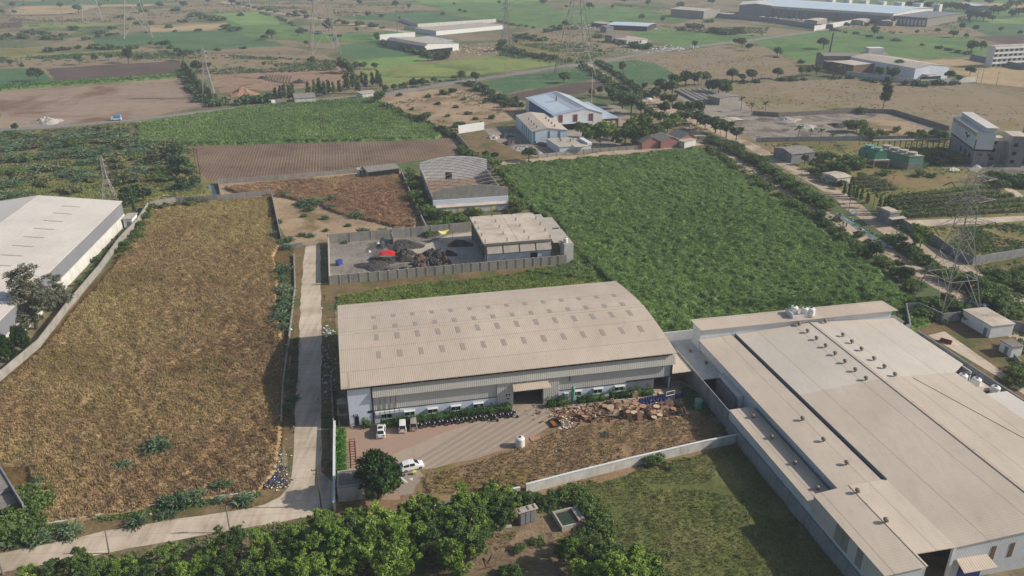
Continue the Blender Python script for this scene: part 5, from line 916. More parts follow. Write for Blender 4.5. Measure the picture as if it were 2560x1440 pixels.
t = thing('chimney', 'tall dark thin chimney beside the dark sheeted hall', 'chimney', G(2073, 136)); MB().tube(G(2073, 136), Vector(G(2073, 136))+Vector((.8, 0, 17)), .7, .5, 10).build('stack', 'dark_steel', t); MB().tube(Vector(G(2073, 136))+Vector((.8, 0, 17)), Vector(G(2073, 136))+Vector((.8, 0, 17.6)), .75, .75, 10).build('cap', 'dark_steel', t)
t = thing('mast', 'thin steel mast beside the far grey and white shed', 'mast', G(995, 102)); MB().tube(G(995, 102), Vector(G(995, 102))+Vector((0, 0, 27)), .35, .2, 8).build('post', 'concrete_dark', t); MB().bar(Vector(G(995, 102))+Vector((-1.4, 0, 26.4)), Vector(G(995, 102))+Vector((1.4, 0, 26.4)), .2).build('cross_bar', 'concrete_dark', t)
t = thing('mast', 'thin pale mast beside the blue grey roofed works', 'mast', G(1478, 270)); MB().tube(G(1478, 270), Vector(G(1478, 270))+Vector((0, 0, 20)), .3, .16, 8).build('post', 'concrete', t); MB().tube(Vector(G(1478, 270)), Vector(G(1478, 270))+Vector((0, 0, 1)), .8, .6, 8).build('foot', 'concrete', t)
# ================================================================== TREES, BUSHES, HEDGES
mleaf('leaf_bright', [(70, 96, 40), (103, 131, 54), (134, 158, 69), (160, 176, 92)], .35); mleaf('leaf_mid', [(60, 82, 42), (84, 108, 54), (108, 130, 68), (130, 146, 84)], .4); mleaf('leaf_dark', [(30, 52, 26), (44, 70, 34), (60, 88, 42), (78, 102, 52)], .2)
mleaf('leaf_thorn', [(72, 94, 64), (96, 120, 84), (122, 144, 108), (144, 160, 128)], .3); mleaf('leaf_olive', [(72, 80, 54), (96, 104, 68), (118, 122, 82), (136, 134, 98)], .4); mleaf('leaf_grey', [(84, 88, 70), (106, 110, 90), (128, 130, 110), (142, 140, 120)], .1)
mleaf('leaf_far', [(56, 77, 47), (73, 96, 58), (94, 115, 70), (112, 128, 84)], .5); mleaf('leaf_hedge', [(52, 92, 30), (72, 120, 40), (92, 142, 54), (112, 156, 70)], .1); mleaf('leaf_hedge_dark', [(44, 70, 28), (62, 94, 38), (80, 114, 48), (98, 128, 60)], .1); mleaf('leaf_dry', [(98, 84, 56), (124, 104, 70), (142, 120, 84), (110, 104, 66)], .2)
msimple('bark', (92, 78, 62), (70, 60, 50), 3, .95); msimple('bark_pale', (140, 126, 108), (112, 100, 86), 3, .95)
def leaf_quads(C, size, out, tone, flat=.35, elong=1.5):
    """one quad per centre, facing roughly `out` with scatter"""
    n = len(C); d = out*flat*2+RNG.normal(size=(n, 3))*.9; d[:, 2] += flat; d /= np.linalg.norm(d, axis=1)[:, None]+1e-9
    r = RNG.normal(size=(n, 3)); a = np.cross(d, r); a /= np.linalg.norm(a, axis=1)[:, None]+1e-9; b = np.cross(d, a); s = (size*(.6+.8*RNG.random(n)))[:, None]/2
    Q = np.stack([C-a*s*elong-b*s*.5, C-a*s*.2+b*s*-1, C+a*s*elong+b*s*.4, C+a*s*.1+b*s], 1); return Q.reshape(-1, 3), tone
def crown_pts(lobes, nclump, nleaf, spread):
    L = np.array(lobes, float); wgt = L[:, 3]**2; idx = RNG.choice(len(L), nclump, p=wgt/wgt.sum()); u = RNG.normal(size=(nclump, 3)); u[:, 2] = u[:, 2]*.9+.25; u /= np.linalg.norm(u, axis=1)[:, None]
    rr = L[idx, 3:4]*(.62+.42*RNG.random((nclump, 1))); sq = np.ones((nclump, 3)); sq[:, 2] = L[idx, 4] if L.shape[1] > 4 else .85
    cc = L[idx, :3]+u*rr*sq; tone = RNG.random(nclump)
    o = RNG.normal(size=(nclump, nleaf, 3)); o *= spread*(RNG.random((nclump, nleaf, 1))**.5)/(np.linalg.norm(o, axis=2, keepdims=True)+1e-9); o[..., 2] *= .7
    C = (cc[:, None]+o).reshape(-1, 3); out = np.repeat(u, nleaf, 0); tn = np.clip(np.repeat(tone, nleaf)*.75+RNG.random(len(C))*.25, 0, 1); return C, out, tn, cc
def limbs(mb, H, cc, base_r, nl=7):
    top = Vector((0, 0, H*.45)); mb.tube((0, 0, -.3), top, base_r, base_r*.6, 7)
    k = RNG.choice(len(cc), min(nl, len(cc)), replace=False)
    for i in k: e = Vector(cc[i]); s = top*(random.uniform(.55, 1)); mb.tube(s, s.lerp(e, .8), base_r*.4, base_r*.1, 5)
PROTO = {}
def make(kind, name, cat, lobes, H, nclump, nleaf, spread, size, leaf, bark='bark', br=.18, single=False, flat=.35, elong=1.5, nl=7):
    C, out, tn, cc = crown_pts(lobes, nclump, nleaf, spread); C[:, 2] = np.maximum(C[:, 2], .1); V, tn = leaf_quads(C, size, out, tn, flat, elong); F_ = np.arange(len(V)).reshape(-1, 4)
    tr = MB(); limbs(tr, H, cc, br, nl)
    if single:
        n = len(V); tv = np.array([tuple(p) for p in tr.v]); tf = [f for f in tr.f if len(f) == 4]
        me = tri_mesh(name, np.concatenate([V, tv]), np.concatenate([F_, np.array(tf)+n]), np.concatenate([tn, np.zeros(len(tf))]), True)
        me.polygons.foreach_set('material_index', np.concatenate([np.zeros(len(F_), np.int32), np.ones(len(tf), np.int32)])); me.materials.append(MATS[leaf]); me.materials.append(MATS[bark]); PROTO.setdefault(kind, []).append((name, cat, [(None, me)])); return
    me = tri_mesh('crown', V, F_, tn, True); me.materials.append(MATS[leaf])
    t2 = bpy.data.meshes.new('trunk'); t2.from_pydata(tr.v, [], tr.f); t2.update(); t2.materials.append(MATS[bark]); PROTO.setdefault(kind, []).append((name, cat, [('crown', me), ('trunk', t2)]))
def rl(n, R_, z, r0, r1, zs, sq=.85):
    out = []
    for i in range(n): a = random.random()*6.283; d = R_*random.random()**.6; out.append((d*math.cos(a), d*math.sin(a), z+random.uniform(-zs, zs)-.25*d, random.uniform(r0, r1), sq))
    return out
for s in range(6): make('neem', 'leafy_tree', 'tree', rl(17, 2.9, 4.4, .5, 1.3, 1.6, .9), 7, 190, 54, .44, .19, 'leaf_bright' if s % 2 == 0 else 'leaf_mid', br=.2)
for s in range(3): make('neem2', 'leafy_tree', 'tree', rl(17, 2.9, 4.5, .55, 1.35, 1.6, .9), 7, 190, 54, .44, .19, 'leaf_bright', br=.2)
for s in range(2): make('mango', 'round_tree', 'tree', [(0, 0, 5.2, 3.3, 1.1), (.6, -.8, 4.4, 3.0, 1.0), (-.8, .4, 4.2, 2.9, 1.0), (0, .3, 6.8, 2.2, .9)]+rl(5, 2.2, 4.6, 1.4, 2.0, 1.4), 9, 260, 40, .75, .34, 'leaf_dark', br=.3)
for s in range(4): make('far', 'field_tree', 'tree', rl(9, 2.5, 4.9, .8, 1.9, 1.2), 8, 110, 12, .75, .62, 'leaf_far', br=.25, nl=5)
for s in range(4): make('faraway', 'distant_tree', 'tree', rl(5, 2.3, 5.3, 1.6, 2.5, .9), 8, 60, 8, 1.0, 1.1, 'leaf_far', br=.25, single=True, nl=3)
for s in range(4): make('bush', 'wild_bush', 'bush', rl(7, 1.9, 1.6, .8, 1.3, .4, .7), 2.5, 90, 30, .5, .2, 'leaf_mid', br=.08, single=True, nl=4)
for s in range(4): make('farbush', 'distant_bush', 'bush', rl(6, 2.2, 1.6, .9, 1.5, .4, .7), 2.5, 50, 8, .8, .8, 'leaf_far', br=.08, single=True, nl=2)
for s in range(3): make('olive', 'scrub_bush', 'bush', rl(7, 2.0, 1.5, .8, 1.3, .4, .65), 2.5, 80, 12, .6, .45, 'leaf_olive', br=.08, single=True, nl=4)
for s in range(3): make('slim', 'slim_tree', 'tree', [(random.uniform(-.4, .4), random.uniform(-.4, .4), 2.8+1.35*i, 1.35-.14*i+random.uniform(-.2, .2), 1.1) for i in range(6)], 10, 80, 12, .75, .6, 'leaf_far', 'bark_pale', .16, nl=5)
for s in range(2): make('column', 'column_tree', 'tree', [(0, 0, .9+.75*i, .62-.055*i, 1.2) for i in range(8)], 6, 80, 14, .3, .34, 'leaf_mid', br=.08, nl=2)
make('casu', 'casuarina_tree', 'tree', [(random.uniform(-1.8, 1.8), random.uniform(-1.8, 1.8), 4+1.7*i, 2.6-.17*i, 1) for i in range(8)]+[(2, -1, 6, 2.2, 1), (-2.4, 1, 7.5, 2.0, 1), (1, -2.4, 9.5, 1.7, 1)], 18, 300, 26, .8, .24, 'leaf_grey', 'bark', .35, elong=3.2, nl=26)
make('tall', 'tall_tree', 'tree', [(random.uniform(-1.5, 1.5), random.uniform(-1.5, 1.5), 6+1.6*i, 2.7-.12*i, 1) for i in range(7)]+[(2.4, 0, 8, 2, 1), (-2.2, .6, 10, 2, 1)], 18, 190, 16, 1.0, .55, 'leaf_far', 'bark_pale', .35, nl=14)
def make_thorn(k):
    """feathery thorn bush: arching sprays with narrow leaflets"""
    Cs, As, T = [], [], []
    for i in range(150):
        a = random.random()*6.283; L = random.uniform(1.1, 2.3); el = random.uniform(.35, 1.35); t0 = random.random(); cx, cy = random.gauss(0, .45), random.gauss(0, .45)
        for j in range(13):
            s = (j+3)/15; x = L*s*math.cos(el); z = .15+L*s*math.sin(el)*1.15-.38*L*s*s; p = (cx+x*math.cos(a), cy+x*math.sin(a), max(.1, z)); Cs.append(p); As.append((math.cos(a), math.sin(a), math.sin(el)-.7*s)); T.append(min(1, max(0, t0*.6+.4*random.random())))
    C = np.array(Cs); A = np.array(As); n = len(C); A += RNG.normal(size=A.shape)*.35; A /= np.linalg.norm(A, axis=1)[:, None]; r = RNG.normal(size=(n, 3)); b = np.cross(A, r); b /= np.linalg.norm(b, axis=1)[:, None]; L = (.2+.14*RNG.random(n))[:, None]; w_ = .075
    V = np.stack([C-A*L-b*w_*.5, C-A*L*.2-b*w_, C+A*L, C+A*L*.1+b*w_], 1).reshape(-1, 3); tr = MB()
    for i in range(8): a = random.random()*6.28; tr.tube((0, 0, -.1), (math.cos(a)*.9, math.sin(a)*.9, 1.2), .05, .02, 5)
    me = tri_mesh('thorn', V, np.arange(len(V)).reshape(-1, 4), np.array(T), True); me.materials.append(MATS['leaf_thorn']); PROTO.setdefault('thorn', []).append(('thorn_bush', 'bush', [(None, me)]))
for k in range(4): make_thorn(k)
def make_palm():
    tr = MB(); H = 7.0; pts = [Vector((.25*math.sin(i*.35), .1*i*.3, H*i/6)) for i in range(7)]
    for a, b in zip(pts, pts[1:]): tr.tube(a, b, .2, .17, 7)
    V, T = [], []; top = pts[-1]
    for i in range(16):
        a = i*6.283/16+random.uniform(-.15, .15); el = random.uniform(-.1, 1.1); L = random.uniform(2.6, 3.4); prev = None; tn = random.random()
        for j in range(9):
            s = j/8; x = L*s*math.cos(el)*(1-.1*s); z = L*s*math.sin(el)-1.5*s*s; p = top+Vector((x*math.cos(a), x*math.sin(a), z)); sd_ = Vector((-math.sin(a), math.cos(a), 0)); w_ = .5*math.sin(math.pi*min(1, s*.9+.08))+.04
            if prev is not None:
                q, w0 = prev
                for sg in (1, -1): V += [q, q+sd_*w0*sg+Vector((0, 0, -.3*w0)), p+sd_*w_*sg+Vector((0, 0, -.3*w_)), p]; T.append(tn)
            prev = (p, w_)
    me = tri_mesh('fronds', np.array([tuple(v) for v in V]), np.arange(len(V)).reshape(-1, 4), np.array(T), True); me.materials.append(MATS['leaf_mid']); t2 = bpy.data.meshes.new('trunk'); t2.from_pydata(tr.v, [], tr.f); t2.update(); t2.materials.append(MATS['bark_pale']); PROTO['palm'] = [('coconut_palm', 'palm', [('fronds', me), ('trunk', t2)])]
make_palm()
KH = dict(neem=7.2, neem2=7.2, mango=9.2, far=8, faraway=8, bush=2.6, farbush=2.8, olive=2.6, slim=10, column=6.6, casu=18, tall=18, thorn=2.3, palm=9.5)
def plant(kind, P, h, label, group, wide=1.0, v=None):
    pr = PROTO[kind]; name, cat, parts = pr[v if v is not None else random.randrange(len(pr))]; s = h/KH[kind]; sx = s*wide
    if parts[0][0] is None: o = bpy.data.objects.new(name, parts[0][1]); COL.objects.link(o)
    else:
        o = bpy.data.objects.new(name, None); COL.objects.link(o)
        for pn, me in parts: c = bpy.data.objects.new(pn, me); COL.objects.link(c); c.parent = o
    o.location = P; o.rotation_euler = (0, 0, random.random()*6.283); o.scale = (sx*random.uniform(.92, 1.08), sx*random.uniform(.92, 1.08), s); return tag(o, label, cat, group)
NOUN = dict(neem='leafy tree', neem2='leafy tree', mango='dense tree', far='tree', faraway='tree', bush='bush', farbush='bush', olive='olive bush', slim='slim tree', column='column tree', thorn='thorn bush', palm='coconut palm', casu='casuarina', tall='tall tree')
def row(kind, where, start, items, group=None, canopy=False, wide=1.0):
    """items (px, py, height[, wide]); label = look + where + count from a landmark"""
    hs = [i[2] for i in items]; md = sorted(hs)[len(hs)//2]
    for k, it in enumerate(items):
        h = it[2]; adj = 'tall' if h > md*1.2 else ('small' if h < md*.8 else ('broad' if len(it) > 3 and it[3] > 1.2 else 'middling'))
        P = G(it[0], it[1], h*.62 if canopy else 0); P = (P[0], P[1], -.05)
        plant(kind, P, h, f'{adj} {NOUN[kind]} {where}, {ORD[k]} from {start}', group or f'{NOUN[kind]}s {where}', (it[3] if len(it) > 3 else 1)*wide*random.uniform(.9, 1.3 if kind in ('far', 'faraway') else 1.1))
def along(kind, where, start, px, step, h, wide=1.2, jit=1.0, skip=.1, group=None):
    P = [Vector(G(*p)) for p in px]; items = []; k = 0
    for a, b in zip(P, P[1:]):
        n = max(1, int((b-a).length/step))
        for i in range(n):
            if random.random() < skip: continue
            q = a.lerp(b, (i+random.uniform(-.2, .2))/n)+Vector((random.uniform(-jit, jit), random.uniform(-jit, jit), 0)); hh = h*random.uniform(.6, 1.3)
            if k >= len(ORD): return
            adj = 'tall' if hh > h*1.08 else ('small' if hh < h*.8 else 'spreading'); q.z = -.05
            plant(kind, q, hh, f'{adj} {NOUN[kind]} {where}, {ORD[k]} from {start}', group or f'{NOUN[kind]}s {where}', wide*random.uniform(.85, 1.15)); k += 1
# --- bottom belt of leafy trees
row('neem', 'in the belt below the lower lane', 'the stayed pole', [(60,1438,4.9),(130,1424,4.9),(190,1408,5.8),(235,1434,4.9),(310,1411,4.9),(340,1438,5.8),(415,1391,5.8),(445,1430,5.8),(500,1408,5.8),(560,1411,6.5),(575,1351,6.5),(610,1430,6.5),(640,1361,5.8),(665,1444,5.8),(690,1398,6.5),(720,1347,6.6),(740,1426,7.4),(790,1414,6.8)], 'leafy trees of the bottom belt', True, 1.05)
row('neem2', 'in the thicket below the gate room', 'the lane bend pole', [(780,1374,7.7),(795,1307,6.8),(822,1337,8.7),(850,1397,6.8),(862,1307,6.8),(870,1352,7.7),(905,1298,6.8),(930,1354,7.7),(950,1308,8.7),(962,1376,8.7),(992,1336,8.7),(1000,1387,6.8),(1030,1268,5.8),(1060,1258,4.8)], 'leafy trees of the bottom belt', True, 1.05)
row('neem', 'in the clump above the dug garden', 'the gate room thicket', [(1090,1338,7.7),(1132,1307,8.7),(1150,1350,7.7),(1172,1296,7.7),(1212,1256,7.7),(1250,1246,7.7),(1282,1240,6.8),(1100,1377,4.8)], 'leafy trees of the bottom belt', True, 1.05)
row('neem', 'in the grove beside the water tank', 'the water tank', [(1425,1366,5.8),(1452,1342,4.8),(1470,1404,7.7),(1500,1378,8.7),(1532,1408,8.7),(1560,1386,7.7),(1580,1426,7.7),(1612,1406,6.8),(1545,1442,6.8)], 'leafy trees of the tank grove', True)
plant('mango', G(948, 1246), 9.6, 'large dense dark green tree beside the gate room and paved yard', None, 1.0); row('bush', 'along the wall above the water tank', 'the dry yard wall end', [(1335,1258,1.6),(1368,1252,2.2),(1410,1244,2.2),(1440,1248,2.2),(1470,1268,2.2),(1482,1292,2.4),(1492,1318,2.8),(1500,1340,2.6),(1385,1270,1.2),(1345,1355,1.2),(1460,1252,2),(1425,1258,1.4)], wide=1.15)
row('bush', 'on the shaded garden soil', 'the blue tarp', [(820,1440,2),(1130,1420,2),(1160,1395,1.6),(1080,1400,1.4),(1285,1438,2),(1296,1375,1.2)], wide=1.2)
plant('bush', G(1640, 1165), 2.2, 'small bush against the weathered white wall above the meadow', None, 1.3)
row('neem', 'filling the belt behind the others', 'the stayed pole', [(275,1432,4),(480,1432,5),(530,1385,5),(700,1425,6),(760,1350,7),(845,1345,8),(885,1322,8),(925,1330,8),(975,1352,8),(1060,1345,7),(1110,1320,7.5),(1190,1325,7),(1230,1290,7),(1075,1300,7),(1068,1268,6.5),(1110,1282,8),(1150,1272,8),(1190,1262,8),(1225,1250,7.5)], 'leafy trees of the bottom belt', True, 1.1)
# --- dry field thorn bushes
row('thorn', 'in or by the dry grass field', 'the lower left corner', [(30,1362,2.2),(100,1352,2.4),(182,1338,2.2),(345,1310,2.4),(408,1292,1.4),(435,1288,1.3),(310,1170,2.0),(392,1125,3.2,1.1),(425,1262,2.4),(452,1262,2.9,1.2),(490,1252,2.6),(555,1222,2.4),(613,1256,2.4),(170,1330,2),(100,1205,1.6),(545,1254,1.2)], 'thorn bushes of the dry field')
row('thorn', 'on the verge left of the lane', 'the gate stub', [(718,622,2.4),(708,680,2.8,1.2),(702,700,2.2),(712,730,2.8,1.2),(718,755,2.6),(708,775,3,1.2),(700,800,3.0,1.2),(708,822,2.4),(695,560,2.4),(692,590,2.4),(700,610,2),(725,880,1.6),(720,965,1.8),(735,1000,1.8),(722,1020,1.8)], 'thorn bushes of the lane verge')
row('thorn', 'on the bare tan plot', 'the thin wall', [(716,490,2.6),(722,487,1.8),(752,512,2.6),(768,514,3.4,1.2),(792,510,3.2,1.2),(772,527,2.4),(826,504,3.0),(827,522,2.4),(760,542,1.6),(812,548,2.0),(895,542,2.8,1.3),(870,566,1.4),(910,586,3.2),(962,584,2.8),(990,582,2.4),(720,604,2.4),(815,578,1.4),(778,592,2.0),(755,590,1.6),(862,608,1.4)], 'thorn bushes of the tan plot')
row('bush', 'at the cut off side house', 'the house corner', [(60,1300,3.4,1.2),(30,1320,3.4),(85,1275,3.4),(55,1255,2.6),(88,1240,2.2),(10,1340,3),(70,1345,2.6),(5,1362,3)], wide=1.15)
along('bush', 'along the mossy warehouse wall', 'the rear corner', [(372,530),(345,580),(318,625),(290,660)], 4, 2.0, 1.2, .8)
along('olive', 'along the rear wall of the dry plot', 'the rear corner', [(385,522),(450,512),(545,505)], 4, 2.2, 1.3, .6)
along('bush', 'between the warehouse and its wall', 'the guard cabin', [(300,600),(262,640),(215,700),(165,770)], 4.5, 1.8, .9, .5, .1)
# --- casuarina and trees left
plant('casu', G(92, 822), 18.5, 'tall airy grey casuarina between the white warehouse and its wall', None, 1.35); row('mango', 'below the grey casuarina', 'the frame edge', [(20,905,7,1),(58,880,7.5,.9)], wide=.8); plant('casu', G(150, 775), 11, 'shorter grey casuarina beside the tallest one at the warehouse wall', None, 1.4)
row('far', 'behind the white warehouse corner', 'the small lattice mast', [(318,520,8),(335,516,9.5),(360,510,7)]); plant('slim', G(338, 538), 8, 'slim drooping tree at the mossy wall corner behind the warehouse', None, .5)
# --- scrub land bushes
for k, (x, y) in enumerate([(20,350),(70,342),(120,345),(165,340),(215,335),(262,330),(310,330),(40,375),(95,368),(140,372),(190,362),(245,355),(290,352),(335,350),(15,405),(60,398),(112,392),(160,395),(205,388),(250,380),(300,372),(345,372),(380,372),(415,375),(85,425),(20,440),(150,420),(200,412),(240,408),(290,402),(340,400),(370,412),(400,400),(425,400),(30,470),(75,455),(180,440),(215,452),(300,425),(350,430),(395,432),(440,420),(10,500),(55,490),(310,455),(420,455),(455,470),(180,480)]):
    q = Vector(G(x+random.uniform(-8, 8), y+random.uniform(-4, 4))); q.z = -.05; h = random.uniform(2.4, 4.2); kd = 'olive' if k % 3 == 2 else ('bush' if k % 5 == 0 else 'thorn')
    rk = 0 if y < 360 else (1 if y < 385 else (2 if y < 415 else 3)); wh = ('at the scrub road edge', 'in the upper scrub', 'within the middle scrub', 'in the lower yellowish scrub')[rk]
    plant(kd, q, h, f'{"tall" if h > 3.4 else "low"} {NOUN[kd]} {wh}, {ORD[k]} from the frame edge', 'bushes of the scrub land', 1.7 if kd != 'thorn' else 2.0)
row('far', 'in the dark clump beside the ploughed field', 'the scrub road', [(430,395,7),(448,405,8),(440,425,8),(462,430,8.5),(450,450,7),(475,450,8),(488,470,6),(462,475,6)])
along('thorn', 'at the upper scrub edge', 'the frame edge', [(0,360),(150,352),(330,340)], 4.4, 3.2, 2.0, 4, .1, 'bushes of the scrub land'); along('thorn', 'across the middle scrub', 'the frame edge', [(0,410),(150,395),(420,378)], 4.2, 3.2, 2.0, 6, .1, 'bushes of the scrub land'); along('olive', 'across the lower scrub', 'the warehouse ridge', [(110,470),(260,450),(400,440)], 7, 2.8, 1.4, 4, .15, 'bushes of the scrub land')
# --- hall and works surroundings
row('bush', 'in the thicket around the ruined hall', 'the thin grey wall', [(1022,440,3.4),(1030,462,4),(1042,478,4),(1050,500,4.4),(1058,520,4),(1068,540,4),(1080,548,3.6),(1100,552,4),(1125,556,4),(1150,556,3.6),(1095,572,3),(1125,574,3),(1155,562,3),(1075,590,2),(1250,500,4),(1275,515,4),(1290,525,4.4),(1305,530,4),(1240,515,3),(1265,470,4),(1275,490,4),(1255,440,4),(1230,420,4),(1215,405,3.4),(1180,540,3)], wide=1.2)
along('bush', 'between the works wall and ruined hall', 'the white painted wall', [(1150,372),(1180,395),(1200,400)], 3, 2.4, 1.2, 1.2); row('far', 'by the lane below the works rubble', 'the ruined hall', [(1322,402,7),(1215,395,4),(1235,400,4)])
row('far', 'around the tan plot beside the works', 'the pylon road', [(945,262,8.5,1.1),(1060,310,7.5),(1278,268,6),(1265,275,6),(1290,262,6),(1255,255,5),(1230,240,5),(1210,228,5),(1410,208,9)]); along('farbush', 'along the ditch of the bright cane strip', 'the round roadside tree', [(952,264),(1000,288),(1060,312),(1110,335),(1140,350)], 6, 3.0, 1.1, .8); along('farbush', 'along the pylon side of the tan plot', 'the asphalt road', [(1165,212),(1210,232),(1262,258),(1300,268)], 5, 3.4, 1.2, 1.4)
row('farbush', 'scattered on the tan plot by the road', 'the round roadside tree', [(1000,240,2),(1070,243,2.2),(1110,236,3),(1130,231,3),(1095,262,1.8),(1030,275,1.6),(1140,270,1.8),(1172,286,2),(1190,300,1.8),(1120,292,1.6),(1215,258,2),(1160,250,1.8),(1230,296,2.2),(1200,316,2.6),(1150,318,3)])
row('neem', 'in the big grove at the red sheds', 'the flat annexe', [(1472,362,11),(1500,358,12),(1456,342,9),(1532,350,8),(1562,366,12),(1590,364,11),(1580,335,11),(1616,340,11),(1640,345,9),(1600,318,9),(1668,332,9),(1690,318,10),(1712,312,10),(1650,312,9),(1625,300,8)], 'trees of the works grove'); row('far', 'in the grove beside the canal bend', 'the blue roofed works', [(1535,262,12),(1556,272,12),(1578,282,12),(1590,262,9),(1520,242,8),(1480,245,7),(1500,238,7),(1560,246,9),(1602,285,8),(1660,288,9),(1695,290,9),(1722,292,10),(1745,290,10),(1680,268,9),(1742,312,9),(1762,325,9),(1788,332,10),(1815,345,10),(1840,352,8)], 'trees of the works grove')
row('far', 'right of the canal before the casting beds', 'the striped green plot', [(1612,226,6),(1645,228,9),(1662,236,9),(1680,238,11),(1690,222,11),(1714,216,12),(1735,214,10),(1765,212,10),(1772,232,10),(1796,236,11),(1815,240,9),(1640,246,8),(1660,262,8)], 'trees of the palm grove'); row('palm', 'in the grove by the casting beds', 'the canal', [(1745,218,12),(1752,216,11),(1852,278,10),(1912,292,10),(1878,290,9)], 'coconut palms'); row('palm', 'beside the grey tiled stilt shed', 'the canal road', [(1993,352,9),(2024,358,8),(2048,360,9),(2076,368,8),(2148,364,8)], 'coconut palms'); row('palm', 'at the gate cabin hedge', 'the watch house', [(2162,510,7),(2182,520,7.5),(2200,522,7)], 'coconut palms')
row('far', 'along the brown stubble below the cream hall', 'the asphalt road', [(1830,202,9),(1856,204,6),(1880,203,9),(1944,196,9),(2003,192,8.5),(2016,190,8),(2040,188,8.5),(2095,192,9),(2196,197,10),(2228,202,11),(2242,190,13),(2371,202,8),(2395,207,6),(2424,189,7.5)], 'trees below the cream hall'); plant('tall', G(2207, 273), 19, 'lone tall tree with a high crown in the dry brown field', None, 1.0)
along('farbush', 'along the field line below the cream hall', 'the canal road', [(1820,210),(1920,204),(2120,196),(2190,206),(2240,214)], 8, 2.6, 1.3, 1, .15); along('farbush', 'along the white compound wall', 'the tall lone tree', [(2260,212),(2310,215),(2420,210)], 6, 3, 1.2, .8, .1)
row('bush', 'around the ash yard', 'the dark rear wall', [(2140,332,7,.9),(2150,284,4,1),(2290,347,5),(2200,342,4),(2180,350,4),(2245,330,3),(2160,345,5),(2335,345,5),(2355,352,5)], wide=1)
# --- canal and track hedges
along('bush', 'between the cane field and dirt track', 'the red sheds', [(1768,372),(1830,422),(1930,486),(2020,542),(2062,560),(2150,634),(2200,662),(2262,708),(2330,762)], 3.3, 2.7, 1.2, .9, .12)
along('bush', 'between the dirt track and canal', 'the red sheds', [(1778,352),(1850,388),(1905,416),(1950,446),(2010,488),(2080,530)], 2.8, 3.3, 1.25, .9, .06); along('bush', 'on the canal bank below the gate cabin', 'the big bank tree', [(2250,620),(2300,655),(2360,690),(2440,730),(2500,772),(2560,810)], 3.0, 3.1, 1.3, 1.0, .08)
along('olive', 'on the near bank of the dirt track', 'the cane corner', [(1960,486),(2060,532),(2180,610),(2290,690),(2420,790)], 7, 1.6, 1.2, .5, .2); row('neem', 'on the bank by the gate cabin', 'the dirt road', [(2282,622,9),(2300,618,7)]); row('far', 'at the cane field edge by the track', 'the canal', [(2188,650,6.5),(2048,556,5.5),(2265,705,5)])
along('far', 'in the dark hedge along the wide dirt road', 'the stilt shed', [(1960,385),(2010,410),(2040,430),(2090,462),(2120,482)], 4.5, 4.6, .9, 1.0, .08); along('bush', 'in the garden of the tall works', 'the stilt shed', [(2040,400),(2100,410),(2150,425),(2070,420),(2130,440)], 4.2, 4.6, 1.1, 1.5, .1); row('column', 'in the row before the gate cabin', 'the watch house', [(2122,492,6.5),(2132,492,6),(2140,497,6.5),(2152,500,6),(2168,508,6),(2196,528,6),(2208,534,7),(2217,538,8),(2110,486,5.5)], 'column trees of the gate row', wide=1.15)
row('bush', 'on the forecourt verge of the tall works', 'the pale drive', [(2490,455,4.5),(2520,460,4.5),(2540,462,4.5),(2560,464,4.5),(2500,470,3.4),(2480,445,3),(2210,438,2.6),(2295,440,2.8),(2330,442,2),(2150,445,2.6),(2350,398,5,1.3),(2330,404,5,1.3),(2310,402,4.4,1.3),(2365,405,5,1.2),(2240,548,3.4)], wide=1.2)
row('bush', 'on the rough ground right of the pylon', 'the roadside wall', [(2470,700,3),(2500,705,3.4),(2540,700,3),(2560,720,3),(2480,742,4),(2505,760,3.4),(2395,790,3.4),(2370,772,2.6),(2325,778,3.6),(2300,790,3),(2340,800,2.6),(2420,700,2.4),(2560,690,3)], wide=1.3); row('bush', 'inside the compound of the white cabin', 'the tiny cabin', [(2548,955,3),(2560,935,2.6),(2535,872,2.4),(2520,960,1.6)], wide=1.2)
# --- slim trees by the road and hedges of the left plain
row('slim', 'in the row before the tiled house', 'the lorry', [(690,252,8),(702,253,9),(713,252,10),(724,251,9.5),(733,250,10),(772,243,9.5),(788,242,10),(800,240,10.5),(812,241,9),(822,238,9.5),(835,237,8),(850,234,8.5),(868,228,12),(884,224,14),(896,234,11),(915,222,10),(932,216,9),(944,216,11),(952,222,9),(905,214,9)], 'slim roadside trees'); along('farbush', 'along the road before the slim trees', 'the pylon hedge', [(548,262),(600,262),(650,258),(700,256)], 4, 4.2, 1.1, 1, .05)
row('far', 'on the road below the yellow green field', 'the slim trees', [(965,232,6),(985,229,5.5),(1010,223,5.5),(1032,219,7),(1055,218,7),(1086,212,6),(1152,201,8),(1190,207,9),(1100,208,3)], 'trees of the middle road')
along('slim', 'in the hedge at the slim pylon', 'the cane strip', [(462,178),(480,205),(500,228),(520,248),(545,266)], 4.5, 6.5, 1.1, 1.6, .05); along('farbush', 'below the slim pylon hedge', 'the pale field', [(455,182),(476,212),(505,244),(540,268)], 4, 3.2, 1.2, 1.6, .1)
row('far', 'above the dark ploughed strip', 'the tall pylon strip', [(376,116,5.5),(392,119,6),(405,119,7),(418,120,8),(428,128,6.5),(442,137,6.5),(460,152,9.5),(476,142,6),(495,184,11.5),(515,180,8)], 'hedge trees of the plain'); along('farbush', 'on the hedge below the hazy tall pylon', 'the frame edge', [(130,130),(220,119),(250,124),(330,122),(375,116)], 8, 3.6, 1.2, 1.6, .1)
row('far', 'scattered over the left plain', 'the frame corner', [(32,21,10),(8,37,8),(38,38,8,1.3),(60,16,6),(197,34,13),(250,22,10),(400,20,11),(96,204,10.5),(200,162,8.5),(240,156,7),(272,151,6,1.2),(322,158,13.5),(350,152,5.5,1.3),(55,173,5),(27,166,6),(40,328,5)], 'trees of the left plain')
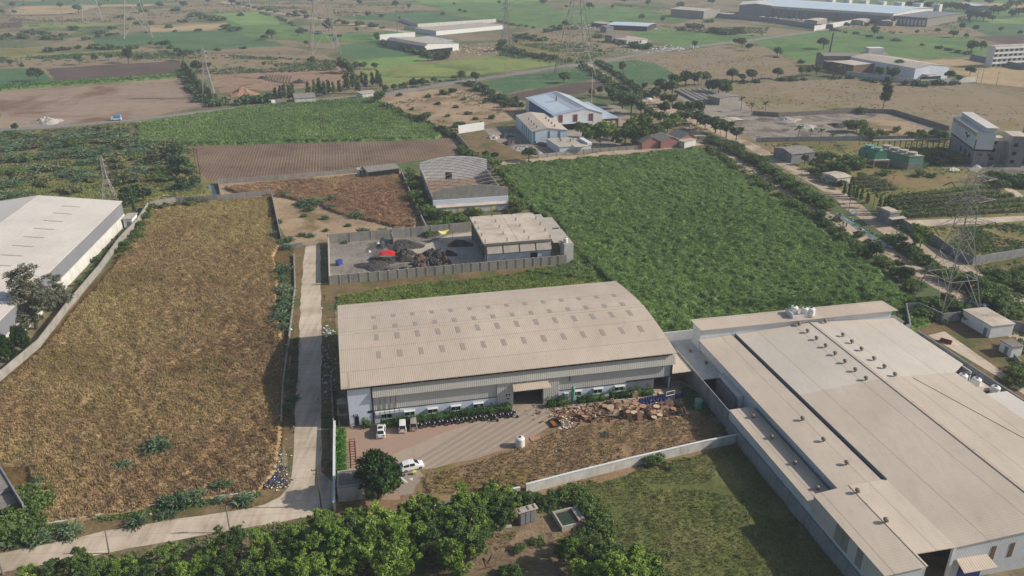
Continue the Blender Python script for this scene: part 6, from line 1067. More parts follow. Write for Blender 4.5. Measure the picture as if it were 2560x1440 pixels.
row('farbush', 'scattered over the dry left plain', 'the frame corner', [(490,42,6),(506,47,6),(530,50,6),(550,52,6),(460,56,5),(380,60,4),(300,44,4),(330,50,4),(60,96,5),(112,92,5),(118,99,5),(70,83,4),(95,86,4),(130,97,4),(160,89,3),(182,76,5),(245,85,4),(215,100,3.4),(150,100,3.4),(20,92,4),(0,100,5),(420,70,4),(280,72,3.4),(345,60,4),(440,28,5),(360,30,4),(600,40,4),(570,72,5),(590,78,5)], 'bushes of the left plain', wide=1.3)
row('far', 'among green fields by the far shed', 'the hazy tall pylon', [(680,98,10.5,1.1),(661,101,6,1.3),(697,51,6.5),(714,59,5),(748,89,8),(740,41,9),(762,40,8,1.3),(822,78,14,1.1),(848,58,6),(838,107,6),(893,82,7),(921,44,9),(955,47,7),(1000,52,6),(990,20,11),(1022,22,8),(1108,44,8),(765,114,5.5),(1135,14,6),(1248,12,7),(1150,32,6),(1162,34,6),(940,98,7)], 'trees of the green fields'); row('far', 'around the circled earth field', 'the slim pylon', [(778,162,7.5,1.2),(815,162,5,1.3),(848,157,5.5),(858,182,12.5),(872,184,10),(886,178,8),(900,174,6),(912,172,6),(936,174,6),(690,170,4),(660,166,4)], 'trees of the circled field')
along('farbush', 'along the far dirt road', 'the top frame edge', [(600,12),(720,38),(820,52),(960,72),(1040,84)], 24, 4, 1.2, 3, .2); along('farbush', 'along the wall of the far shed', 'the tall mast', [(960,108),(1020,125),(1070,142),(1120,150)], 7, 4, 1.2, 1, .1); row('far', 'around the far grey and white shed', 'the long white wall', [(945,104,7),(1070,152,8),(1095,152,8),(1120,150,9),(1252,128,11,1.1),(1290,112,6)], 'trees of the far shed')
along('farbush', 'along the canal side road under the tall pylon', 'the far shed', [(1255,124),(1320,140),(1400,152),(1470,160)], 8, 3.6, 1.3, 1.6, .1); along('farbush', 'along the canal bank by the striped plot', 'the tall pylon', [(1500,158),(1545,190),(1595,226),(1630,250)], 4.5, 2.6, 1.2, 1, .1); along('farbush', 'left of the track under the tall pylon', 'the road junction', [(1462,170),(1520,205),(1570,232)], 5, 2.8, 1.2, 1, .15)
row('far', 'over the central far fields', 'the long white compound', [(1417,22,6),(1473,24,12,1.2),(1530,24,8),(1605,51,9),(1412,68,9),(1655,56,7,1.2),(1555,180,9),(1736,120,7.5),(1855,120,10),(1870,127,7),(1840,112,6),(1545,120,6),(1600,122,4),(1500,135,5)], 'trees of the central fields')
row('farbush', 'over the far dry fields in the middle', 'the long white compound', [(1300,95,5),(1330,98,5),(1350,102,4),(1370,80,4),(1395,76,4),(1430,74,4),(1700,76,4),(1725,68,5),(1745,70,5),(1790,82,6),(1820,86,6),(1850,82,6),(1770,56,4),(1590,118,5),(1620,122,5),(1560,110,4),(1495,95,4)], 'bushes of the central fields', wide=1.4)
row('far', 'in the right hand green fields', 'the roadside wall', [(2058,122,11.5,1.15),(1943,140,9),(2073,80,9),(2115,72,8),(2165,70,7),(2185,88,11.5),(2230,64,8),(2186,64,9),(2290,87,6),(2345,84,6.5),(2382,94,8,1.5),(2402,75,9),(2436,80,8),(2414,98,6.5),(2480,54,8),(2428,132,12),(2452,128,10),(2420,50,7),(2500,82,7),(2550,88,6)], 'trees of the right fields')
row('faraway', 'on the skyline tree row', 'the huge factory', [(2272,20,10),(2290,22,11),(2305,24,10),(2322,25,11),(2340,26,10),(2358,25,11),(2376,26,12),(2392,27,11),(2408,29,11),(2425,48,12),(2440,50,12),(2458,52,12),(2478,36,12),(2495,38,12),(2512,33,12),(2530,46,11),(2545,40,11),(2560,42,12),(2525,22,12),(2540,20,12),(2555,14,12),(2470,12,11),(2420,10,11),(2300,10,9),(2360,4,11)], 'trees of the skyline row')
row('faraway', 'at the top edge of the plain', 'the top frame corner', [(60,4,11),(110,8,11),(190,6,11),(270,8,12),(310,6,11),(440,6,10),(520,10,10),(580,12,10),(640,6,11),(700,4,11),(780,8,11),(830,6,11),(900,14,10),(1050,4,10),(1180,4,10),(1290,6,10),(1360,12,10),(1560,8,10),(1620,16,10),(1700,22,10),(1780,12,10),(150,20,8),(350,22,9),(460,18,9)], 'trees of the top edge')
# --- thin growth on far field boundaries
for wh, st_, px in (('on the edge of the hazy pylon strip', 'the frame side', [(222,95),(300,86),(375,82),(582,75)]), ('round the light green far field', 'the far dirt road', [(640,30),(700,46),(760,78),(860,94)]), ('on the edge of the dark far plot', 'the far shed', [(940,108),(1010,121),(1062,138)]), ('on the edge of the top green field', 'the compound', [(1240,53),(1280,63),(1355,73),(1430,61),(1580,56)]), ('between the two right green fields', 'the pale road wall', [(2082,76),(2200,96),(2330,118),(2440,140)]), ('on the lower edge of the right fields', 'the canal side', [(1920,140),(2020,162)]), ('between the earth fields by the slim pylon', 'the slim pylon', [(475,131),(640,119),(720,117)]), ('under the yellow green field', 'the circled field', [(930,204),(1000,216),(1170,190)])):
    along('farbush', wh, st_, px, 11, 2.2, 1.5, 1.5, .35, 'bushes of the far field edges')
along('bush', 'hiding the watch house', 'the stilt shed', [(2040,440),(2070,452),(2110,470)], 3, 3.4, 1.0, .6, .05)
# --- clipped hedges: leaf shell over a solid core
def hedge(name, lab, pts, h, w_, leaf, dens=60, size=.22, group=None, cat='hedge', lump=.15):
    P = [Vector(p) if len(p) == 3 else Vector(G(*p)) for p in pts]; C, O, T = [], [], []
    for a, b in zip(P, P[1:]):
        L = (b-a).length; d = (b-a).normalized(); nn = Vector((-d.y, d.x, 0)); k = int(L*(2*h+w_)*dens/3)
        for i in range(k):
            s = random.random()*L; e = random.random()*(2*h+w_); bulge = 1+lump*math.sin(s*2.3)+lump*.6*math.sin(s*5.1+1)
            if e < h: p, o = nn*(w_/2*bulge)+Vector((0, 0, e*bulge)), nn
            elif e < h+w_: p, o = nn*((e-h-w_/2))+Vector((0, 0, h*bulge)), Vector((0, 0, 1))
            else: p, o = -nn*(w_/2*bulge)+Vector((0, 0, (e-h-w_)*bulge)), -nn
            q = a+d*s+p; C.append((q.x+random.gauss(0, .05), q.y+random.gauss(0, .05), max(.05, q.z+random.gauss(0, .06)))); O.append(tuple(o)); T.append(min(1, max(0, .5*random.random()+.5*(.5+.5*math.sin(s*1.7+3*e)))))
    V, tn = leaf_quads(np.array(C), size, np.array(O), np.array(T), .5)
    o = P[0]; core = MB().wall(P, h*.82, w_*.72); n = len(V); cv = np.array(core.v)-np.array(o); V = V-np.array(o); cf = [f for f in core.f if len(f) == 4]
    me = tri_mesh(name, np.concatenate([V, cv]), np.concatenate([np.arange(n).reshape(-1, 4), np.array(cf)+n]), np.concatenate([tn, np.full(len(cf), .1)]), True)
    return tag(mesh_obj(name, me, leaf, None, o), lab, cat, group)
hedge('clipped_hedge', 'long dark green clipped hedge along the arched shed front behind the motorbikes', [S0(6, -1.6, 0), S0(20, -1.6, 0), S0(33, -1.4, 0)], 1.5, 1.5, 'leaf_hedge_dark'); hedge('clipped_hedge', 'short clipped hedge just right of the big shed doorway', [S0(40.6, -1.5, 0), S0(45.2, -1.5, 0)], 1.5, 1.5, 'leaf_hedge_dark', lump=.3); hedge('clipped_hedge', 'clipped hedge between the green cylinder and second right window', [S0(47.2, -1.4, 0), S0(53.2, -1.4, 0)], 1.4, 1.4, 'leaf_hedge_dark', lump=.3); hedge('clipped_hedge', 'rightmost lumpy hedge below the grey shutter of the shed', [S0(54.4, -1.4, 0), S0(64.0, -1.4, 0)], 1.5, 1.5, 'leaf_hedge_dark', lump=.35)
hedge('clipped_hedge', 'bright green hedge strip inside the white lane wall', [E(-4.9, 137.5), E(-5.0, 128), E(-5.1, 116)], 1.4, 1.6, 'leaf_hedge'); hedge('clipped_shrub', 'small round shrub beside the office door of the shed', [S0(2.5, -1.1, 0), S0(4.0, -1.1, 0)], 1.4, 1.4, 'leaf_hedge_dark', lump=.3, cat='shrub')
HR = [((2222, 498), (2470, 470)), ((2225, 508), (2500, 482)), ((2232, 518), (2530, 492)), ((2240, 528), (2570, 502)), ((2248, 537), (2580, 514)), ((2262, 545), (2580, 528))]
for k, (a, b) in enumerate(HR): hedge('nursery_hedge', f'long low nursery hedge row behind the pale drive, {ORD[k]} from the tall works', [a, b], 1.5, 1.6, 'leaf_olive' if k % 2 else 'leaf_mid', 22, .4, group='nursery hedge rows')
for k, (a, b) in enumerate([((2128, 452), (2200, 448)), ((2132, 462), (2215, 456)), ((2150, 470), (2230, 464)), ((2180, 478), (2240, 474))]): hedge('nursery_hedge', f'short nursery hedge row beside the watch house, {ORD[k]} from the cooling units', [a, b], 1.3, 1.4, 'leaf_olive', 20, .4, group='nursery hedge rows')
# ================================================================== VEHICLES, SCRAP, SMALL THINGS
def mpaint(name, col, rough=.3, metal=0):
    m, nt, b = nodes(name); f = noise(nt, coords(nt, 'obj'), 3, 3); nt.links.new(mix(nt, mth(nt, 'MULTIPLY', f, .25), col, tuple(int(x*.85) for x in col)), b.inputs['Base Color']); b.inputs['Roughness'].default_value = rough; b.inputs['Metallic'].default_value = metal; b.inputs['Coat Weight'].default_value = .4
mpaint('car_white', (226, 226, 224)); mpaint('car_grey', (158, 150, 138)); mpaint('car_silver', (170, 178, 188)); mpaint('tyre', (34, 34, 36), .9); mpaint('hub', (150, 150, 152), .35, .6); mpaint('lamp_red', (150, 30, 28), .3); mpaint('lamp_clear', (220, 222, 224), .2); mpaint('bike_black', (38, 38, 42), .4); mpaint('seat_black', (26, 26, 28), .7); mpaint('barrel_blue', (34, 58, 140), .5); mpaint('tank_white', (222, 218, 212), .5); mpaint('tank_green', (98, 148, 132), .5); mpaint('skin', (120, 84, 66), .7); mpaint('cloth_dark', (52, 50, 58), .9); mpaint('cloth_blue', (60, 74, 110), .9)
msimple('timber', (168, 138, 108), (138, 108, 82), 2, .9); msimple('timber_pink', (170, 134, 112), (140, 106, 88), 2, .9); msimple('timber_pale', (204, 180, 150), (170, 144, 116), 2, .9); msimple('timber_dark', (98, 74, 58), (74, 58, 48), 2, .9); msimple('rust', (158, 98, 52), (116, 66, 38), 1.2, .85); msimple('rust_red', (124, 58, 46), (96, 44, 36), 2, .8); msimple('litter_white', (216, 216, 214), (150, 150, 154), 4, .8); msimple('sack', (206, 202, 196), (180, 174, 166), 2, .9)
msimple('blue_load', (96, 150, 196), (80, 130, 180), 1, .7)
msimple('swarf', (78, 74, 72), (44, 41, 40), 1.6, .9, amt=.9, bs=1, bd=.3, mode='pos'); msimple('swarf_rust', (112, 86, 74), (70, 56, 52), 1.6, .9, amt=.9, bs=1, bd=.3, mode='pos'); msimple('earth_heap', (156, 122, 98), (120, 92, 74), 1, .95, bs=.8, bd=.3, mode='pos'); msimple('grey_heap', (168, 162, 152), (130, 124, 116), 1, .95, bs=.8, bd=.3, mode='pos')
def car(name, lab, cat, q, heading, paint, st, W, wb, glass, roof_panel=None):
    """st: stations (x, shoulder z, top z, top half width share); heading in the ground plane"""
    P = Vector(G(*q)); t = thing(name, lab, cat, P); ca, sa = math.cos(heading), math.sin(heading); F_ = lambda x, y, z: (P.x+x*ca-y*sa, P.y+x*sa+y*ca, z); w_ = W/2; V = []; n = len(st)
    ring = lambda s: [(s[0], -w_*s[4], .28), (s[0], -w_*1.0*s[4], s[1]*.62), (s[0], -w_*.97*s[4], s[1]), (s[0], -w_*s[3], s[2]), (s[0], 0, s[2]+.03), (s[0], w_*s[3], s[2]), (s[0], w_*.97*s[4], s[1]), (s[0], w_*1.0*s[4], s[1]*.62), (s[0], w_*s[4], .28)]
    mb = MB(); R_ = [[F_(*p) for p in ring(s)] for s in st]; k = 9
    for r in R_: V += r
    fs = [[i*k+j, i*k+(j+1) % k, (i+1)*k+(j+1) % k, (i+1)*k+j] for i in range(n-1) for j in range(k)]+[list(range(k)), [(n-1)*k+j for j in range(k)][::-1]]
    mb.add(V, fs); b = mb.build('body', paint, t, smooth=False); b.modifiers.new('round', 'BEVEL').width = .05; b.modifiers['round'].segments = 2
    rg = [[Vector(p) for p in ring(s)] for s in st]
    def pane(nm, pts, off): m2 = MB(); o2 = Vector(off); a = [F_(*(p+o2)) for p in pts]; c = [F_(*(p-o2*.3)) for p in pts]; m2.hexa(c, a); m2.build(nm, 'glass_dark', t)
    def lerp4(i, j, a, b_, c, d): A0, A1, B0, B1 = rg[i][a], rg[i][b_], rg[j][a], rg[j][b_]; return [A0.lerp(A1, c).lerp(B0.lerp(B1, c), .06), A0.lerp(A1, c).lerp(B0.lerp(B1, c), .94), A0.lerp(A1, d).lerp(B0.lerp(B1, d), .94), A0.lerp(A1, d).lerp(B0.lerp(B1, d), .06)]
    for (i, j) in glass['side']:
        pane('side_window', lerp4(i, j, 2, 3, .12, .85), (0, -.02, .012)); pane('side_window', lerp4(i, j, 6, 5, .12, .85), (0, .02, .012))
    i, j = glass['front']; pane('windscreen', [rg[i][3].lerp(rg[i][5], .06), rg[j][3].lerp(rg[j][5], .06), rg[j][3].lerp(rg[j][5], .94), rg[i][3].lerp(rg[i][5], .94)], (.012, 0, .045)); i, j = glass['rear']; pane('rear_window', [rg[i][3].lerp(rg[i][5], .06), rg[j][3].lerp(rg[j][5], .06), rg[j][3].lerp(rg[j][5], .94), rg[i][3].lerp(rg[i][5], .94)], (-.012, 0, .045))
    if roof_panel: x0, x1, z = roof_panel; m2 = MB(); m2.box(x0, x1, -.42, .42, z, z+.05, F_); m2.build('sunroof', 'glass_dark', t)
    for x in (-wb/2, wb/2):
        for s in (-1, 1):
            m2 = MB(); m2.tube(F_(x, s*(w_-.2), .32), F_(x, s*(w_+.02), .32), .32, n=16); wh = m2.build('wheel', 'tyre', t); m2 = MB(); m2.tube(F_(x, s*(w_+.021), .32), F_(x, s*(w_+.035), .32), .2, n=12); m2.build('rim', 'hub', wh)
    xf, xr = st[-1][0], st[0][0]
    for s in (-1, 1):
        m2 = MB(); m2.box(xf-.06, xf+.03, s*w_*.68-.2, s*w_*.68+.2, .62, .78, F_); m2.build('headlight', 'lamp_clear', t); m2 = MB(); m2.box(xr-.03, xr+.06, s*w_*.72-.14, s*w_*.72+.14, .72, .95, F_); m2.build('tail_light', 'lamp_red', t)
    m2 = MB(); m2.box(xr-.04, xr+.02, -.26, .26, .42, .54, F_); m2.build('number_plate', 'lamp_clear', t)
    return t
SUV = [(-2.15, .6, .62, .82, .9), (-2.08, .95, 1.0, .84, .96), (-1.98, 1.0, 1.08, .82, 1), (-1.55, 1.02, 1.58, .72, 1), (-.3, 1.0, 1.66, .74, 1), (.45, 1.0, 1.60, .72, 1), (1.15, .98, 1.06, .8, 1), (1.85, .9, .94, .8, .98), (2.12, .72, .74, .74, .88)]
VAN = [(-1.82, .6, .62, .84, .94), (-1.78, 1.0, 1.05, .86, .98), (-1.62, 1.05, 1.74, .78, 1), (-.3, 1.05, 1.80, .8, 1), (.85, 1.02, 1.72, .76, 1), (1.5, .98, 1.08, .82, 1), (1.75, .82, .86, .8, .96), (1.85, .6, .62, .78, .9)]
MPV = [(-2.2, .6, .62, .82, .92), (-2.12, .95, 1.0, .84, .97), (-2.02, 1.0, 1.1, .82, 1), (-1.78, 1.02, 1.58, .74, 1), (-.6, 1.0, 1.68, .76, 1), (.45, .98, 1.62, .74, 1), (1.25, .94, 1.02, .8, 1), (1.95, .84, .88, .78, .96), (2.2, .62, .64, .72, .86)]
GL = dict(side=[(3, 4), (4, 5)], front=(5, 6), rear=(2, 3)); GV = dict(side=[(2, 3), (3, 4)], front=(4, 5), rear=(1, 2))
car('parked_car', 'white hatchback car with a black sunroof parked furthest from the motorbikes', 'car', (953, 1083), R(97), 'car_white', SUV, 1.8, 2.6, GL, (-.9, -.1, 1.685)); car('parked_van', 'white compact van parked between the white car and grey van', 'van', (1007, 1072), R(97), 'car_white', VAN, 1.55, 2.3, GV); car('parked_van', 'dusty grey compact van parked beside the motorbike row', 'van', (1034, 1067), R(98), 'car_grey', VAN, 1.5, 2.3, GV); car('parked_car', 'long white people carrier parked on the drive beside the dense tree', 'car', (1030, 1171), R(22), 'car_white', MPV, 1.8, 2.75, GL); car('parked_car', 'silver car parked on the dirt track under the big pylon', 'car', (2446, 764), R(-55), 'car_silver', SUV, 1.75, 2.6, GL)
# lorry and pickup on the plain road
P = Vector(G(700, 261)); D = (Vector(G(730, 258))-P).normalized(); Nn = Vector((-D.y, D.x, 0)); TWk = lambda a, b, z: tuple(P+D*a+Nn*b+Vector((0, 0, z)))
t = thing('tipper_lorry', 'white cab lorry with a grey tipper body on the road by the cane strip', 'lorry', P); MB().box(-5.2, -2.8, -1.2, 1.2, .8, 3.0, TWk).build('cab', 'car_white', t); MB().box(-5.26, -5.2, -1, 1, 1.8, 2.7, TWk).build('windscreen', 'glass_dark', t); m_ = MB().box(-2.5, 4.4, -1.3, 1.3, 1.3, 1.5, TWk).box(-2.5, 4.4, -1.3, -1.2, 1.5, 3.0, TWk).box(-2.5, 4.4, 1.2, 1.3, 1.5, 3.0, TWk).box(-2.5, -2.4, -1.2, 1.2, 1.5, 3.0, TWk).box(4.3, 4.4, -1.2, 1.2, 1.5, 2.8, TWk); m_.build('tipper_body', 'concrete_dark', t); MB().box(-5, 4.2, -.5, .5, .7, 1.29, TWk).build('chassis', 'dark_steel', t)
for a in (-4, 1.8, 3.2):
    for s in (-1, 1): MB().tube(TWk(a, s*.85, .55), TWk(a, s*1.22, .55), .55, n=12).build('wheel', 'tyre', t)
P = Vector(G(291, 301)); D = Vector((-.98, -.2, 0)); D.normalize(); Nn = Vector((-D.y, D.x, 0)); PK = lambda a, b, z: tuple(P+D*a+Nn*b+Vector((0, 0, z)))
t = thing('pickup_truck', 'small white pickup with a blue covered load on the road at the scrub edge', 'pickup', P); MB().box(-2.6, 2.4, -1, 1, .5, 1.3, PK).box(.9, 2.2, -.95, .95, 1.3, 2.2, PK).build('body', 'car_white', t); MB().box(-2.5, .7, -1.02, 1.02, 1.31, 2.9, PK).build('load_cover', 'blue_load', t); MB().box(2.0, 2.23, -.8, .8, 1.5, 2.1, PK).build('windscreen', 'glass_dark', t)
for a in (-1.7, 1.6):
    for s in (-1, 1): MB().tube(PK(a, s*.75, .4), PK(a, s*1.02, .4), .4, n=12).build('wheel', 'tyre', t)
# motorbikes
bk = thing('motorbike', 'dark motorbike', 'motorbike', (0, 0, 0))
for nm, x in (('front_wheel', .68), ('rear_wheel', -.62)): MB().tube((x, -.06, .31), (x, .06, .31), .31, n=14).build(nm, 'tyre', bk, local=True)
MB().bar((-.6, 0, .34), (.1, 0, .42), .18, .2).bar((.45, 0, .85), (.68, 0, .32), .09).box(-.25, .3, -.13, .13, .3, .62).bar((-.9, 0, .72), (-.6, 0, .55), .2, .06).build('frame', 'bike_black', bk, local=True); MB().hexa([(.0, -.14, .66), (.45, -.1, .7), (.45, .1, .7), (0, .14, .66)], [(.02, -.12, .9), (.4, -.09, .94), (.4, .09, .94), (.02, .12, .9)]).build('fuel_tank', 'bike_black', bk, local=True); MB().hexa([(-.75, -.12, .68), (0, -.12, .66), (0, .12, .66), (-.75, .12, .68)], [(-.75, -.1, .82), (0, -.1, .76), (0, .1, .76), (-.75, .1, .82)]).build('seat', 'seat_black', bk, local=True); MB().bar((.4, -.36, 1.02), (.4, .36, 1.02), .05).bar((.4, 0, .85), (.4, 0, 1.02), .06).build('handlebar', 'hub', bk, local=True); MB().tube((.5, 0, .86), (.6, 0, .86), .1, n=10).build('headlight', 'lamp_clear', bk, local=True)
LOOK = ['close to the grey van', 'in the near part of the row', 'in the middle of the row', 'toward the doorway end of the row']
for i in range(29):
    s = i/28; q = S0(9.9+23.3*s+random.uniform(-.18, .18), -3.1+.25*math.sin(i*2.1), 0); rz = R(12.25-72)+random.uniform(-.2, .2); lab = f'dark motorbike before the clipped hedge, {ORD[i]} in the row from the grey van'
    if i == 0: bk.location = q; bk.rotation_euler = (0, 0, rz); tag(bk, lab, None, 'motorbikes parked along the hedge')
    else: copy_thing(bk, q, rz, random.uniform(.95, 1.06), lab, 'motorbikes parked along the hedge')
def mats_of(o, mp):
    for ch in o.children:
        if ch.name.split('.')[0] in mp: ch.data = ch.data.copy(); ch.data.materials.clear(); ch.data.materials.append(MATS[mp[ch.name.split('.')[0]]])
for q, rz, lab in ((S0(33.0, -3.9, 0), R(-20), 'white scooter parked across the doorway end of the motorbike row'), (S0(32.9, -2.4, 0), R(-30), 'white scooter tucked between the doorway and the hedge end'), (S0(28.7, -4.5, 0), R(-15), 'dark motorbike standing out in front of the row toward the yard')):
    o = copy_thing(bk, q, rz, 1, lab, 'motorbikes parked along the hedge')
    if 'white' in lab: mats_of(o, {'frame': 'car_white', 'fuel_tank': 'car_white'})
# rust red cycle rack
rk = thing('cycle_rack', 'rusty red cycle rack beside the bright green hedge strip', 'rack', E(-3, 131)); m_ = MB()
for i in range(11): v = 133.8-1.02*i*.82; m_.bar(E(-3.3, v, .02), E(-3.3, v, .75), .09).bar(E(-3.3, v, .75), E(-2.3, v, .75), .09).bar(E(-2.3, v, .75), E(-2.3, v, .02), .09)
m_.bar(E(-3.3, 134, .06), E(-3.3, 125.4, .06), .1).bar(E(-2.3, 134, .06), E(-2.3, 125.4, .06), .1).build('hoops', 'rust_red', rk)
# tanks
def tank(lab, q, r, h, mat='tank_white', z=0, world=False, cat='tank'):
    P = Vector(q if world else G(*q)); P.z = z; t = thing('water_tank', lab, cat, P); MB().lathe(P, [(r, 0)]+[(r*(1.0 if k % 2 else .96), h*.86*k/8) for k in range(1, 9)]+[(r*.8, h*.93), (r*.35, h*.97)], 18).build('barrel', mat, t, smooth=False); MB().lathe(P+Vector((0, 0, h*.97)), [(r*.3, 0), (r*.3, .12), (r*.1, .16)], 12).build('lid', 'dark_steel' if mat == 'tank_white' else mat, t); return t
tank('white ribbed water tank standing alone at the drive edge', (1300, 1115), .92, 2.15)
for i, (u, v) in enumerate(((100.2, 150.6), (102.2, 149.4), (103.6, 149.0))): tank(('white roof tank at the back of its trio on the rear roof', 'middle white roof tank of the trio on the rear roof', 'white roof tank at the ridge end of its trio')[i], E(u, v), .9, 2.0, 'tank_white', 9.5, True)
bx = thing('tank_stand', 'white parapet box around the trio of roof tanks', 'parapet', E(101, 150, 9.45)); MB().box(98.6, 98.8, 148.6, 151.6, 9.3, 10.6, E).box(98.8, 104.6, 148.5, 148.7, 9.3, 10.1, E).build('parapet_wall', 'paint_white', bx)
for i, (u, v) in enumerate(((122.6, 121.4), (124.2, 119.4), (126.4, 116.6))): tank(('white tank nearer the roof notch behind the pump room', 'white tank touching the pump room behind the notch', 'white tank beside the white annexe roof')[i], E(u, v), .95, 2.0, 'tank_white', 5.0 if i < 2 else 4.4, True)
st_ = thing('tank_platform', 'dark steel platform carrying the white tanks at the roof notch', 'platform', E(124, 119)); m_ = MB().box(121.4, 127.8, 115.2, 123, 4.2, 4.38, E)
for u in (121.6, 127.6):
    for v in (115.4, 122.8): m_.box(u-.1, u+.1, v-.1, v+.1, 0, 4.2, E)
m_.build('deck', 'concrete_dark', st_); m_ = MB()
for v in (122.8, 121.2): m_.bar(E(121.6, v, 4.38), E(121.6, v, 6.8), .14).bar(E(125.2, v, 4.38), E(125.2, v, 6.8), .14).bar(E(121.6, v, 6.8), E(125.2, v, 6.8), .14)
m_.build('gantry', 'dark_steel', st_)
tank('small white tank on the wing roof of the concrete works', E(63.6, 216.9), .7, 1.4, 'tank_white', 6.1, True); tank('mint round tank beside the wall gap right of the shed', E(69.0-.6, 131.2), .9, 2.2, 'tank_green', 0, True)
t = thing('gas_cylinder', 'tall pale green cylinder standing against the shed by the doorway', 'cylinder', S0(46.3, -1.1, 0)); MB().lathe(S0(46.3, -1.1, 0), [(.42, 0), (.42, 3.6), (.3, 3.9), (.08, 4.05)], 14).build('vessel', 'tank_green', t)
# blue barrels
br_ = thing('blue_barrel', 'blue drum', 'barrel', (0, 0, 0)); MB().lathe((0, 0, 0), [(.29, 0), (.3, .3), (.29, .32), (.3, .62), (.29, .64), (.29, .9)], 12).build('drum', 'barrel_blue', br_, local=True); MB().lathe((0, 0, .9), [(.25, 0), (.25, .03)], 12).build('lid', 'bike_black', br_, local=True)
k = 0
for rr, (x0, y0, x1, y1, n) in enumerate(((1600, 1006, 1664, 994, 11), (1606, 1013, 1668, 1001, 8), (1690, 996, 1712, 990, 4))):
    for i in range(n):
        x, y = x0+(x1-x0)*i/(n-1), y0+(y1-y0)*i/(n-1); lab = f'blue plastic drum in the {("back row", "front row", "shaded group")[rr]} of the scrap yard, {ORD[i]} from the box'; q = G(x, y)
        if k == 0: br_.location = q; tag(br_, lab, None, 'blue drums of the scrap yard')
        else: copy_thing(br_, q, random.random()*6, random.uniform(.95, 1.05), lab, 'blue drums of the scrap yard')
        k += 1
# cable drums and reel discs
def drum(r, w_, mat):
    t = thing('cable_drum', 'd', 'drum', (0, 0, 0)); MB().tube((0, 0, 0), (0, 0, .07), r, n=18).tube((0, 0, w_), (0, 0, w_+.07), r, n=18).build('flange', mat, t, local=True); MB().tube((0, 0, .07), (0, 0, w_), r*.55, n=14).build('core', 'timber_dark', t, local=True); return t
DR = [(930,1195,.8),(985,1205,.95),(1030,1205,.6),(1235,1165,.9),(1310,1190,1.0),(1575,1165,1.05),(1160,1255,.75),(1100,1275,.8),(1220,1265,.9),(1030,1270,.8),(1290,1255,.7),(1330,1280,.8),(1365,1285,.75),(1390,1220,1.1),(1415,1255,.85),(1475,1250,.75),(1475,1280,.75),(1540,1205,.8),(1270,1300,.7),(1690,1250,.95),(1265,1278,.8),(1185,1215,.7),(1460,1180,.7),(990,1145,.7),(690,1280,.85),(722,1298,.8),(1165,1285,.7),(1350,1240,.8),(1440,1215,.8),(1500,1225,.7),(1255,1225,.75),(1420,1300,.7),(1200,1190,.6),(1610,1215,.7)]
MM = ['timber', 'timber_pink', 'timber_pale', 'timber_dark']; CN = {'timber': 'brown', 'timber_pink': 'reddish', 'timber_pale': 'pale', 'timber_dark': 'dark'}; cnt = {}
for i, (x, y, r) in enumerate(DR):
    mt = MM[[0, 2, 0, 1, 1, 0, 1, 3, 2, 2, 1, 3, 0, 2, 0, 1, 2, 1, 1, 0, 3, 1, 0, 2, 1, 1, 3, 1, 2, 0, 1, 2, 0, 1][i]]; cnt[mt] = cnt.get(mt, 0)+1
    r *= .82; t = drum(r, .4+.3*random.random(), mt); q = G(1280+x/4, 720+y/4+3); tl = random.choice([0, 0, .25, .5, 1.45]); t.location = (q[0], q[1], r*math.sin(tl)+.02+(.35 if random.random() < .12 else 0)); t.rotation_euler = (tl, 0, random.random()*6.28)
    tag(t, f'{CN[mt]} wooden cable drum {"on edge" if tl > 1 else ("tilted" if tl > .1 else "lying flat")} in the scrap heap, {ORD[cnt[mt]-1]} {CN[mt]} one counting down the yard', None, 'cable drums of the scrap yard'); t['label'] = f'{CN[mt]} wooden cable drum {"on edge" if tl > 1 else ("tilted" if tl > .1 else "flat")} in the scrap yard, {ORD[cnt[mt]-1]} {CN[mt]} one'
# planks and scrap bars
for i in range(30):
    x = random.uniform(1385, 1690) if i > 12 else random.uniform(1385, 1500); y = 1040-(x-1385)*.1+random.uniform(-14, 12); q = Vector(G(x, y)); a = random.gauss(.2, .8); L = random.uniform(1.2, 3.4); z = random.uniform(.08, .3)
    d = Vector((math.cos(a), math.sin(a), random.uniform(-.08, .08)))*L/2; mt = random.choice(MM+['galv', 'timber_dark']); t = MB().bar(q-d+Vector((0, 0, z)), q+d+Vector((0, 0, z)), random.uniform(.15, .4), .06).build('plank', mt, None, (q.x, q.y, 0)); tag(t, f'loose {CN.get(mt, "grey")} plank lying among the scrap drums, {ORD[i]} of the scatter', 'plank', 'loose planks of the scrap yard')
def boxy(name, lab, cat, px, size, ang, mat, z=0, open_top=None):
    P = Vector(G(*px)); ca, sa = math.cos(ang), math.sin(ang); f = lambda a, b, c: (P.x+a*ca-b*sa, P.y+a*sa+b*ca, z+c); L, W, H = size; t = thing(name, lab, cat, P)
    if open_top: MB().box(-L/2, L/2, -W/2, -W/2+.08, 0, H, f).box(-L/2, L/2, W/2-.08, W/2, 0, H, f).box(-L/2, -L/2+.08, -W/2+.08, W/2-.08, 0, H, f).box(L/2-.08, L/2, -W/2+.08, W/2-.08, 0, H, f).build('side', mat, t); MB().box(-L/2+.08, L/2-.08, -W/2+.08, W/2-.08, .02, .1, f).build('bottom', open_top, t)
    else:
        MB().box(-L/2, L/2, -W/2, W/2, 0, H, f).build('case', mat, t); MB().box(-L/2-.05, L/2+.05, -W/2-.05, W/2+.05, H, H+.06, f).build('lid', mat, t)
    return t, f
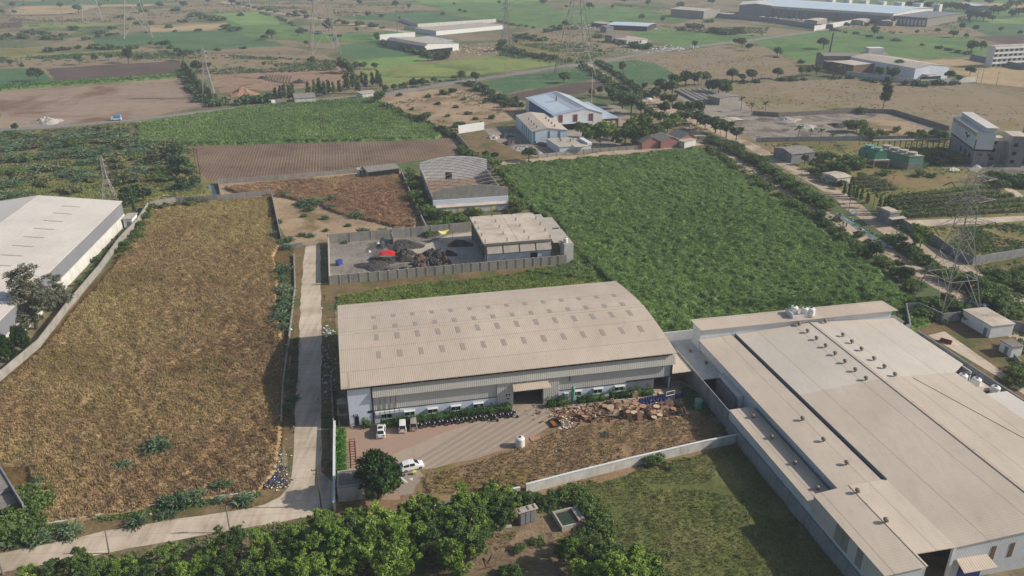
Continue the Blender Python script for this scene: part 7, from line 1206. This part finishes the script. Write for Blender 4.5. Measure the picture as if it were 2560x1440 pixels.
boxy('rusty_tray', 'rusty open steel tray lying at the drive edge by the scrap', 'tray', (1387, 1060), (1.9, 2.5, .5), R(25), 'dark_steel', 0, 'rust'); boxy('wooden_box', 'square wooden box beside the blue drums', 'box', (1586, 994), (1.3, 1.1, 1.2), R(15), 'timber', 0); boxy('pallet', 'brown timber pallet beside the white ribbed tank', 'pallet', (1340, 1097), (2.4, 1.4, .15), R(25), 'timber', 0, 'timber_pink'); boxy('crate', 'low dark crate by the tilted drums', 'crate', (1480, 1052), (1.5, 1, .5), R(40), 'timber_dark', 0, 'timber_dark'); boxy('concrete_slab', 'ribbed grey slab lying beside the garden hut', 'slab', (1258, 1316), (2.6, 1.7, .3), R(12), 'concrete', 0); boxy('dust_bin', 'small yellow topped bin beside the white people carrier', 'bin', (1037, 1186), (.55, .55, .6), R(10), 'yellow_cloth', 0); boxy('red_cart', 'small red cart with white load on the factory service lane', 'cart', (2364, 856), (2.6, 1.2, .7), R(-40), 'rust_red', 0, 'litter_white'); boxy('blue_tractor', 'small blue tractor body parked in the coal yard corner', 'tractor', (848, 662), (1.8, 1.2, 1.5), R(60), 'barrel_blue')
fr = thing('pipe_rack', 'white tubular frame standing behind the blue drums', 'frame', G(1670, 998)); m_ = MB(); A0, A1 = Vector(G(1664, 1000)), Vector(G(1685, 995)); up = Vector((0, 0, 1.9))
for a, b in ((A0, A0+up), (A1, A1+up), (A0+up, A1+up), (A0+up*.5, A1+up*.5)): m_.tube(a, b, .07, n=8)
m_.build('tube', 'paint_white', fr); lb = MB().bar(Vector(G(1520, 1004))+Vector((0, 0, .15)), Vector(G(1590, 998))+Vector((0, 0, .15)), .35, .25).build('beam', 'concrete', None, G(1555, 1001)); tag(lb, 'long grey beam lying along the drive before the drums', 'beam')
for k, (x, y, a, L, mt, lab) in enumerate(((1402, 1006, .3, 2.0, 'litter_white', 'white folded sheet lying before the right door pillar'), (1462, 992, .25, 5, 'timber', 'long timber plank below the middle right hedge'), (1475, 988, .3, 3, 'galv', 'grey sheet metal strip below the middle right hedge'), (1585, 976, .2, 5.5, 'dark_steel', 'long dark steel bar below the rightmost hedge'), (1495, 1092, .6, 1.2, 'litter_white', 'crumpled white bag on the dry yard grass'), (1392, 1128, 1, 1.0, 'litter_white', 'small white plastic bag in the dry yard'), (1710, 1036, .4, 2.2, 'litter_white', 'pale board leaning on scrap by the grimy wall'), (1758, 1006, -.6, 2, 'timber_dark', 'dark board by the grimy wall'))):
    q = Vector(G(x, y)); d = Vector((math.cos(a), math.sin(a), 0))*L/2; t = MB().bar(q-d+Vector((0, 0, .12)), q+d+Vector((0, 0, .16)), .4 if mt != 'dark_steel' else .2, .12).build('loose_sheet' if 'sheet' in lab or 'bag' in lab else 'loose_board', mt, None, (q.x, q.y, 0)); tag(t, lab, 'sheet' if 'sheet' in lab else ('bag' if 'bag' in lab else 'board'))
# heaps
def heap(lab, q, r, h, mat, cat='heap', name='scrap_heap', n=22, rough=.35, world=False):
    P = Vector(q if world else G(*q)); sd_ = random.randrange(999); V = [(P.x, P.y, h)]; fs = []; m = 9
    xs = []
    for j in range(1, m+1):
        for i in range(n):
            a = 6.28319*i/n; rr = r*j/m; x, y = rr*math.cos(a), rr*math.sin(a)*.85; z = h*max(0, (1-(j/m)**1.5)); nz = float(vnoise(np.array([x+50]), np.array([y+50]), r*.35, sd_)[0]-.5)+.6*float(vnoise(np.array([x+50]), np.array([y+50]), r*.14, sd_+1)[0]-.5)
            k_ = 1+rough*.6*math.sin(a*3+sd_)*(j/m); V.append((P.x+x*k_, P.y+y*k_, max(0, z+nz*h*rough*2*(1-(j/m)**3)) if j < m else -.02))
    fs = [[0, 1+i, 1+(i+1) % n] for i in range(n)]+[[1+(j-1)*n+i, 1+j*n+i, 1+j*n+(i+1) % n, 1+(j-1)*n+(i+1) % n] for j in range(1, m) for i in range(n)]
    o = MB().add(V, fs).build(name, mat, None, (P.x, P.y, 0)); return tag(o, lab, cat)
HP = [(1500,1088,2.4,1.7,0),(1500,1145,2.6,1.5,0),(1640,1140,1.8,1.4,1),(1725,1170,1.7,1.4,0),(1480,1252,1.8,1.2,0),(1560,1262,1.5,1.1,0),(1640,1225,1.8,1.3,1),(1690,1192,1.6,1.3,0),(1780,1180,1.8,1.4,0),(1830,1115,2.5,1.9,0),(1890,1172,1.6,1.5,1),(1805,1212,1.7,1.3,0),(1742,1102,2.2,1.6,0),(1930,1092,2.0,1.2,0),(1490,1002,4.5,.9,0),(1180,1210,4.2,.7,0),(1340,1272,2.4,.9,0),(1900,1222,1.5,1.1,1),(1240,1155,3.4,.6,0),(1345,1150,2.6,.8,0),(1600,1190,1.6,1.2,0),(1410,1070,1.8,1.0,0),(1280,1010,2.2,.8,0)]
kc = [0, 0]
for x, y, r, h, c in HP: lab = f'{("grey", "rusty")[c]} {"tall" if h > 1.4 else ("flat" if h < 1 else "rounded")} scrap heap in the coal yard, {ORD[kc[c]]} {("grey", "rusty")[c]} one from the red tent'; kc[c] += 1; o = heap(lab, (640+x/4, 360+y/4+3), r*1.25, h*1.1, ('swarf', 'swarf_rust')[c], rough=.45); o['group'] = 'scrap heaps of the coal yard'
heap('shaded dark scrap heap under the concrete works edge', (1150, 610), 4, 1.2, 'swarf'); heap('long red earth heap beside the circled field', (606, 236), 9, 3.4, 'earth_heap', name='earth_heap'); heap('pale grey gravel heap at the corner of the pale ploughed field', (118, 306), 8, 2.4, 'grey_heap', name='gravel_heap'); heap('dark machinery heap at the west end of the circled field', (660, 196), 4, 1.6, 'swarf'); heap('dark machinery heap in the middle of the circled field', (748, 206), 5, 2.0, 'swarf'); heap('small reddish heap at the east end of the circled field', (868, 192), 4, 1.8, 'swarf_rust')
heap('dark charred brush heap on the dry yard grass', (1512, 1088), 2.2, .5, 'swarf'); heap('small dark ash heap on the dry yard beside the drive', (1400, 1128), .9, .4, 'swarf')
for k, (x, y, r, lab) in enumerate(((1232, 345, 4, 'rubble heap below the white painted wall'), (1262, 342, 4, 'dark scrap heap in the works yard'), (1275, 360, 4, 'brown scrap heap beside the cream roofed shed'), (1355, 362, 4, 'scrap heap with tyres before the cream roofed shed'), (1310, 372, 5, 'pale rubble spread near the lane behind the cane'), (1340, 385, 3.5, 'white block heap at the lane behind the cane'), (2100, 315, 6, 'grey spoil heap in the ash yard'), (2010, 318, 7, 'wide grey ash heap near the palms'), (1970, 300, 7, 'pale broken block heap in the ash yard'))): heap(lab, (x, y), r, 1.3, ('grey_heap', 'swarf', 'swarf_rust', 'swarf', 'grey_heap', 'grey_heap', 'swarf', 'grey_heap', 'grey_heap')[k], rough=.5)
for k, (x, y, r, lab) in enumerate(((2382, 424, 2.4, 'white sack heap before the tall works tower'), (2440, 418, 2, 'white sack heap at the concrete base corner'), (2490, 440, 2, 'white sack heap by the forecourt verge'), (2135, 536, 1.4, 'white rubbish heap on the canal bank'), (1620, 248, 3, 'white sack heap beside the dirt road and canal'))): heap(lab, (x, y), r, 1.1, 'sack', name='sack_heap')
# cloths
def cloth(name, lab, cat, pts, mat, sag=.4, poles=True):
    """four corner points (px, py, z) joined by a sagging sheet on poles"""
    c = [Vector(G(p[0], p[1], p[2])) for p in pts]; n = 8; V = []
    for i in range(n+1):
        for j in range(n+1):
            a, b = i/n, j/n; q = c[0].lerp(c[1], a).lerp(c[3].lerp(c[2], a), b); q.z += -sag*4*a*(1-a)*.5-sag*4*b*(1-b)*.5+.12*math.sin(7*a+3*b); V.append(q)
    top = [v.copy() for v in V]; bot = [v-Vector((0, 0, .03)) for v in V]; N_ = len(V); fs = []
    for i in range(n):
        for j in range(n): k = i*(n+1)+j; fs += [[k, k+1, k+n+2, k+n+1], [N_+k+n+1, N_+k+n+2, N_+k+1, N_+k]]
    P = (c[0].x, c[0].y, 0); t = thing(name, lab, cat, P); MB().add(top+bot, fs).build('canopy', mat, t, smooth=True)
    if poles:
        for q in c: MB().tube((q.x, q.y, -.1), q, .04, n=6).build('pole', 'timber_dark', t)
    return t
cloth('red_tent', 'bright red sagging tarpaulin tent in the coal yard', 'tent', [(945, 640, 1.8), (988, 640, 1.9), (986, 629, 2.2), (952, 630, 2.0)], 'red_cloth', -.9); cloth('yellow_awning', 'yellow sagging awning over the rear wall of the coal yard', 'awning', [(1106, 586, 3.0), (1132, 580, 3.0), (1131, 572, 3.6), (1095, 577, 3.6)], 'yellow_cloth', .5); cloth('blue_tarp', 'bright blue tarpaulin under the bottom trees', 'tarp', [(897, 1403, .5), (917, 1399, .6), (917, 1388, .7), (894, 1390, .6)], 'blue_cloth', .15, False); tank('blue drum with a pale lid beside the blue tarpaulin', (938, 1408), .4, 1.1, 'barrel_blue', cat='barrel')
for k, (x, y, lab) in enumerate(((923, 630, 'white sack on the coal yard floor'), (945, 610, 'pale sacks by the rear wall of the coal yard'), (958, 609, 'second pale sack beside the rear wall'), (885, 691, 'white sheet at the front wall of the coal yard'), (545, 1180, 'curled white sheet in the dry grass'), (662, 1102, 'white plastic sheet in the dry grass beside the verge'), (724, 824, 'white bucket on the kerb wall of the lane'), (2296, 627, 'white post block on the dirt track'))): heap(lab, (x, y), .7, .6, 'litter_white', cat='sack', name='white_sack', n=12)
# litter: nobody could count it
def litter(lab, areas, n, smin=.08, smax=.3, mat='litter_white'):
    mb = MB()
    for i in range(n):
        x, y, rx, ry = random.choice(areas); q = G(random.gauss(x, rx), random.gauss(y, ry)); s = random.uniform(smin, smax); a = random.random()*6; z = random.uniform(.05, .3); d = Vector((math.cos(a), math.sin(a), random.uniform(-.3, .3)))*s; e = Vector((-math.sin(a), math.cos(a), random.uniform(-.5, .5)))*s*.6; c = Vector((q[0], q[1], z)); u_ = Vector((0, 0, .03)); mb.hexa([c-d-e-u_, c+d-e*.6-u_, c+d*.8+e-u_, c-d+e-u_], [c-d-e, c+d-e*.6, c+d*.8+e, c-d+e])
    return tag(mb.build('litter', mat), lab, 'litter', None, 'stuff')
litter('white rubbish strewn at the lane corner of the dry field', [(682, 1185, 26, 20), (662, 1212, 28, 9), (640, 1150, 40, 30), (690, 1160, 18, 25)], 330, .05, .2); litter('blue and dark rubbish at the lane corner of the dry field', [(682, 1188, 12, 12), (676, 1208, 12, 6)], 14, .1, .35, 'barrel_blue'); litter('dark ash and rags at the lane corner of the dry field', [(676, 1208, 22, 8), (690, 1180, 12, 14)], 160, .1, .35, 'swarf'); litter('white rubbish strewn in the dry field near the side house', [(130, 1235, 12, 14), (145, 1205, 14, 8), (115, 1260, 8, 12)], 220, .05, .2); litter('rubbish strewn on both verges of the shaded lane', [(700, 895, 14, 24), (820, 900, 12, 50), (822, 950, 10, 40), (818, 832, 10, 6)], 200); litter('scattered plastic in the dry grass', [(350, 1180, 180, 60), (560, 1110, 80, 60)], 70, .1, .25); litter('rubbish on the canal bank', [(2130, 535, 20, 8), (2150, 560, 25, 12)], 90, .12, .3); litter('wood chips and scraps around the cable drums', [(1560, 1030, 70, 10), (1440, 1030, 40, 8), (1640, 1000, 40, 8)], 300, .08, .35, 'timber_pale'); litter('broken timber and dark scraps around the drums', [(1540,1040,75,12), (1450,1034,40,8), (1650,1030,35,14)], 420, .15, .6, 'timber_dark'); litter('reddish timber offcuts around the drums', [(1580,1030,60,11), (1440,1034,30,6)], 200, .15, .5, 'timber_pink'); litter('white flakes beside the rusty tray', [(1416, 1066, 10, 10)], 70, .08, .2); litter('pale blocks along the road of the central fields', [(1620, 124, 50, 5), (1690, 121, 30, 3)], 260, .4, 1.2); litter('pale rubble around the far grey and white shed', [(1170, 128, 40, 5), (1210, 120, 40, 6)], 260, .4, 1.3, 'timber_pale'); litter('building rubble below the huge factory', [(2050, 52, 90, 6), (2150, 56, 60, 5), (1950, 44, 60, 5)], 420, .6, 2.0); litter('white block rubble around the open sheds below the pylon', [(1500, 68, 40, 4), (1580, 72, 50, 3)], 260, .5, 1.4)
# brushwood in the garden
for k in range(14):
    q = Vector(G(random.choice([random.uniform(1050, 1130), random.uniform(1190, 1250), random.uniform(870, 960)]), random.uniform(1390, 1432) if k % 3 else random.uniform(1330, 1370))); a = random.random()*6; L = random.uniform(1.2, 2.6); d = Vector((math.cos(a)*L/2, math.sin(a)*L/2, 0)); t = MB().tube(q-d+Vector((0, 0, .1)), q+d+Vector((0, 0, .5)), .09, .04, 6).build('dead_branch', 'timber_dark', None, (q.x, q.y, 0)); tag(t, f'bare dead branch lying on the dug garden soil, {ORD[k]} of the scatter', 'branch', 'dead branches in the garden')
# ploughed arcs of the circled field
for k in range(9):
    x = 668+k*7.5; P = [(x+random.uniform(-1, 1), 186+k*.4), (x-4, 192+k*.8), (x-6, 198+k*1.1), (x-3, 203+k*1.2)]
    strip('furrow', P, .55, 'dark_soil', 'curved dark furrow in the circled field', amp=.15)
strip('furrow', [(648, 192), (690, 204), (728, 210), (752, 208)], 1.6, 'dark_soil', 'dark track through the circled field', amp=.4)
# two people walking on the dirt track
def person(lab, q, rz, top, legs):
    P = Vector(G(*q)); me = bpy.data.meshes.new('person'); J = dict(pel=(0, 0, .92), ch=(0, .02, 1.28), nk=(0, .02, 1.48), hd=(0, .04, 1.62), ht=(0, .04, 1.72), ls=(-.19, 0, 1.4), le=(-.26, -.04, 1.12), lh=(-.27, .06, .86), rs=(.19, 0, 1.4), re=(.26, -.02, 1.12), rh=(.27, .1, .88), lk=(-.1, .12, .5), lf=(-.1, .1, .06), rk=(.1, .02, .5), rf=(.1, -.2, .08), hl=(-.1, .02, .88), hr=(.1, 0, .88)); N_ = list(J); ed = [('pel', 'ch'), ('ch', 'nk'), ('nk', 'hd'), ('hd', 'ht'), ('ch', 'ls'), ('ls', 'le'), ('le', 'lh'), ('ch', 'rs'), ('rs', 're'), ('re', 'rh'), ('pel', 'hl'), ('hl', 'lk'), ('lk', 'lf'), ('pel', 'hr'), ('hr', 'rk'), ('rk', 'rf')]
    me.from_pydata([J[k] for k in N_], [(N_.index(a), N_.index(b)) for a, b in ed], []); me.materials.append(MATS[top]); o = bpy.data.objects.new('person', me); COL.objects.link(o); m_ = o.modifiers.new('skin', 'SKIN'); rad = dict(pel=.15, ch=.17, nk=.06, hd=.1, ht=.08, ls=.07, le=.05, lh=.04, rs=.07, re=.05, rh=.04, lk=.065, lf=.055, rk=.065, rf=.055, hl=.09, hr=.09)
    for i, k in enumerate(N_): me.skin_vertices[0].data[i].radius = (rad[k], rad[k]); me.skin_vertices[0].data[i].use_root = (k == 'pel')
    o.modifiers.new('sub', 'SUBSURF').levels = 1; o.location = P; o.rotation_euler = (0, 0, rz); tag(o, lab, 'person', 'people walking on the dirt track'); MB().lathe((0, .04, 1.66), [(.105, 0), (.1, .06), (.05, .11)], 10).build('hair', 'seat_black', o, local=True); MB().lathe((0, .03, .5), [(.2, 0), (.19, .2), (.16, .42)], 10).build('lower_garment', legs, o, local=True); return o
person('person in dark clothes walking first on the dirt track', (2107, 565), R(150), 'cloth_dark', 'cloth_dark'); person('person in blue clothes walking just behind on the dirt track', (2115, 568), R(150), 'cloth_blue', 'cloth_dark')
# ================================================================== ROUGH GROWTH OF THE PLAIN: too much of it to count
def scatter_scrub(lab, polys, n, size, leaf, name='scrub_growth', per=7, zs=.5, seed=1, clump=30):
    """low tufts and little bushes over rough land, gathered in patches"""
    Cs = []; T = []
    for px in polys:
        P = [G(*p)[:2] for p in px]; A = np.array(P); lo, hi = A.min(0), A.max(0); k = n*6
        x = lo[0]+RNG.random(k)*(hi[0]-lo[0]); y = lo[1]+RNG.random(k)*(hi[1]-lo[1]); d = vnoise(x, y, clump, seed)*.6+vnoise(x, y, clump*.3, seed+1)*.4
        ok = inpoly(x, y, P) & (RNG.random(k) < np.clip((d-.42)*4, .03, 1)); x, y = x[ok][:n], y[ok][:n]; m = len(x); s = size*(.4+RNG.random(m)**2*1.2)
        o = RNG.normal(size=(m, per, 3))*np.array([1, 1, .35])*s[:, None, None]*.5; o[..., 2] = np.abs(o[..., 2])+.1
        Cs.append((np.stack([x, y, np.zeros(m)], -1)[:, None]+o).reshape(-1, 3)); T.append(np.clip(np.repeat(RNG.random(m), per)*.7+RNG.random(m*per)*.3, 0, 1))
    C = np.concatenate(Cs); V, tn = leaf_quads(C, size*.55, np.tile([0, 0, 1.0], (len(C), 1)), np.concatenate(T), .6, 1.2)
    return tag(mesh_obj(name, tri_mesh(name, V, np.arange(len(V)).reshape(-1, 4), tn, True), leaf), lab, 'scrub', None, 'stuff')
scatter_scrub('low scrub scattered over the dry left plain', [[(0,40),(560,8),(700,14),(640,26),(400,62),(0,130)], [(0,145),(440,122),(455,150),(0,168)], [(470,133),(845,152),(840,176),(500,188)], [(640,8),(1000,12),(1050,30),(900,42),(700,40)]], 700, 2.2, 'leaf_far', seed=41, clump=60)
scatter_scrub('low scrub scattered over the central dry fields', [[(1280,80),(1560,92),(1560,118),(1470,150),(1290,110)], [(1650,66),(1920,70),(1920,92),(1720,80)], [(1530,8),(1760,20),(1700,34),(1540,14)], [(2160,62),(2430,40),(2420,78),(2230,84)], [(1255,120),(1470,158),(1400,162),(1250,140)]], 500, 2.2, 'leaf_far', seed=45, clump=60)
scatter_scrub('sparse tufts over the dry fields by the road', [[(960,262),(1190,214),(1285,275),(1150,322),(1060,292)], [(1820,212),(2140,198),(2395,218),(2560,250),(2560,330),(2232,282),(1890,288)], [(1530,156),(1820,114),(1990,170),(1920,200),(1710,182)]], 350, .9, 'leaf_olive', seed=49, clump=25)
scatter_scrub('weeds along the dirt tracks and canal banks', [[(1490,160),(1600,225),(1700,285),(1860,375),(2040,480),(2250,625),(2400,720),(2560,830),(2560,900),(2430,790),(2300,700),(2100,575),(1900,450),(1740,350),(1500,190)]], 2600, .9, 'leaf_olive', seed=53, clump=9, name='bank_weeds')
scatter_scrub('weeds on the green ground of the tall works', [[(1900,360),(2370,350),(2560,410),(2560,540),(2240,545),(2060,440)], [(2290,575),(2560,558),(2560,632),(2440,658),(2340,608)], [(2440,668),(2560,645),(2560,860),(2470,790)]], 900, .9, 'leaf_mid', seed=57, clump=14)
scatter_scrub('green creeping weeds in the dry field and its margins', [[(370,530),(300,650),(120,880),(60,960),(110,980),(330,680),(420,540)], [(0,1060),(60,1140),(160,1150),(60,1090)], [(640,1220),(300,1280),(60,1320),(60,1340),(300,1296),(650,1240)], [(690,620),(735,620),(735,840),(715,1000),(690,900)], [(420,520),(540,500),(560,600),(380,760),(200,900),(120,920),(300,700)], [(660,860),(715,880),(700,1080),(640,1060),(610,960)]], 1300, .55, 'leaf_mid', seed=61, clump=8, name='creeping_weeds')
scatter_scrub('weeds along the shaded verge beside the shed', [[(806,720),(838,780),(846,1000),(850,1200),(806,1170)], [(735,840),(748,840),(735,1090),(714,1050)]], 500, .5, 'leaf_olive', seed=65, clump=6, name='verge_weeds')
scatter_scrub('green weeds around the yard and meadow edges', [[(1700,960),(1770,1000),(1838,1092),(1760,1104),(1720,1040)], [(1330,1238),(1842,1112),(1860,1130),(1480,1235),(1400,1262)], [(1370,1250),(1480,1250),(1500,1340),(1440,1330)], [(1300,1245),(1400,1260),(1390,1285),(1290,1262)]], 420, .6, 'leaf_mid', seed=69, clump=5, name='edge_weeds')
scatter_scrub('olive undergrowth of the scrub land', [[(0,335),(340,306),(345,358),(470,362),(500,430),(530,470),(380,510),(0,525)]], 2600, 1.3, 'leaf_olive', seed=73, clump=14, name='undergrowth')
scatter_scrub('undergrowth below the bottom belt of trees', [[(60,1440),(272,1390),(640,1322),(780,1300),(1050,1280),(1300,1250),(1250,1330),(900,1400),(800,1500),(0,1520)]], 1500, .7, 'leaf_mid', seed=77, clump=6, name='undergrowth')
